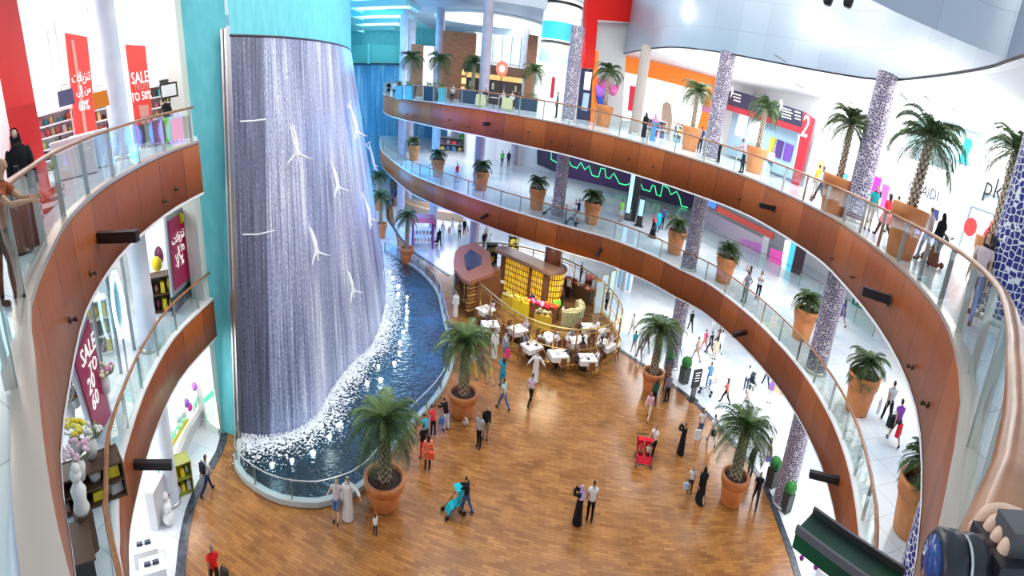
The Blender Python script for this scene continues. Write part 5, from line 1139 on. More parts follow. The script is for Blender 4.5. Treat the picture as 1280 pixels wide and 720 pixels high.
t = anchored('boutique', 'white shop front with yellow and pink goods right of the number 2 post', 'shop', 1040, 210, RA, RB)
slab([(1024, 152), (1100, 180), (1085, 300), (1004, 240)], RA, RB, LITW, 'frame', t, .05, .05)
for x, y, m in ((1018, 196, 4), (1026, 201, 2), (1022, 215, 6), (1034, 208, 6), (1040, 222, 0), (1030, 228, 1)): slab([(x, y), (x+6, y+2), (x+4, y+11), (x-2, y+9)], RA, RB, PAL[m], 'poster_tile', t, .05, .12)
# ---- orange banded shop
OA, OB = (9.8, 49.8), (17.8, 46.5)
t = anchored('boutique', 'white shop with a broad bright orange band, between the two lattice columns', 'shop', 840, 100, OA, OB)
slab([(780, 70), (893, 98), (893, 119), (779, 90)], OA, OB, ORG, 'orange_band', t, .3, .2)
slab([(893, 98), (899, 102), (886, 164), (872, 160), (884, 117)], OA, OB, ORG, 'orange_post', t, .3, .2)
slab([(779, 90), (885, 116), (873, 160), (776, 150)], OA, OB, LITW, 'window', t, .05, .1)
slab([(879, 133), (888, 135), (886, 141), (877, 139)], OA, OB, PNK, 'pink_tag', t, .1, .6)
slab([(788, 107), (797, 109), (794, 140), (785, 138)], OA, OB, mat('red_backdrop', (.8, .04, .08), .5), 'red_screen', t, .05, .2)
slab([(829, 130), (834, 127), (839, 131), (841, 150), (837, 168), (831, 168), (827, 150)], OA, OB, mat('beige_poster_figure', (.55, .40, .30), .5), 'poster_figure', t, .05, .3)
for i, (x, y, c) in enumerate(((812, 158, 2), (822, 163, 1), (846, 168, 0), (852, 164, 4), (858, 168, 7))):
    p = atd(x, y+6, 44); p.z = L2; goods_shelf('display_table', ['low goods table left of the poster figure', 'second goods table near the poster figure', 'goods table right of the poster figure', 'goods table behind the orange shop rail', 'rightmost goods table of the orange shop'][i]+', top floor', p, .2, 1.2, .6, 1.3, 2, 3)
for x, y, c in ((847, 160, (.6, .35, .25)), (853, 155, (.25, .2, .2)), (843, 152, (.7, .6, .55))):
    p = atd(x, y, 46); p.z = L2; mannequin(p, 3.4, c, 'mannequin in the window of the orange banded shop', 'mannequins of the orange banded shop')
# ---- red portal
PA, PB = (4.4, 46.6), (9.8, 49.4)
t = anchored('shop_portal', 'tall glossy red portal frame of a shop left of the orange band', 'portal', 750, 60, PA, PB)
slab([(728, -6), (787, -4), (784, 28), (741, 25), (737, 85), (724, 85)], PA, PB, RED, 'red_frame', t, .5, .3)
slab([(738, 62), (743, 64), (740, 138), (741, 156), (733, 155)], PA, PB, ORG, 'orange_post', t, .4, .3)
slab([(741, 27), (784, 29), (780, 92), (776, 158), (740, 154)], PA, PB, mat('pale_grey_interior', (.66, .68, .68), .5), 'interior', t, .05, .1)
slab([(724, 85), (738, 86), (733, 150), (718, 148)], PA, PB, mat('dark_navy_frame', (.03, .03, .09), .3), 'dark_doorframe', t, .3, .3)
slab([(727, 89), (735, 90), (732, 112), (725, 111)], PA, PB, LITW, 'window_pane', t, .1, .6); slab([(725, 115), (732, 116), (729, 138), (722, 136)], PA, PB, mat('pale_blue_pane', (.5, .72, .85), .3), 'window_pane', t, .1, .6)
for x, y, c in ((751, 107, (.85, .1, .5)), (748, 115, (.5, .2, .8)), (764, 113, (.85, .2, .5)), (749, 125, (.08, .12, .6))):
    q = atv(x, y, PA, PB)-t.location+Vector((0, -1.2, 0)); MB().sphere(q, .42, 6).sphere(q+Vector((.3, 0, .3)), .25, 5).sphere(q+Vector((-.3, 0, .25)), .25, 5).build('flower_balloon', cloth(c), t, True)
# ---- curved white tower with blue windows behind the first lattice column
t = thing('curved_shop_tower', 'curved white shop tower with light blue window bands behind the lattice column', 'building', (2.6, 51, L2))
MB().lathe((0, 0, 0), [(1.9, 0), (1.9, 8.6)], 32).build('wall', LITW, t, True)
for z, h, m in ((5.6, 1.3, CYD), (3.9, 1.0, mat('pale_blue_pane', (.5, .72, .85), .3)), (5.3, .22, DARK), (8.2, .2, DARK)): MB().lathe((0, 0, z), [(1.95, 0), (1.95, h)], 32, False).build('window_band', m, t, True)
MB().box((-.35, -1.92, 2.0), (.35, .08, 1.6)).build('red_notice', SRED, t)
# ---- far cafe on the top floor
BRN = noise_mat('brown_wood_wall', (.30, .11, .05), (.40, .16, .08), 1.2, (1, 1, 5), rough=.5); WARM = mat('warm_shelf_light', (.9, .6, .25), .5, emit=(1, .62, .22), es=.8)
def boxthing(name, label, cat, x0, x1, y0, y1, dist, m, parts=(), th=.6, part='wall', zb=None):
    a = atd(x0, y1, dist); b = atd(x1, y1, dist); top = atd(x0, y0, dist).z; z0 = L2 if zb is None else zb
    t = thing(name, label, cat, ((a.x+b.x)/2, (a.y+b.y)/2, z0)); w = (Vector((a.x, a.y))-Vector((b.x, b.y))).length; ang = math.atan2(b.y-a.y, b.x-a.x); t.rotation_euler = (0, 0, ang)
    MB().box((0, th/2, (top-z0)/2), (w, th, top-z0)).build(part, m, t); t['h'] = top-z0; t['w'] = w; return t, w, top-z0
t, w, h = boxthing('cafe_wall', 'big brown wooden wall block behind the far palms on the top floor', 'wall panel', 551, 592, 38, 110, 56, BRN)
for k in range(3): MB().box((w*.28, -.05, .9+k*.75), (w*.32, .12, .5)).build('menu_board', WARM, t)
boxthing('cafe_wall', 'brown wooden pillar wall between the two leftmost far palms', 'wall panel', 513, 528, 55, 112, 57, BRN)
boxthing('cafe_wall', 'narrow brown wall strip right of the far white windows', 'wall panel', 655, 667, 42, 112, 57, BRN)
boxthing('cafe_wall', 'white lit wall strip between the brown pillar and the second far column', 'wall panel', 528, 541, 57, 110, 58, LITW)
t, w, h = boxthing('window_wall', 'bright far window wall with pale frames above the round sign cafe', 'window wall', 592, 650, 40, 74, 59, LITW, zb=L2+2.2)
for k in range(6): MB().box((-w/2+w*k/5, -.05, h/2), (.12, .1, h)).build('mullion', mat('pale_teal_beam', (.35, .75, .8), .5), t)
MB().box((0, -.06, h*.35), (w, .1, .25)).build('transom', WHITE, t)
t, w, h = boxthing('cafe_counter', 'far cafe counter with brown awning band and round red sign', 'counter', 582, 652, 96, 112, 52, mat('dark_counter', (.06, .04, .03), .4))
MB().box((0, .3, 2.75), (w+.6, 1.4, .75)).build('awning_band', mat('dark_brown_band', (.16, .08, .05), .4), t)
MB().box((0, 1.0, 1.9), (w, .1, 1.0)).build('lit_shelf', WARM, t)
MB().lathe((w*.12, -.55, 2.9), [(.62, 0), (.62, .1)], 28, M=Matrix.Rotation(PI/2, 3, 'X')).build('round_sign', mat('round_sign_red', (.62, .16, .10), .5, emit=(.8, .25, .15), es=.4), t)
MB().lathe((w*.12, -.66, 2.9), [(.3, 0), (.3, .02)], 20, M=Matrix.Rotation(PI/2, 3, 'X')).build('sign_centre', TXW, t)
MB().box((w*.12, -.3, 1.4), (.1, .1, 2.8)).build('sign_pole', DARK, t)
for k in range(5): MB().box((-w*.4+k*w*.2, .2, 1.45), (.5, .4, .5), .1*k).build('machine', PAL[(k*3) % 8] if k % 2 else STEEL, t)
# planters, armchairs and guests on the far terrace
ARM = mat('cream_leather', (.62, .60, .34), .5)
def armchair(p, rzv, lab):
    t = thing('armchair', lab, 'chair', p, rzv)
    MB().box((0, 0, .25), (.75, .7, .35)).build('seat', ARM, t); MB().box((0, -.33, .5), (.8, .16, .7)).build('backrest', ARM, t)
    for s in (-1, 1): MB().box((s*.38, 0, .38), (.14, .7, .5)).build('armrest', ARM, t)
    return t
for x, lab in ((601, 'cream armchair left of the far cafe table, backed to the rail'), (634, 'cream armchair right of the far cafe table, backed to the rail')):
    p = atd(x, 130, 42 if x < 620 else 41); p.z = L2; armchair(p, 0, lab)
p = atd(617, 130, 42.5); p.z = L2; t = thing('round_table', 'small round white table between the two cream armchairs', 'table', p)
MB().lathe((0, 0, .7), [(.4, 0), (.4, .04)], 20).build('table_top', WHITE, t); MB().lathe((0, 0, 0), [(.25, 0), (.03, .04), (.03, .7)], 12).build('leg', DARK, t)
PLD = mat('dark_blue_planter', (.02, .05, .10), .35); PLT = mat('planter_cyan_light', (.10, .45, .55), .4)  # lighter planter colour carries the cyan light falling on the boxes
for i, (x0, x1, m, lab) in enumerate([(495, 503, PLT, 'cyan lit planter box at the left end of the far terrace'), (506, 515, PLT, 'second cyan lit planter box on the far terrace'), (530, 545, PLD, 'dark blue planter box left of the second far palm'), (575, 594, PLD, 'big dark blue planter box under the third far palm'), (645, 672, PLD, 'long dark planter box under the rightmost far palm'), (548, 556, PLT, 'cyan lit planter box right of the second far palm')]):
    a = atd(x0, 125, 47); b = atd(x1, 125, 47); t = thing('planter_box', lab, 'planter', ((a.x+b.x)/2, (a.y+b.y)/2, L2)); w = (a-b).length
    MB().box((0, 0, .5), (w, .6, 1.0)).build('box', m, t); MB().box((0, 0, 1.0), (w-.1, .5, .06)).build('soil', SOIL, t)
    r = random.Random(i); mb = MB()
    for k in range(30): a_ = r.uniform(0, 6.28); c = Vector((r.uniform(-w/2+.1, w/2-.1), r.uniform(-.2, .2), 1.0)); mb.add([c, c+Vector((.05*math.cos(a_), .05*math.sin(a_), .2)), c+Vector((.2*math.cos(a_), .2*math.sin(a_), .38)), c+Vector((.02, .02, .22))], [(0, 1, 2, 3)])
    mb.build('leaves', LEAF2, t)['kind'] = 'stuff'
for i, (x, d, c, lab, fc) in enumerate([(486, 52, K_, 'guest in black at the left end of the far terrace', 180), (493, 52, W_, 'guest in white at the left end of the far terrace', 200), (498, 52, (.5, .05, .2), 'guest in dark pink at the left end of the far terrace', 160), (546, 48, (.3, .35, .5), 'guest in grey blue seated left of the first cream armchair', 180), (566, 47, (.7, .7, .72), 'guest in white seated between far planters', 170), (606, 43.5, K_, 'guest in black seated by the cream armchair', 200), (629, 43, (.75, .6, .62), 'guest in pale pink seated beside the small round table', 160), (640, 44, W_, 'guest in a white top seated under the round sign', 180), (697, 40, (.1, .12, .2), 'person in dark blue by the first lattice column on the top floor', 90)]):
    p = atd(x, 125, d); person(0, 0, 2, fc, 1.7, 'sit' if i < 8 else 'stand', 'long', c, K_, lab, pos=(p.x, p.y, L2+.05))
# ---- middle floor: dark wall with glowing skyline
SA, SB = (6.1, 60.6), (17.1, 55.8)
t = anchored('skyline_wall', 'long dark wall with a glowing green skyline outline, middle floor', 'wall panel', 760, 220, SA, SB)
SKW = noise_mat('dark_mural', (.03, .035, .045), (.10, .03, .16), .28, rough=.5)
slab([(672, 140), (672, 205), (712, 222), (797, 247), (829, 252), (870, 262), (880, 180)], SA, SB, SKW, 'board', t, .1, .1)
GLN = mat('green_neon', (.05, .8, .3), .5, emit=(.06, .9, .35), es=1.2)
sk = [(690, 178), (690, 192), (697, 196), (706, 198), (712, 192), (715, 200), (722, 203), (727, 196), (732, 205), (737, 200), (741, 212), (749, 214), (752, 203), (757, 204), (758, 214), (763, 216), (768, 209), (775, 222), (783, 224), (800, 218), (804, 229), (813, 232), (816, 224), (819, 225), (821, 236), (826, 238), (829, 224), (836, 228), (839, 236), (846, 232), (850, 240), (852, 250), (860, 252)]
nrm = Vector((-(SB[1]-SA[1]), SB[0]-SA[0], 0)).normalized(); nrm = nrm if nrm.y < 0 else -nrm
MB().tube([atv(x, y-2, SA, SB)+nrm*.3-Vector(t.location) for x, y in [(x, y+9) for x, y in sk]], .05, 5).build('skyline_outline', GLN, t)
slab([(743, 190), (750, 192), (748, 203), (741, 201)], SA, SB, GLN, 'green_building', t, .05, .25)
p = at(787, 275, L1); t = thing('lit_pillar', 'dark square pillar with a tall glowing blue light strip, middle floor', 'pillar', p, -.15)
MB().box((0, 0, 2.1), (1.0, .8, 4.2)).build('body', DARK, t); MB().box((-.3, -.42, 2.3), (.34, .06, 3.4)).build('blue_strip', mat('blue_light_strip', (.2, .5, 1), .4, emit=(.25, .55, 1), es=1.8), t)
MB().sphere((.5, -.45, 3.9), .34, 8).build('globe_lamp', LITW, t, True); MB().box((-.2, -.42, .5), (.5, .05, .8)).build('base_plate', mat('gunmetal', (.16, .15, .16), .35, .8), t)
p = at(798, 283, L1); t = thing('info_stand', 'slim dark upright info stand with a blue screen beside the lit pillar', 'stand', p, -.2)
MB().box((0, 0, .04), (.8, .5, .08)).box((0, 0, 1.1), (.55, .1, 2.1)).build('body', DARK, t); MB().box((0, -.06, 1.4), (.42, .03, 1.2)).build('screen', mat('blue_screen', (.3, .5, .7), .3, emit=(.35, .55, .8), es=.7), t)
# magenta shops behind the rear rail
MA_, MBB = (21.5, 45), (25, 28)
t = anchored('boutique', 'magenta and purple glowing shop fronts beyond the rear railing of the middle floor', 'shop', 950, 310, MA_, MBB)
for pts, m in (([(870, 255), (960, 300), (960, 340), (870, 300)], mat('pale_lilac_wall', (.75, .62, .72), .5)), ([(921, 300), (930, 303), (925, 338), (916, 333)], RED), ([(930, 298), (957, 306), (950, 350), (926, 340)], PURP), ([(905, 296), (919, 300), (914, 332), (900, 326)], PURP), ([(960, 296), (967, 298), (958, 350), (951, 348)], WHITE), ([(967, 310), (983, 316), (974, 358), (960, 352)], PNK), ([(985, 300), (992, 302), (982, 360), (976, 356)], LITW), ([(993, 302), (999, 304), (990, 345), (984, 342)], CYD), ([(1000, 305), (1012, 310), (1004, 345), (992, 340)], mat('dark_doorway', (.05, .02, .03), .5))):
    slab(pts, MA_, MBB, m, 'shop_bay', t, .08, .3 if m is not WHITE else .5)
t = anchored('ceiling_band', 'dark red bulkhead strip over the rear void of the middle floor', 'bulkhead', 920, 280, (18, 38), (24, 24))
slab([(889, 252), (900, 258), (969, 292), (967, 299), (897, 264), (888, 258)], (18, 38), (24, 24), mat('dark_red_band', (.40, .05, .03), .5), 'strip', t, .3, 0)
slab([(888, 248), (900, 254), (898, 262), (886, 256)], (18, 38), (24, 24), mat('blue_exit_sign', (.03, .12, .5), .5, emit=(.05, .2, .8), es=.6), 'blue_sign', t, .1, .4)
# far stalls on the middle floor
for x, y, w, lab in ((560, 188, 4.5, 'low grey seating and display block behind the far small palms, middle floor'), (600, 190, 3.5, 'low dark display block near the green tub shrub, middle floor')):
    p = at(x, y, L1); goods_shelf('display_block', lab, p, .1, w, 1.2, 1.6, 2, 5, mat('grey_fixture', (.3, .3, .3), .5))
p = at(596, 192, L1); t = thing('lift_door', 'dark glass lift door with white frame far back on the middle floor', 'door', p)
MB().box((0, .1, 2), (2.6, .1, 4)).build('frame', WHITE, t); MB().box((0, 0, 1.9), (1.9, .1, 3.6)).build('door_leaf', mat('dark_glass', (.03, .05, .06), .15), t)
# stalls near the lower right palms
for x, y, lab, c in ((1072, 420, 'turquoise topped plant stall on the middle floor beside the big column', (.05, .55, .5)), (1135, 500, 'yellow and white goods stall at the right end of the middle floor', (.8, .6, .1))):
    p = at(x, y, L1); p = p*1.25; p.z = L1; goods_shelf('goods_stall', lab, p, -.9, 2.2, .8, 2.2, 3, 5, cloth(c), [cloth((.1, .4, .12)), cloth((.8, .6, .1)), cloth((.8, .8, .8)), cloth((.1, .2, .1))])
# ---- ground floor pieces
p = at(838, 497, .0); p = at(865, 500, 0); t = thing('menu_stand', 'black upright menu stand with white lines on the kerb, right of the lattice column', 'sign', p, .35)
MB().box((0, 0, .03), (.7, .6, .06)).build('base', DARK, t); MB().box((0, 0, .55), (.4, .08, 1.0)).build('post', mat('gunmetal', (.16, .15, .16), .35, .8), t); MB().box((0, -.05, 1.35), (.75, .06, 1.1)).build('board', TXK, t)
for k in range(4): MB().box((0, -.09, 1.7-.16*k), (.45-.08*(k % 2), .01, .05)).build('text_line', TXW, t)
p = at(528, 307, 0); t = thing('market_kiosk', 'small purple kiosk with open sides and goods on the far floor', 'kiosk', p, .25); KP = mat('kiosk_purple', (.30, .03, .28), .5)
for a in (-1, 1):
    for b in (-1, 1): MB().box((a*1.1, b*.9, 1.2), (.18, .18, 2.4)).build('post', KP, t)
MB().box((0, 0, 2.55), (2.9, 2.4, .35), taper=.8).build('roof', mat('kiosk_pink_roof', (.62, .14, .26), .5), t); MB().box((-1.1, 0, 1.2), (.1, 1.8, 2.3)).build('side_panel', KP, t)
for k in range(2): MB().box((0, -.2, .5+k*.7), (1.9, 1.2, .08)).build('shelf', WHITE, t)
for k in range(10): MB().box((-.85+.19*k, -.5, .68+.7*(k % 2)), (.13, .2, .26)).build('goods', PAL[k % 8], t)
for x, y, w, lab in ((548, 262, 5, 'long low beige curved counter on the far ground floor beyond the kiosk'), (515, 250, 5, 'low grey bench wall under the mauve column on the far ground floor')):
    p = at(x, y+4, 0); t = thing('curved_counter', lab, 'counter', p, -.35); n = 16; pth_ = [Vector((w*math.cos(PI*(.15+.7*i/n)), -w*.5*math.sin(PI*(.15+.7*i/n)))) for i in range(n+1)]
    MB().strip(pth_, [(0, 0), (0, .9), (-.6, .9), (-.6, 0)]).build('counter_body', cloth((.45, .33, .25)), t)
for x, y, c, lab in ((707, 302, (.75, .55, .25), 'yellow brown counter top seen just beyond the cafe, under the middle floor'), (732, 312, (.7, .5, .2), 'low counter with a green plant just beyond the cafe')):
    p = at(x, y, 0); t = thing('low_counter', lab, 'counter', p, -.4); MB().box((0, 0, .5), (3.6, 1.1, 1.0)).build('counter_body', cloth(c), t); MB().sphere((.4, 0, 1.25), .32, 6).build('plant', BOXG, t, True)
for x, y, lab in ((772, 352, 'tall blue and white glass display column right of the cafe'), (783, 356, 'second tall blue and white glass display beside the first')):
    p = at(x, y+8, 0); t = thing('glass_display', lab, 'display', p, .3); MB().box((0, 0, 1.6), (.8, .5, 3.2)).build('case', WHITE, t); MB().box((-.1, -.27, 1.6), (.3, .03, 2.9)).build('blue_stripe', mat('sky_blue_print', (.15, .45, .8), .4), t)
p = at(975, 492, 0)
t = thing('display_stand', 'turquoise and orange display stand just under the middle floor edge', 'stand', p*1.02, .5); MB().box((0, 0, .45), (1.6, .8, .9)).build('base', cloth((.75, .55, .35)), t); MB().box((0, 0, 1.15), (1.2, .6, .5)).build('top', mat('turquoise_print', (.02, .55, .55), .5), t)
p = at(1030, 722, 0); t = thing('flower_display', 'purple and white flower arrangement at the bottom right of the ground floor', 'flowers', p); rr = random.Random(5)
MB().lathe((0, 0, 0), [(.4, 0), (.5, .5)], 16).build('bowl', WHITE, t)
for c in ((.9, .88, .9), (.25, .02, .25)):
    mb = MB()
    for k in range(22): mb.sphere((rr.gauss(0, .35), rr.gauss(0, .35), .55+rr.random()*.3), .11, 4)
    mb.build('blossoms', cloth(c), t, True)['kind'] = 'stuff'
# ------------------------------------------------------------------ top floor left: bright bag shop
t = thing('shop_column', 'wide glossy red panel column at the left edge of the top floor', 'column', (0, 0, 0))
A0, B0 = (-12.4, 8.0), (-11.25, 6.1)
P1_ = [atv(x, y, A0, B0) for x, y in ((63, 235), (22, 214), (0, -8), (43, -8))]
P1_[0].z = L2; P1_[1].z = L2; P1_[2] = Vector((P1_[1].x, P1_[1].y, CEIL)); P1_[3] = Vector((P1_[0].x, P1_[0].y, CEIL))
MB().poly(P1_, .5, (-.85, .52, 0)).build('panel', RED, t)
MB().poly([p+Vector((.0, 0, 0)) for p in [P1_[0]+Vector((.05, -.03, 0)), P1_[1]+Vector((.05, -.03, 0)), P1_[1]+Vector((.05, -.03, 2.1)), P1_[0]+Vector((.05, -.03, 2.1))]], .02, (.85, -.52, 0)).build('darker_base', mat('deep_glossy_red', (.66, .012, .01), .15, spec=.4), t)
BRNS_ = mat('dark_brown_fixture', (.09, .05, .03), .4)
FA, FB = (-16.2, 17.2), (-14.2, 7.5)
wall_run('wall_left.004', [(-24, 17.1), (-23, 5), (-20, -4)], L2, CEIL, LITW)
struct(slab([(0, -20), (0, 260), (12, 262), (12, -20)], (-12.8, 6.5), (-11, 4.6), WHITE, 'trim_20', None, .3))
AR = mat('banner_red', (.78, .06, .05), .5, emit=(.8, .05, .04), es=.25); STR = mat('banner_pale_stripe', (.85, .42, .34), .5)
AA, AB = (-15.6, 13.4), (-14.4, 9.2)
t = anchored('sale_banner', 'hanging red sale banner with white Arabic lettering behind the left rail', 'banner', 100, 110, AA, AB)
slab([(80.5, 41.5), (108, 46.5), (122, 181), (96, 187)], AA, AB, AR, 'sheet', t, .04, 0)
slab([(87, 50), (91, 51), (110, 180), (106, 181)], AA, AB, STR, 'stripe', t, .01, .05)
def arab(s): return s[::-1]
wtext('\uFE95\uFEFC\uFEF3\uFEB0\uFEE8\uFE97', .42, 99, 97, AA, AB, TXW, t, off=.09)
wtext('\uFEF0\uFEDF\u0625 \uFEE6\uFEE3', .36, 102, 113, AA, AB, TXW, t, off=.09)
wtext('60%', .44, 103, 133, AA, AB, TXW, t, off=.09)
BA_, BB_ = (-15.6, 17.0), (-15.2, 12.5)
t = anchored('sale_banner', 'hanging red banner reading SALE to 50% next to the pale blue column', 'banner', 172, 110, BA_, BB_)
slab([(156, 56), (181, 57.5), (191, 163), (170, 167)], BA_, BB_, AR, 'sheet', t, .04, 0)
wtext('SALE', .56, 173, 98, BA_, BB_, TXW, t, off=.09); wtext('FROM', .34, 175, 109, BA_, BB_, STR, t, off=.09); wtext('TO 50%', .42, 175, 121, BA_, BB_, TXW, t, off=.09)
slab([(172, 132), (184, 131), (187, 158), (177, 160)], BA_, BB_, STR, 'pale_patch', t, .01, .05)
# suitcases in a row
for i, (x, c) in enumerate(((176, (.75, .05, .12)), (183, (.03, .07, .06)), (191, (.28, .32, .34)), (199, (.22, .12, .28)), (206, (.30, .14, .24)), (217, (.12, .80, .05)), (224, (.95, .45, .05)))):
    p = atd(x, 190, 20.5); p.z = L2; lab = ['bright red', 'near black green', 'grey', 'dark purple', 'plum', 'lime green', 'orange'][i]+' upright suitcase in the row behind the left top floor rail'
    t = thing('suitcase', lab, 'suitcase', p, .9); s = 1 if i != 5 else 1.1
    MB().box((0, 0, .42*s), (.5*s, .28, .72*s), taper=.96).build('shell', mat('suitcase_shell_%d' % i if False else 'suitcase_'+lab.split()[0], c, .3), t); MB().tube([(-.12, 0, .78*s), (-.12, 0, 1.02*s), (.12, 0, 1.02*s), (.12, 0, .78*s)], .012, 6).build('handle', DARK, t)
    for a in (-.18, .18): MB().lathe((a, 0, .03), [(.035, -.03), (.035, .03)], 8, M=Matrix.Rotation(PI/2, 3, 'X')).build('wheel', DARK, t)
HB = [cloth(c) for c in ((.55, .14, .05), (.05, .35, .38), (.45, .1, .15), (.75, .45, .2), (.08, .06, .06), (.6, .55, .5), (.75, .1, .1), (.5, .6, .2))]
for i, (x, y, d, w, h, lab) in enumerate(((75, 215, 19.5, 1.6, 1.9, 'white shelf of colourful bags right behind the red panel column'), (92, 205, 21, 1.5, 1.9, 'white bag shelf left of the Arabic banner'), (131, 200, 21.5, 1.5, 2.0, 'white bag shelf between the Arabic banner and the pale blue column'), (200, 172, 23, 1.8, 2.0, 'white bag shelf above the row of suitcases'), (225, 168, 23, 1.4, 2.2, 'white bag shelf nearest the teal wall, top floor'))):
    p = atd(x, y, d); p.z = L2; goods_shelf('bag_shelf', lab, p, 1.1 if i < 3 else .75, w, .5, h, 5, 7, WHITE, HB)
for x, y, d, w, m, lab in ((97, 222, 16, 1.4, WHITE, 'white counter block behind the left rail'), (117, 214, 17, 1.3, mat('pale_blue_paint', (.5, .68, .88), .4), 'pale blue counter block behind the left rail')):
    p = atd(x, y, d); p.z = L2; t = thing('counter_block', lab, 'counter', p, .85); MB().box((0, 0, .5), (w, .7, .95)).build('body', m, t); MB().box((0, 0, 1.0), (w+.06, .76, .06)).build('top', WHITE, t)
for x, y, w_, h_, r_, lab in ((262, 322, 2.2, 1.1, .3, 'dark brown sweets table behind the green display case'), (238, 312, 2.0, 1.2, .3, 'dark brown sweets table behind the maroon Arabic poster'), (255, 285, 2.6, 2.0, .3, 'tall dark brown sweets cabinet against the back wall, middle floor left'), (192, 352, 1.2, 1.1, .8, 'small brown table of pale packs beside the pale blue column')):
    p = at(x, y, L1); goods_shelf('sweets_table', lab, (p.x, p.y, L1), r_, w_, .7, h_, 2, 6, BRNS_, [cloth((.9, .7, .03)), cloth((.14, .02, .08)), PAL[4], cloth((.5, .3, .2)), cloth((.85, .8, .75))])
for x, y, d, c, lab in ((82, 118, 17, 0, 'striped handbag hanging left of the Arabic banner'), (125, 120, 17, 3, 'orange handbag hanging right of the Arabic banner')):
    p = atd(x, y, d); o = bag((p.x, p.y, p.z-.3), (.55, .2, .42), (.15, .14, .25) if c == 0 else (.85, .28, .04), lab, 'bag', 'handbag', .9)
    MB().tube([(0, 0, .55), (0, 0, CEIL-p.z+.3)], .006, 4).build('hanging_wire', DARK, o)
p = atd(211, 113, 21); t = thing('framed_picture', 'small dark framed picture on the white shop wall near the teal wall', 'picture', p, .75); MB().box((0, 0, 0), (.75, .05, .5)).build('frame', DARK, t); MB().box((0, -.03, 0), (.62, .03, .38)).build('sheet', WHITE, t)
# chequered floor by the red column
def checker():
    m = mat('chequered_floor', (.8, .8, .8), .15); N, L = nt(m); tc = N.new('ShaderNodeTexCoord'); mp = N.new('ShaderNodeMapping'); mp.inputs['Rotation'].default_value = (0, 0, .55)
    ch = N.new('ShaderNodeTexChecker'); ch.inputs['Scale'].default_value = 1.35; ch.inputs['Color1'].default_value = (.85, .84, .84, 1); ch.inputs['Color2'].default_value = (.16, .015, .012, 1)
    L.new(tc.outputs['Object'], mp.inputs[0]); L.new(mp.outputs[0], ch.inputs[0]); L.new(ch.outputs[0], N['Principled BSDF'].inputs['Base Color']); return m
struct(MB().plan([(-12.4, 8.6), (-10.2, 7.0), (-7.6, 4.2), (-8.6, 2.8), (-12.5, 4.6)], L2+.012).build('floor.006', checker(), fix=False))
REDF = mat('painted_red_reflection', (.62, .03, .02), .08)  # red patch painting the column's reflection onto the floor
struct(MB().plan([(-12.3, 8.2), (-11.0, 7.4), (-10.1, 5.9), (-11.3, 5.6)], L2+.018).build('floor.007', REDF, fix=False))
p = at(29, 322, L2); t = thing('waste_bin', 'tall dark brown slatted bin behind the glass at the left edge', 'bin', (p.x*1.05, p.y*1.05, L2), .8)
MB().lathe((0, 0, 0), [(.2, 0), (.24, .05), (.27, .80), (.25, .84)], 24).build('body', noise_mat('dark_brown_slats', (.03, .014, .01), (.12, .06, .045), 5, (6, 6, .5), rough=.3), t, True)
MB().lathe((0, 0, .84), [(.28, 0), (.28, .04), (.18, .08)], 24).build('lid', STEEL, t, True)
# people at the left rail
person(0, 0, 2, -120, 1.62, 'stand', 'robe', K_, K_, 'woman in a black headscarf and black robe standing by the red panel column', scarf=(.012, .012, .014), pos=(atd(24, 200, 7.9).x, atd(24, 200, 7.9).y, L2), skin=SKINC)
wb = atd(26, 205, 7.4); bag((wb.x+.1, wb.y-.15, L2+.75), (.3, .12, .25), (.55, .50, .42), 'pale shoulder bag of the woman in the black headscarf', 'bag', 'shoulder_bag')
pr = atd(-13, 240, 5.3); person(0, 0, 2, -55, 1.42, 'rail', 'tee', (.35, .10, .04), K_, 'dark haired child leaning on the rail with bare arms at the left edge', pos=(pr.x, pr.y, L2), skin=SKINA, child=False, long_hair=True)

# ------------------------------------------------------------------ middle floor left
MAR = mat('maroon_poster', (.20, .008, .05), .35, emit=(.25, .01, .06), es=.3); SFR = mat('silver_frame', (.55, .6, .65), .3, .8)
QA, QB = (-15.2, 17.2), (-14.0, 13.4)
t = anchored('poster_stand', 'tall silver framed maroon poster with white Arabic lettering, middle floor left', 'sign', 220, 320, QA, QB)
slab([(204, 271), (229, 256), (239, 348), (213, 372)], QA, QB, SFR, 'frame', t, .12, 0); slab([(206.5, 277), (227, 264), (236, 345), (215, 363)], QA, QB, MAR, 'sheet', t, .03, .13)
slab([(213, 372), (239, 348), (241, 372), (236, 378), (216, 400)], QA, QB, mat('dark_glass', (.03, .05, .06), .15), 'lower_glass', t, .06, 0)
wtext('\uFE95\uFEFC\uFEF3\uFEB0\uFEE8\uFE97', .5, 218, 296, QA, QB, TXW, t, off=.2); wtext('\uFEF0\uFEDF\u0625 \u0662\u0665', .45, 220, 312, QA, QB, TXW, t, off=.2); wtext('\u0660\u0667 %', .55, 220, 328, QA, QB, TXW, t, off=.2)
q = atv(222, 272, QA, QB)-Vector(t.location)+Vector((.22, -.06, 0)); MB().sphere(q, .22, 8, sy=.3).build('yellow_dot', mat('lime_sticker', (.65, .75, .02), .5), t, True)
VA, VB = (-12.9, 10.2), (-10.6, 6.6)
t = anchored('poster_stand', 'leaning silver framed maroon SALE poster, lower left of the middle floor', 'sign', 110, 460, VA, VB)
slab([(84, 455), (106, 392), (138, 520), (118, 560)], VA, VB, SFR, 'frame', t, .1, 0); slab([(89, 455), (106, 400), (134, 518), (117, 548)], VA, VB, MAR, 'sheet', t, .03, .11)
wtext('SALE', .62, 104, 438, VA, VB, TXW, t, off=.17); wtext('TO', .5, 110, 458, VA, VB, TXW, t, off=.17); wtext('20', .6, 108, 480, VA, VB, TXW, t, off=.17); wtext('60', .6, 113, 500, VA, VB, TXW, t, off=.17)
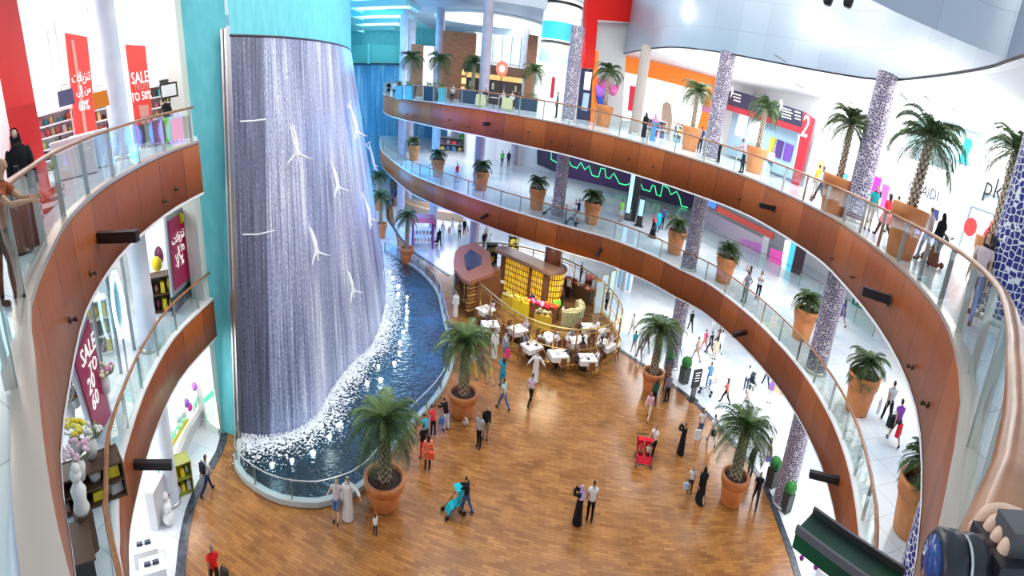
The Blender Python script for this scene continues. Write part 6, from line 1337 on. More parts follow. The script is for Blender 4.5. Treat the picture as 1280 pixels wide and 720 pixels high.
# neon Q on glass
NA, NB = (-13.6, 11.6), (-12.4, 9.4)
NEON = mat('pale_blue_neon', (.6, .9, 1), .5, emit=(.65, .93, 1), es=2.2); t = anchored('neon_sign', 'oval pale blue neon Q sign on the middle floor shop glass', 'sign', 147, 380, NA, NB)
d_ = Vector((NB[0]-NA[0], NB[1]-NA[1], 0)).normalized(); nn_ = Vector((.86, -.5, 0))
ov = [d_*(.48*math.cos(a*PI/16))+Vector((0, 0, 1.05*math.sin(a*PI/16))) for a in range(32)]
MB().tube([p+nn_*.1 for p in ov], .055, 8, closed=True).build('outer_tube', NEON, t, True); MB().tube([p*.8+nn_*.1 for p in ov], .03, 8, closed=True).build('inner_tube', NEON, t, True)
MB().tube([d_*-.1+Vector((0, 0, -.7))+nn_*.12, d_*-.35+Vector((0, 0, -1.0))+nn_*.12, d_*-.5+Vector((0, 0, -1.25))+nn_*.12], .05, 8).build('tail', NEON, t, True)
MB().poly([p*1.08 for p in ov], .04, nn_).build('blue_back_plate', mat('sky_blue_plate', (.2, .5, .68), .3), t)
MB().box((0, 0, -2.0), (.06, .06, 2.4)).build('post', SFR, t)
GLT = mat('shop_frame_grey', (.35, .40, .44), .35, .6)
t = thing('shop_glazing', 'grey framed shop glazing along the left middle floor', 'glazing', (-13.8, 10.6, L1))
for k, (x, y) in enumerate(((-14.6, 13.2), (-13.9, 11.7), (-13.1, 10.2), (-12.2, 8.7), (-11.2, 7.2))): MB().box((x+13.8, y-10.6, 2.3), (.1, .1, 4.6)).build('mullion', GLT, t)
for (a, b) in (((-14.6, 13.2), (-13.9, 11.7)), ((-13.1, 10.2), (-12.2, 8.7)), ((-12.2, 8.7), (-11.2, 7.2))): MB().add([(a[0]+13.8, a[1]-10.6, .05), (b[0]+13.8, b[1]-10.6, .05), (b[0]+13.8, b[1]-10.6, 4.4), (a[0]+13.8, a[1]-10.6, 4.4)], [(0, 1, 2, 3)]).build('pane', GLASS, t)
wall_run('wall_left.005', [(-23, 17.1), (-22, 4), (-18, -5)], L1, L2-1.3, mat('warm_cream_wall', (.52, .43, .32), .5))
BRNS = mat('dark_brown_fixture', (.09, .05, .03), .4); YEL = mat('yellow_pack', (.9, .7, .03), .5); PLM = mat('plum_pack', (.14, .02, .08), .4)
for i, (x, y, z_, w, h, r_, lab) in enumerate(((248, 305, 8.6, 2.4, 1.3, .3, 'dark brown confectionery counter nearest the teal wall, middle floor'), (252, 270, 8.8, 2.2, 1.8, .3, 'dark brown sweets shelf under the top floor edge'), (200, 395, 7, 1.5, 1.5, .8, 'brown shelf with pink and white packs left of the maroon poster'), (180, 330, 7, 1.4, 2.2, .9, 'dark shelf behind the pale blue column, middle floor'), (120, 450, 7, 1.6, 2.0, 1.0, 'white shelf unit behind the neon Q, middle floor'), (96, 560, 7, 2.4, .9, 1.1, 'dark low flower counter at the lower left of the middle floor'))):
    p = at(x, y, L1)
    if i == 5: p = at(104, 640, L1)
    goods_shelf('goods_counter', lab, (p.x*1.03, p.y*1.03, L1), r_, w, .7, h, 2 if h < 1.6 else 3, 5, BRNS if i != 4 else WHITE, [YEL, PLM, PAL[4], PAL[5], YEL])
for i, (x, y, m, s) in enumerate(((252, 300, PLM, .34), (247, 292, YEL, .34), (254, 288, PLM, .36), (243, 304, YEL, .3), (244, 283, PLM, .3), (200, 318, PLM, .3), (196, 330, YEL, .26), (250, 312, YEL, .3))):
    p = at(x, y, L1+1.5); o = MB().sphere((0, 0, 0), s, 8, sz=1.3).build('chocolate_egg', m, smooth=True); o.location = p
    tag(o, ('dark plum' if m is PLM else 'yellow')+' oval egg pack on the sweets counter, middle floor left', 'egg', 'plum eggs on the sweets counter' if m is PLM else 'yellow eggs on the sweets counter')
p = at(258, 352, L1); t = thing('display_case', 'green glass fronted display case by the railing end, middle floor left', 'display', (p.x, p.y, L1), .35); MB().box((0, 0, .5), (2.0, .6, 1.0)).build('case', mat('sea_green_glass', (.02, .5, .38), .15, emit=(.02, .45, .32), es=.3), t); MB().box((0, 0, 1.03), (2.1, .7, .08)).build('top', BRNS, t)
def bouquet(p, cols, lab, s=.42, base=WHITE, h=.5):
    t = thing('flower_bouquet', lab, 'flowers', p); r = random.Random(int(p[0]*77)); MB().lathe((0, 0, 0), [(s*.35, 0), (s*.5, h*.6), (s*.35, h)], 14).build('vase', base, t, True)
    for c in cols:
        mb = MB()
        for k in range(16):
            a = r.uniform(0, 6.28); q = r.random()**.5*s; mb.sphere((q*math.cos(a), q*math.sin(a), h+.12+r.uniform(0, s*.7)*(1-q/s*.6)), s*.17, 4)
        mb.build('blossoms', cloth(c), t, True)['kind'] = 'stuff'
    mb = MB()
    for k in range(14): a = r.uniform(0, 6.28); mb.add([(0, 0, h*.9), (s*math.cos(a), s*math.sin(a), h+.1), (s*1.15*math.cos(a+.15), s*1.15*math.sin(a+.15), h+.2)], [(0, 1, 2)])
    mb.build('leaves', LEAF2, t)['kind'] = 'stuff'; return t
for x, y, zz, cols, lab in ((133, 482, .9, ((.85, .82, .62), (.8, .35, .6)), 'cream and pink flower bouquet right of the SALE poster'), (89, 515, .9, ((.85, .75, .6), (.45, .12, .04)), 'cream flower bouquet over rust leaves, left of the SALE poster'), (97, 560, 1.0, ((.9, .7, .04), (.85, .8, .2)), 'bright yellow flower bouquet below the SALE poster'), (101, 590, .9, ((.80, .52, .66), (.85, .7, .75)), 'pink flower bouquet on the dark counter'), (116, 563, .9, ((.85, .86, .80),), 'white flower bouquet beside the leaning poster frame'), (95, 500, 1.2, ((.85, .8, .7),), 'pale flower bouquet highest on the left flower stand')):
    bouquet(tuple(at(x, y+8, L1+zz)), cols, lab, .36)
p = at(103, 640, L1+.9); t = thing('statue', 'white stone bust figure on the dark flower counter', 'statue', p); MB().box((0, 0, -.45), (.34, .34, .9)).build('plinth', BRNS, t); cb_ = thing('dark_cabinet', 'low black brown cabinet under the white stone bust, middle floor left', 'cabinet', (p.x+.1, p.y-1.15, L1), 1.05); MB().box((0, 0, .4), (2.0, 1.0, .8)).build('body', mat('black_brown', (.02, .012, .008), .3), cb_); MB().box((0, 0, .82), (2.1, 1.1, .04)).build('top', BRNS, cb_); MB().lathe((0, 0, 0), [(.16, 0), (.2, .1), (.15, .25), (.19, .5), (.1, .64), (.07, .7)], 18).sphere((0, 0, .82), .14, 8).sphere((.02, .02, .95), .11, 6).build('bust', mat('white_stone', (.78, .80, .76), .6), t, True)
# ------------------------------------------------------------------ ground floor left: toy shop
wall_run('wall_left.006', [(-22, 17.1), (-19, 8), (-15, 2)], 0, L1-1.3, LITW)
TA, TB = (-15.9, 17.0), (-12.9, 9.4)
t = anchored('shop_sign', 'white curved shop fascia with green script letters and coloured balloons, ground floor left', 'sign', 220, 520, TA, TB)
slab([(190, 575), (205, 535), (232, 490), (262, 447), (272, 440), (272, 475), (252, 498), (226, 535), (206, 580), (196, 590)], TA, TB, LITW, 'board', t, .15, .1)
GRN = mat('green_lettering', (.0, .50, .25), .4, emit=(0, .5, .25), es=.3)
for s_, x, y in (('candylicious', 209, 547), ('candylicious', 246, 487)):
    wtext(s_, .85 if x < 220 else .7, x, y, TA, TB, GRN, t, off=.3)
for x, y, m in ((216, 535, YEL), (247, 500, YEL)): slab([(x-18, y+34), (x-14, y+34), (x+14, y-12), (x+10, y-12)], TA, TB, m, 'underline', t, .05, .27)
for x, y, c in ((232, 505, (.8, .1, .5)), (228, 500, (.3, .15, .6)), (246, 470, (.75, .8, .9)), (238, 480, (.55, .2, .7)), (218, 518, (.6, .75, .85)), (250, 464, (.85, .55, .1)), (224, 512, (.8, .8, .85))):
    q = atv(x, y, TA, TB)-Vector(t.location)+Vector((.35, -.1, 0)); MB().sphere(q, .17, 6, sz=1.25).build('balloon', cloth(c), t, True)
t = anchored('shop_arch', 'white arched frame under the green script sign, ground floor left', 'arch', 200, 600, TA, TB)
slab([(268, 484), (272, 482), (284, 520), (279, 522)], TA, TB, WHITE, 'right_pier', t, .4, .1); slab([(176, 615), (190, 590), (212, 668), (205, 690), (190, 700)], TA, TB, mat('pale_grey_stone', (.62, .62, .64), .4), 'left_pier', t, .4, .15)
slab([(206, 580), (226, 535), (252, 498), (268, 482), (270, 490), (250, 510), (230, 545), (212, 590)], TA, TB, mat('pale_grey_stone', (.62, .62, .64), .4), 'arch_band', t, .4, .12)
GA, GB = (-16.0, 19.0), (-14.2, 16.0)
t = anchored('notice_board', 'white notice board with green lines hanging in the toy shop doorway', 'sign', 265, 520, (-17, 18.8), (-14.2, 17.0)); GP = ((-17, 18.0), (-14.4, 16.2))
slab([(256, 498), (268, 487), (275, 536), (261, 526)], *GP, LITW, 'board', t, .05, 0)
slab([(256, 498), (268, 487), (269, 494), (257, 504)], *GP, GRN, 'header', t, .03, .06)
for k in range(7): slab([(258.5, 506+3.2*k), (271, 499+4.3*k), (271.1, 500+4.3*k), (258.6, 507+3.2*k)], *GP, GRN, 'text_line', t, .02, .06)
p = at(222, 615, 0); goods_shelf('goods_counter', 'sweets stand with yellow and dark goods in the toy shop entrance', (p.x, p.y, 0), 1.0, 1.4, .7, 1.4, 2, 5, mat('gold_green_stand', (.3, .32, .05), .4), [YEL, PLM, PAL[4]])
p = at(210, 632, 0); bouquet((p.x, p.y, 0), ((.7, .02, .3), (.3, .05, .3)), 'magenta and violet flower pot in the toy shop entrance', .3); 
for x, y, lab in ((212, 655, 'white plush figure on the floor left of the kerb'), (208, 640, 'second white plush figure behind the first, left of the kerb')):
    p = at(x, y, 0); t = thing('plush_toy', lab, 'toy', p); MB().sphere((0, 0, .3), .28, 8).build('body', WHITE, t, True); MB().sphere((0, 0, .68), .19, 8).build('head', WHITE, t, True)
for x, y, lab in ((190, 705, 'white display tray with dark shoes at the bottom left shop window'), (180, 680, 'white display tray farther up in the bottom left shop window')):
    p = at(x, y, .6); t = thing('display_tray', lab, 'display', (p.x, p.y, 0), .9); MB().box((0, 0, .3), (1.0, .7, .6)).build('plinth', WHITE, t); MB().box((-.18, 0, .65), (.25, .12, .1)).build('shoe', NAVY, t); MB().box((.15, 0, .65), (.25, .12, .1)).build('shoe', NAVY, t)
# ------------------------------------------------------------------ photographer's neighbour: camera and hand on the rail, bottom right
cc = atd(1207, 708, .60); r_ = Vector((.88, -.46, -.05)).normalized()
t = thing('photo_camera', 'black camera with a long lens held over the wooden rail, bottom right corner', 'camera', cc); BLK = mat('camera_black', (.012, .013, .018), .3); LG = mat('blue_lens_glass', (.02, .06, .25), .08)
q = r_.to_track_quat('Z', 'Y').to_matrix()
MB().lathe((0, 0, 0), [(.030, -.052), (.036, -.045), (.036, -.02), (.032, -.016), (.032, -.006), (.035, -.002), (.035, .02), (.031, .024), (.031, .05)], 28, M=q).build('lens_barrel', BLK, t, True)
MB().lathe((0, 0, 0), [(.0335, -.013), (.0335, -.009)], 28, False, M=q).build('silver_ring', STEEL, t, True)
MB().lathe((0, 0, 0), [(.028, -.0525), (.01, -.058)], 24, M=q).build('front_glass', LG, t, True)
MB().box(tuple(r_*.085+Vector((0, 0, -.005))), (.13, .07, .085), M=q @ Matrix.Rotation(PI/2, 3, 'Y')).build('camera_body', BLK, t)
MB().box(tuple(r_*.075+Vector((0, 0, .045))), (.06, .05, .03), M=Matrix.Rotation(-.5, 3, 'Z')).build('viewfinder_hump', mat('dark_grey_plastic', (.08, .08, .085), .35), t)
MB().tube([r_*.09+Vector((0, .0, .045)), r_*.13+Vector((.02, 0, .035)), r_*.2+Vector((.03, -.02, -.03))], .012, 8, flat=.35).build('strap', BLK, t)
hw = atd(1262, 664, .66)
hv = []; he = []; hr = []
def hadd(co, r, par=None):
    hv.append(Vector(co)); hr.append(r); i = len(hv)-1
    if par is not None: he.append((par, i))
    return i
X = Vector((.88, -.46, 0)); Y = Vector((.46, .88, 0)); Z = Vector((0, 0, 1))
w0 = hadd(X*.12-Z*.03, (.030, .024)); w1 = hadd(X*.07-Z*.005, (.030, .022), w0); w2 = hadd(X*.035+Z*.0, (.036, .017), w1); w3 = hadd(X*.26-Z*.10, (.036, .034), w0)
for k in range(4):
    o_ = Y*(k-1.5)*-.021; a_ = hadd(X*.005+o_+Z*.008-X*.002*k, (.0115, .0105), w2); b_ = hadd(-X*.026+o_+Z*.004, (.0105, .010), a_); hadd(-X*.036+o_-Z*.022, (.0095, .009), b_)
th_ = hadd(X*.045+Y*.042-Z*.015, (.014, .013), w1); th2 = hadd(X*.015+Y*.05-Z*.03, (.0115, .011), th_); hadd(-X*.012+Y*.045-Z*.036, (.0105, .010), th2)
me = bpy.data.meshes.new('hand'); me.from_pydata(hv, he, []); o = bpy.data.objects.new('hand', me); COL.objects.link(o); m_ = o.modifiers.new('s', 'SKIN'); m_.use_smooth_shade = True
for i, r in enumerate(hr): me.skin_vertices[0].data[i].radius = r
me.skin_vertices[0].data[w1].use_root = True
qq = o.modifiers.new('u', 'SUBSURF'); qq.levels = 2; qq.render_levels = 2
ev = bpy.data.meshes.new_from_object(o.evaluated_get(bpy.context.evaluated_depsgraph_get())); bpy.data.objects.remove(o)
o = link('person', ev, SKINC); o.location = hw; tag(o, 'hand and forearm of a person gripping the camera at the bottom right corner', 'person')
for k in range(4):
    o_ = Y*(k-1.5)*-.021; MB().sphere(-X*.0415+o_-Z*.016, .007, 6, sx=.45, sy=.9).build('fingernail', mat('fingernail', (.85, .60, .52), .25), o, True)
# ------------------------------------------------------------------ cafe on the plaza
cafe_px = [(-5.15, 39.4), (-4.6, 37.9), (-3.8, 36.3), (-2.2, 33.7), (-.6, 31.4), (.3, 30.2), (2.2, 28.9), (4.2, 28.6), (6, 29.2), (7.7, 30.8), (8.45, 32.4), (8.5, 34.5), (8.1, 36.8), (7.3, 39), (6.2, 40.9), (4.9, 42.3), (2.8, 43.6), (.5, 44.4), (-2.2, 44.4), (-4.2, 43.2), (-5.1, 41.4)]
loop = smooth_path(cafe_px+[cafe_px[0]], .5)[:-1]
CZ = .32
t = thing('cafe_platform', 'oval raised cafe platform with a brass skirt in the middle of the plaza', 'platform', (0, 0, 0))
MB().plan([tuple(p) for p in loop], CZ, .28).build('deck', noise_mat('dark_cafe_floor', (.10, .05, .02), (.30, .15, .05), 1.2, rough=.3), t, fix=False)
MB().strip([tuple(p) for p in loop], [(-.12, .05), (-.14, CZ+.04), (.0, CZ+.06)], True).strip([tuple(p) for p in loop], [(.12, .05), (.14, CZ+.04), (.0, CZ+.06)], True).build('brass_skirt', GOLD, t)
t = thing('cafe_railing', 'tall brass cage railing with open bars round the oval cafe', 'railing', (0, 0, 0))
L_ = [Vector((p.x, p.y, 0)) for p in loop]; up = lambda z: [p+Vector((0, 0, z)) for p in L_]
MB().tube(up(2.45), .06, 6, closed=True).build('top_rail', GOLD, t, True)
MB().tube(up(1.25), .025, 5, closed=True).tube(up(.55), .025, 5, closed=True).tube(up(2.2), .03, 5, closed=True).build('middle_rail', GOLD, t, True)
ps = resample(loop+[loop[0]], 1.55)
for p in ps: MB().box((p.x, p.y, 1.4), (.10, .10, 2.2)).build('post', GOLD, t)
# lower lattice between deck and first rail
mb = MB(); k_ = resample(loop+[loop[0]], .28)
for a, b in zip(k_[:-1], k_[1:]):
    mb.tube([(a.x, a.y, .34), (b.x, b.y, .55)], .012, 4, False).tube([(a.x, a.y, .55), (b.x, b.y, .34)], .012, 4, False)
mb.build('lattice', GOLD, t)
# amber tiled wall and drum
def tile_mat():
    m = mat('amber_tiles', (.85, .55, .05), .25); N, L = nt(m); b = N['Principled BSDF']; uv = N.new('ShaderNodeUVMap'); uv.uv_map = 'UVMap'
    br = N.new('ShaderNodeTexBrick'); br.offset = 0; br.inputs['Scale'].default_value = 1; br.inputs['Brick Width'].default_value = .21; br.inputs['Row Height'].default_value = .42; br.inputs['Mortar Size'].default_value = .04
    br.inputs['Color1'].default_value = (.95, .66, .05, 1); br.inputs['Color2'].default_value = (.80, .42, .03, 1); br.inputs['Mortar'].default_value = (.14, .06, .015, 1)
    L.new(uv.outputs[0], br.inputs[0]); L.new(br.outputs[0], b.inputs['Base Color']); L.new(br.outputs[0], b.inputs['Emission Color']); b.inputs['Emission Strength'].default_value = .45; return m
TILE = tile_mat(); CBR = mat('cafe_brown', (.20, .08, .045), .4); RUST = mat('rust_roof', (.33, .13, .09), .5)
t = thing('display_wall', 'long amber tiled display wall with a brown rounded top in the cafe', 'wall', (0, 0, CZ))
wp = [Vector((-.9, 39.6)), Vector((2.7, 36.6))]
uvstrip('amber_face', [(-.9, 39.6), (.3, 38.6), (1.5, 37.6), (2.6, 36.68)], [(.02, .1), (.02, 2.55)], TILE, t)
dirw = (wp[1]-wp[0]).normalized(); nw = Vector((dirw.y, -dirw.x)); cen = (wp[0]+wp[1])/2; ang = math.atan2(dirw.y, dirw.x)
MB().box((cen.x-nw.x*.45, cen.y-nw.y*.45, 1.35), ((wp[1]-wp[0]).length+.1, .85, 2.7), ang).build('core', CBR, t)
for e in (0, .66, 1): q_ = wp[0].lerp(wp[1], e)+nw*.06; MB().box((q_.x, q_.y, 1.35), (.3 if e else .35, .16, 2.7), ang).build('brown_pier', CBR, t)
sl = MB(); L0_ = (wp[1]-wp[0]).length/2+.5; n = 10; pr_ = []
for i in range(n+1): a = PI/2+PI*i/n; pr_.append((cen.x-nw.x*.4+dirw.x*(-L0_+.75*math.cos(a))+nw.x*.85*math.sin(a)*1, cen.y-nw.y*.4+dirw.y*(-L0_+.75*math.cos(a))+nw.y*.85*math.sin(a)))
pr_ += [(cen.x-nw.x*1.25+dirw.x*(L0_+.3), cen.y-nw.y*1.25+dirw.y*(L0_+.3)), (cen.x+nw.x*.45+dirw.x*(L0_+.3), cen.y+nw.y*.45+dirw.y*(L0_+.3))]
sl.plan(pr_, 2.92, .22).build('rounded_top', mat('cafe_top_brown', (.25, .15, .11), .35), t, fix=False)
t = thing('display_drum', 'round amber tiled display drum at the foot of the cafe column', 'drum', (3.35, 37.9, CZ))
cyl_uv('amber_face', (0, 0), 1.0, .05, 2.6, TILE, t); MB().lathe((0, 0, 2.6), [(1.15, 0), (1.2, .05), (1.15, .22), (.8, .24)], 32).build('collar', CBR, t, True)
t = thing('column_cladding', 'smooth dark brown cladding round the column above the cafe drum', 'column', (3.25, 38.6, 0)); MB().lathe((0, 0, 2.95), [(.72, 0), (.72, 2.0)], 32).build('shell', mat('cladding_brown', (.18, .06, .03), .3), t, True)
# pavilion with rust roof
t = thing('cafe_pavilion', 'rust coloured flat roof pavilion with a dark pentagon and louvred front', 'pavilion', (0, 0, CZ))
rf = [at(x, y, 2.75) for x, y in ((568, 336), (567, 325), (569, 315), (575, 308), (588, 304), (596, 304), (613, 316), (615, 332), (617, 341), (586, 352), (578, 348))]
MB().plan([(p.x, p.y) for p in rf], 2.75-CZ, .22).build('roof', RUST, t, fix=False)
pg = [at(x, y, 2.78) for x, y in ((580, 319), (588, 312), (602, 320), (601.5, 330), (585, 338.5), (581, 330))]
MB().plan([(p.x, p.y) for p in pg], 2.79-CZ, .03).build('dark_pentagon', mat('dark_blue_glass', (.015, .03, .09), .1), t, fix=False)
a = at(586, 352, 2.6); b = at(617, 341, 2.6); dv_ = (b-a).normalized()
for k in range(9):
    z = .25+k*.25; MB().box(((a.x+b.x)/2, (a.y+b.y)/2+.25, z), ((b-a).length, .35, .12), math.atan2(dv_.y, dv_.x)).build('louvre', cloth((.42, .20, .06)) if k % 2 else cloth((.62, .33, .10)), t)
MB().box(((a.x+b.x)/2+.2, (a.y+b.y)/2+1.0, 1.2), ((b-a).length, 1.0, 2.3), math.atan2(dv_.y, dv_.x)).build('core', CBR, t)
MB().strip([(p.x, p.y) for p in rf[:6]][::-1], [(-.1, .05), (-.1, 2.2)]).build('rounded_side', mat('mural_side', (.25, .3, .32), .4), t)
# tables and chairs
CHW = mat('chair_brown_wood', (.22, .09, .03), .4); CLW = mat('white_tablecloth', (.88, .88, .87), .7)
def cafe_chair(p, rzv, lab):
    t = thing('cafe_chair', lab, 'chair', p, rzv)
    MB().box((0, 0, .45), (.42, .42, .05)).build('seat', CHW, t); MB().box((0, -.2, .72), (.42, .04, .42)).build('backrest', CHW, t)
    for a in (-1, 1):
        for b in (-1, 1): MB().box((a*.18, b*.18, .22), (.04, .04, .44)).build('leg', CHW, t)
    return t
TB = [((613, 405), 'white clothed table nearest the pool side of the cafe'), ((647, 411), 'white clothed table second from the pool side'), ((665, 432), 'white clothed table with dark cups above the white-robed man'), ((686, 421), 'white clothed table left of the brass rail centre'), ((698, 442), 'white clothed table closest to the front rail'), ((721, 425), 'white clothed table in the middle of the right group'), ((734, 447), 'white clothed table with a red card at the front right'), ((758, 430), 'white clothed table by the right curve of the rail'), ((736, 408), 'white clothed table at the rear right of the group'), ((607, 386), 'white clothed table below the louvred pavilion'), ((752, 412), 'small white clothed table beside the rear right one')]
sh = [((.7, .7, .72), K_), ((.12, .1, .1), K_), ((.55, .42, .5), (.1, .1, .15)), ((.8, .8, .8), (.3, .3, .35)), ((.2, .22, .3), K_), ((.6, .3, .3), K_)]
ci = 0
for i, ((x, y), lab) in enumerate(TB):
    p = at(x, y, CZ+.75); rzv = rnd.uniform(.2, .9); sz = 1.15 if i not in (10,) else .8
    t = thing('cafe_table', lab, 'table', (p.x, p.y, CZ), rzv)
    MB().box((0, 0, .74), (sz, sz*.85, .035)).build('table_top', CHW, t); MB().box((0, 0, .37), (.08, .08, .72)).box((0, 0, .03), (.5, .5, .04)).build('leg', DARK, t)
    c = MB(); w_ = sz/2+.03; h_ = sz*.425+.03
    c.add([(-w_, -h_, .77), (w_, -h_, .77), (w_, h_, .77), (-w_, h_, .77), (-w_*1.03, -h_*1.03, .5), (w_*1.03, -h_*1.03, .46), (w_*1.03, h_*1.03, .5), (-w_*1.03, h_*1.03, .46)], [(0, 1, 2, 3), (0, 4, 5, 1), (1, 5, 6, 2), (2, 6, 7, 3), (3, 7, 4, 0)])
    o = c.build('tablecloth', CLW); o.location = (p.x, p.y, CZ+.005); o.rotation_euler = (0, 0, rzv); tag(o, lab.replace('white clothed table', 'white cloth on the table'), 'tablecloth')
    for j in range(2):
        q = Matrix.Rotation(rzv, 3, 'Z') @ Vector((rnd.uniform(-.3, .3), rnd.uniform(-.25, .25), .78)); u = MB().lathe((0, 0, 0), [(.09, 0), (.13, .02), (.05, .021), (.05, .09)], 12).build('cup', PAL[(i+j*3) % 8] if i == 6 and j else CLW if i != 2 else PLM, smooth=True); u.location = (p.x+q.x, p.y+q.y, CZ+q.z); tag(u, 'small cup on a clothed cafe table', 'cup', 'cups on the cafe tables')
    for j, a_ in enumerate((0, PI/2, PI, -PI/2) if i != 10 else (0, PI)):
        q = Matrix.Rotation(rzv+a_, 3, 'Z') @ Vector((0, -(sz*.5+.22), 0)); cp = (p.x+q.x, p.y+q.y, CZ)
        side = ['near', 'right', 'far', 'left'][j] if len(TB) else ''
        ch = cafe_chair(cp, rzv+a_, 'brown chair, %s side of the %s' % (side, lab.replace('white clothed ', '')))
        if (i*4+j) % 5 in (0, 2) or (i in (5, 7, 8) and j in (1, 3)):
            s_ = sh[ci % 6]; ci += 1
            person(0, 0, 0, math.degrees(rzv+a_), 1.68, 'sit', 'long' if ci % 3 else 'robe', s_[0], s_[1], 'guest seated %s of the %s' % ({'near': 'in front', 'far': 'behind', 'left': 'left', 'right': 'right'}[side], lab.replace('white clothed ', '')), pos=(cp[0], cp[1], CZ+.03), scarf=((.03, .03, .04) if ci % 4 == 1 else (.8, .8, .8)) if ci % 3 == 0 else None)
# flower and sweets displays inside
def disp(px, py, w, d, h, rzv, body_m, cols, lab, cat='display', s=.13):
    p = at(px, py, CZ); t = thing('sweets_display', lab, cat, (p.x, p.y, CZ), rzv); MB().box((0, 0, h/2), (w, d, h)).build('case', body_m, t); r = random.Random(int(px))
    for c in cols:
        mb = MB()
        for k in range(max(4, int(w*8))): mb.sphere((r.uniform(-w/2, w/2), r.uniform(-d/2, d/2), h+s*.8), s*r.uniform(.7, 1.2), 4)
        mb.build('goods', cloth(c), t, True)['kind'] = 'stuff'
    return t
disp(671, 398, 2.2, .6, 1.0, -.5, CBR, ((.75, .03, .08), (.85, .4, .6)), 'counter topped with red and pink blossoms below the amber wall')
disp(686, 401, 1.2, .6, 1.0, -.3, CBR, ((.9, .30, .03), (.85, .1, .05)), 'counter topped with orange blossoms before the amber drum')
disp(694, 398, .5, .5, .9, 0, CBR, ((.45, .75, .02), (.15, .5, .05)), 'lime green plant at the foot of the amber drum', s=.2)
disp(722, 372, 3.0, .7, 1.0, -.75, BRNS, ((.2, .08, .06), (.7, .55, .4), (.5, .1, .1)), 'long dark sweets counter at the rear right of the cafe')
disp(738, 368, 1.2, .6, 1.1, -.75, BRNS, ((.9, .25, .03), (.8, .2, .3)), 'dark counter with orange flowers at the rear right of the cafe', s=.2)
disp(640, 388, 1.8, .7, .9, -.5, mat('yellow_case', (.75, .50, .05), .4), ((.75, .6, .2), (.4, .4, .1)), 'yellow case with pale goods between pavilion and amber wall')
disp(651, 393, 1.4, .6, 1.0, -.5, YEL, ((.8, .6, .1),), 'bright yellow case in front of the amber wall')
disp(677, 413, 1.3, .5, 1.1, -.3, mat('yellow_case', (.75, .50, .05), .4), ((.5, .5, .3), (.2, .15, .1)), 'small yellow shelf stand between the tables')
disp(622, 372, .8, .6, 1.1, .3, CBR, ((.8, .65, .6), (.7, .7, .7)), 'brown stand with pale goods beside the louvred pavilion')
t = thing('curved_counter', 'curved wicker green counter right of the amber drum in the cafe', 'counter', (at(706, 396, CZ).x, at(706, 396, CZ).y, CZ)); n = 14
pt_ = [Vector((1.5*math.cos(-1.9+2.4*i/n), 1.9*math.sin(-1.9+2.4*i/n))) for i in range(n+1)]
MB().strip(pt_, [(0, .05), (.05, 1.05), (-.5, 1.05), (-.5, .05)]).build('wicker_body', noise_mat('wicker', (.30, .34, .16), (.62, .58, .36), 9, rough=.6), t)
mb = MB(); r = random.Random(9)
for k in range(40): q = pt_[r.randrange(n)]*r.uniform(.75, .95); mb.sphere((q.x, q.y, 1.12), .1, 4)
mb.build('sweets', cloth((.75, .68, .45)), t, True)['kind'] = 'stuff'
for (x, y), h, lab in (((613, 330), 1.6, 'white and yellow display stand behind the pavilion roof'), ((641, 306), 1.5, 'yellow and brown display stand behind the amber wall')):
    p = at(x, y+8, CZ); goods_shelf('display_stand', lab, (p.x, p.y, CZ), .4, 1.0, .5, h+.6, 3, 4, DARK, [YEL, CLW and PAL[4], YEL, PAL[0]])
for (x, y), c, lab in (((597, 318), K_, 'black bollard figure of staff by the pavilion, leftmost'), ): pass
for x, y, c, lab in ((604, 312, K_, 'staff member in black at the back of the cafe beside the roof'), (612, 315, (.7, .75, .8), 'staff member in white at the back of the cafe'), (622, 372, (.75, .68, .66), 'staff member in a pale top beside the louvred front'), (661, 392, (.03, .04, .12), 'staff member in navy bending over the counter by the amber wall'), (725, 352, K_, 'dark clothed guest standing at the rear right rail inside the cafe'), (747, 384, (.82, .84, .86), 'tall guest in white standing at the right inside the cafe'), (757, 388, (.3, .25, .2), 'guest in brown standing at the far right inside the cafe'), (700, 385, (.2, .08, .06), 'staff member in brown behind the wicker counter'), (709, 372, (.85, .8, .78), 'staff member in white behind the wicker counter'), (741, 372, (.6, .8, .9), 'guest in pale blue between the rear counters')):
    person(x, y, 0, rnd.uniform(0, 360), 1.7, 'stand' if c != (.03, .04, .12) else 'rail', 'long', c, K_, lab, pos=(at(x, y, CZ).x, at(x, y, CZ).y, CZ))
# brass grid on the floor and glass screens
t = thing('floor_grid', 'brass square grid set on the cafe floor right of the wicker counter', 'grid', (at(725, 402, CZ).x, at(725, 402, CZ).y, CZ+.01)); mb = MB()
for k in range(5): mb.box((-1.2+.6*k, 0, .02), (.05, 3.6, .04), 0)
for k in range(7): mb.box((0, -1.8+.6*k, .02), (2.4, .05, .04), 0)
mb.build('bars', GOLD, t)
for x, y, lab in ((746, 392, 'tall pale glass screen inside the right part of the cafe'), (752, 382, 'second tall pale glass screen, right part of the cafe'), (762, 376, 'tall brass framed mirror at the right inner curve of the cafe')):
    p = at(x, y, CZ); t = thing('glass_screen', lab, 'screen', (p.x, p.y, CZ), .5+rnd.uniform(-.2, .2)); MB().box((-.35, 0, 1.2), (.06, .06, 2.4)).box((.35, 0, 1.2), (.06, .06, 2.4)).box((0, 0, 2.4), (.76, .06, .06)).build('frame', GOLD, t); MB().box((0, 0, 1.2), (.64, .03, 2.3)).build('pane', mat('pale_blue_pane', (.5, .72, .85), .3), t)
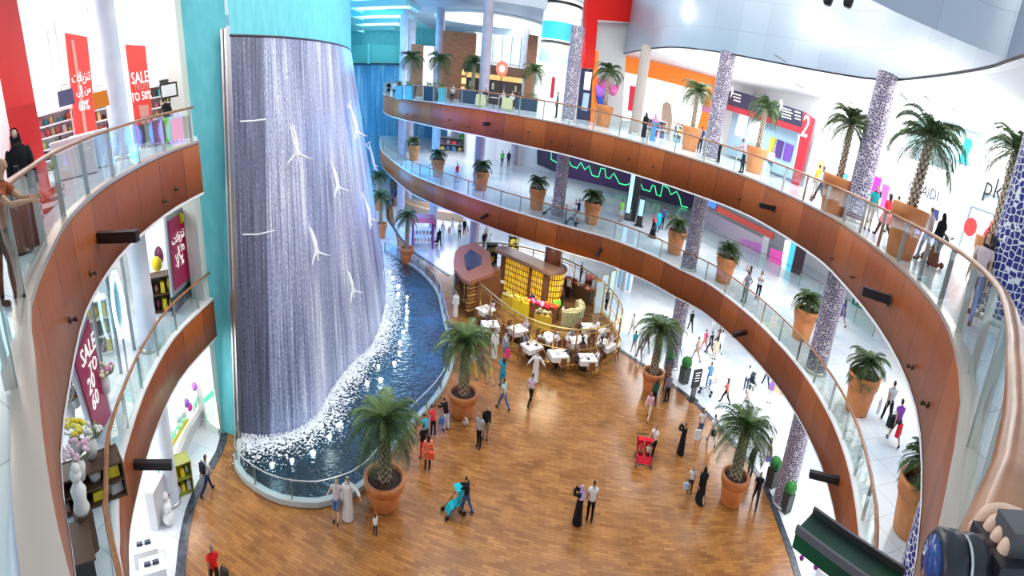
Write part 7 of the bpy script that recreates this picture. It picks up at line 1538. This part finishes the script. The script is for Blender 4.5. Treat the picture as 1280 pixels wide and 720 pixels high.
for x, y, lab in ((706, 340, 'small brass framed brown awning table behind the drum'),):
    p = at(x, y, CZ); t = thing('high_table', lab, 'table', (p.x, p.y, CZ), -.5); MB().box((0, 0, 2.2), (1.5, .9, .08)).build('top', CBR, t)
    for a in (-1, 1):
        for b in (-1, 1): MB().box((a*.65, b*.38, 1.1), (.05, .05, 2.2)).build('leg', GOLD, t)
area('cafe_lamp', (3, 33.5, 5.2), 3, 220, (1, .82, .55))
# ------------------------------------------------------------------ light
w = bpy.data.worlds.new('world'); SC.world = w; w.use_nodes = True
w.node_tree.nodes['Background'].inputs[0].default_value = (.72, .86, 1, 1); w.node_tree.nodes['Background'].inputs[1].default_value = .75
SC.view_settings.view_transform = 'Standard'; SC.view_settings.look = 'None'; SC.view_settings.gamma = 1; SC.view_settings.use_curve_mapping = False
SC.view_settings.exposure = .4
area('overhead_fill_lamp', (0, 24, 27), 16, 3700, (1, .93, .84), sy=26)  # fill light added above the open void, where no source is seen
area('overhead_fill_lamp.001', (-12, 60, 22), 12, 1200, (.4, .8, 1), sy=20)
for z, e in ((L1-1.4, 520), (L2-1.4, 420), (CEIL-.08, 420)):
    for i, (x, y) in enumerate([(17.5, 14), (18, 27), (13.5, 37), (2, 50), (-10, 62), (-17, 6)]):
        area('ceiling_lamp', (x, y, z), 5, e, (1, .99, .97), sy=9)
for x, y in ((17.8, 12), (18, 25), (15, 37), (-17, 11)):
    area('ceiling_fill_uplight', (x, y, 16.6), 2.5, 330, (1, .99, .98), (PI, 0, 0), sy=10)  # unseen uplights added to brighten the white ceiling, no cove is built
for l in ((-16.5, 12, L1-1.4), (-17.5, 12, L2-1.4), (-17.5, 12, CEIL-.1)):
    area('ceiling_lamp', l, 4, 330, (1, .98, .96), sy=8)
# blue stage lamps beside the waterfall
for loc, e, c in (((-11, 43, 11.8), 260, (.04, .3, 1)), ((-14.6, 49.5, 11.8), 300, (.03, .4, 1)), ((-7.8, 40.6, 11.8), 190, (.2, .25, 1)), ((-4.6, 37.9, 11.8), 110, (.4, .2, 1)), ((-9.4, 43.6, 5.4), 200, (.12, .25, 1)), ((-12.9, 47.6, 5.4), 300, (.04, .35, 1)), ((-6.2, 41.2, 5.4), 120, (.35, .2, 1)), ((-16.5, 54.5, 5.6), 300, (.04, .4, 1)), ((-11, 53, 9.6), 420, (.05, .5, 1)), ((-16, 54, 17), 900, (.03, .5, 1)), ((-12, 54, 3.2), 200, (.05, .4, 1))):
    point('blue_spot_lamp', loc, e, c, 1.3)
for loc, e in (((12.6, 20, 20.3), 150), ((12.9, 24.5, 20.5), 110), ((7.6, 36, 20.8), 110), ((9.2, 12.5, 21.0), 90)):
    point('drum_spot_lamp', loc, e, (1, .9, .78), .35)
area('waterfall_fill', (-4, 30, 17.5), 3, 260, (.9, .93, 1), (math.radians(60), 0, math.radians(70)), sy=8)  # unseen fill light added to brighten the waterfall
cy = SC.cycles
cy.use_denoising = True
try: cy.denoiser = 'OPENIMAGEDENOISE'
except Exception: pass
cy.max_bounces = 6; cy.diffuse_bounces = 3; cy.glossy_bounces = 3; cy.transmission_bounces = 3; cy.transparent_max_bounces = 16
cy.sample_clamp_indirect = 6; cy.caustics_reflective = False; cy.caustics_refractive = False
cy.use_light_tree = True
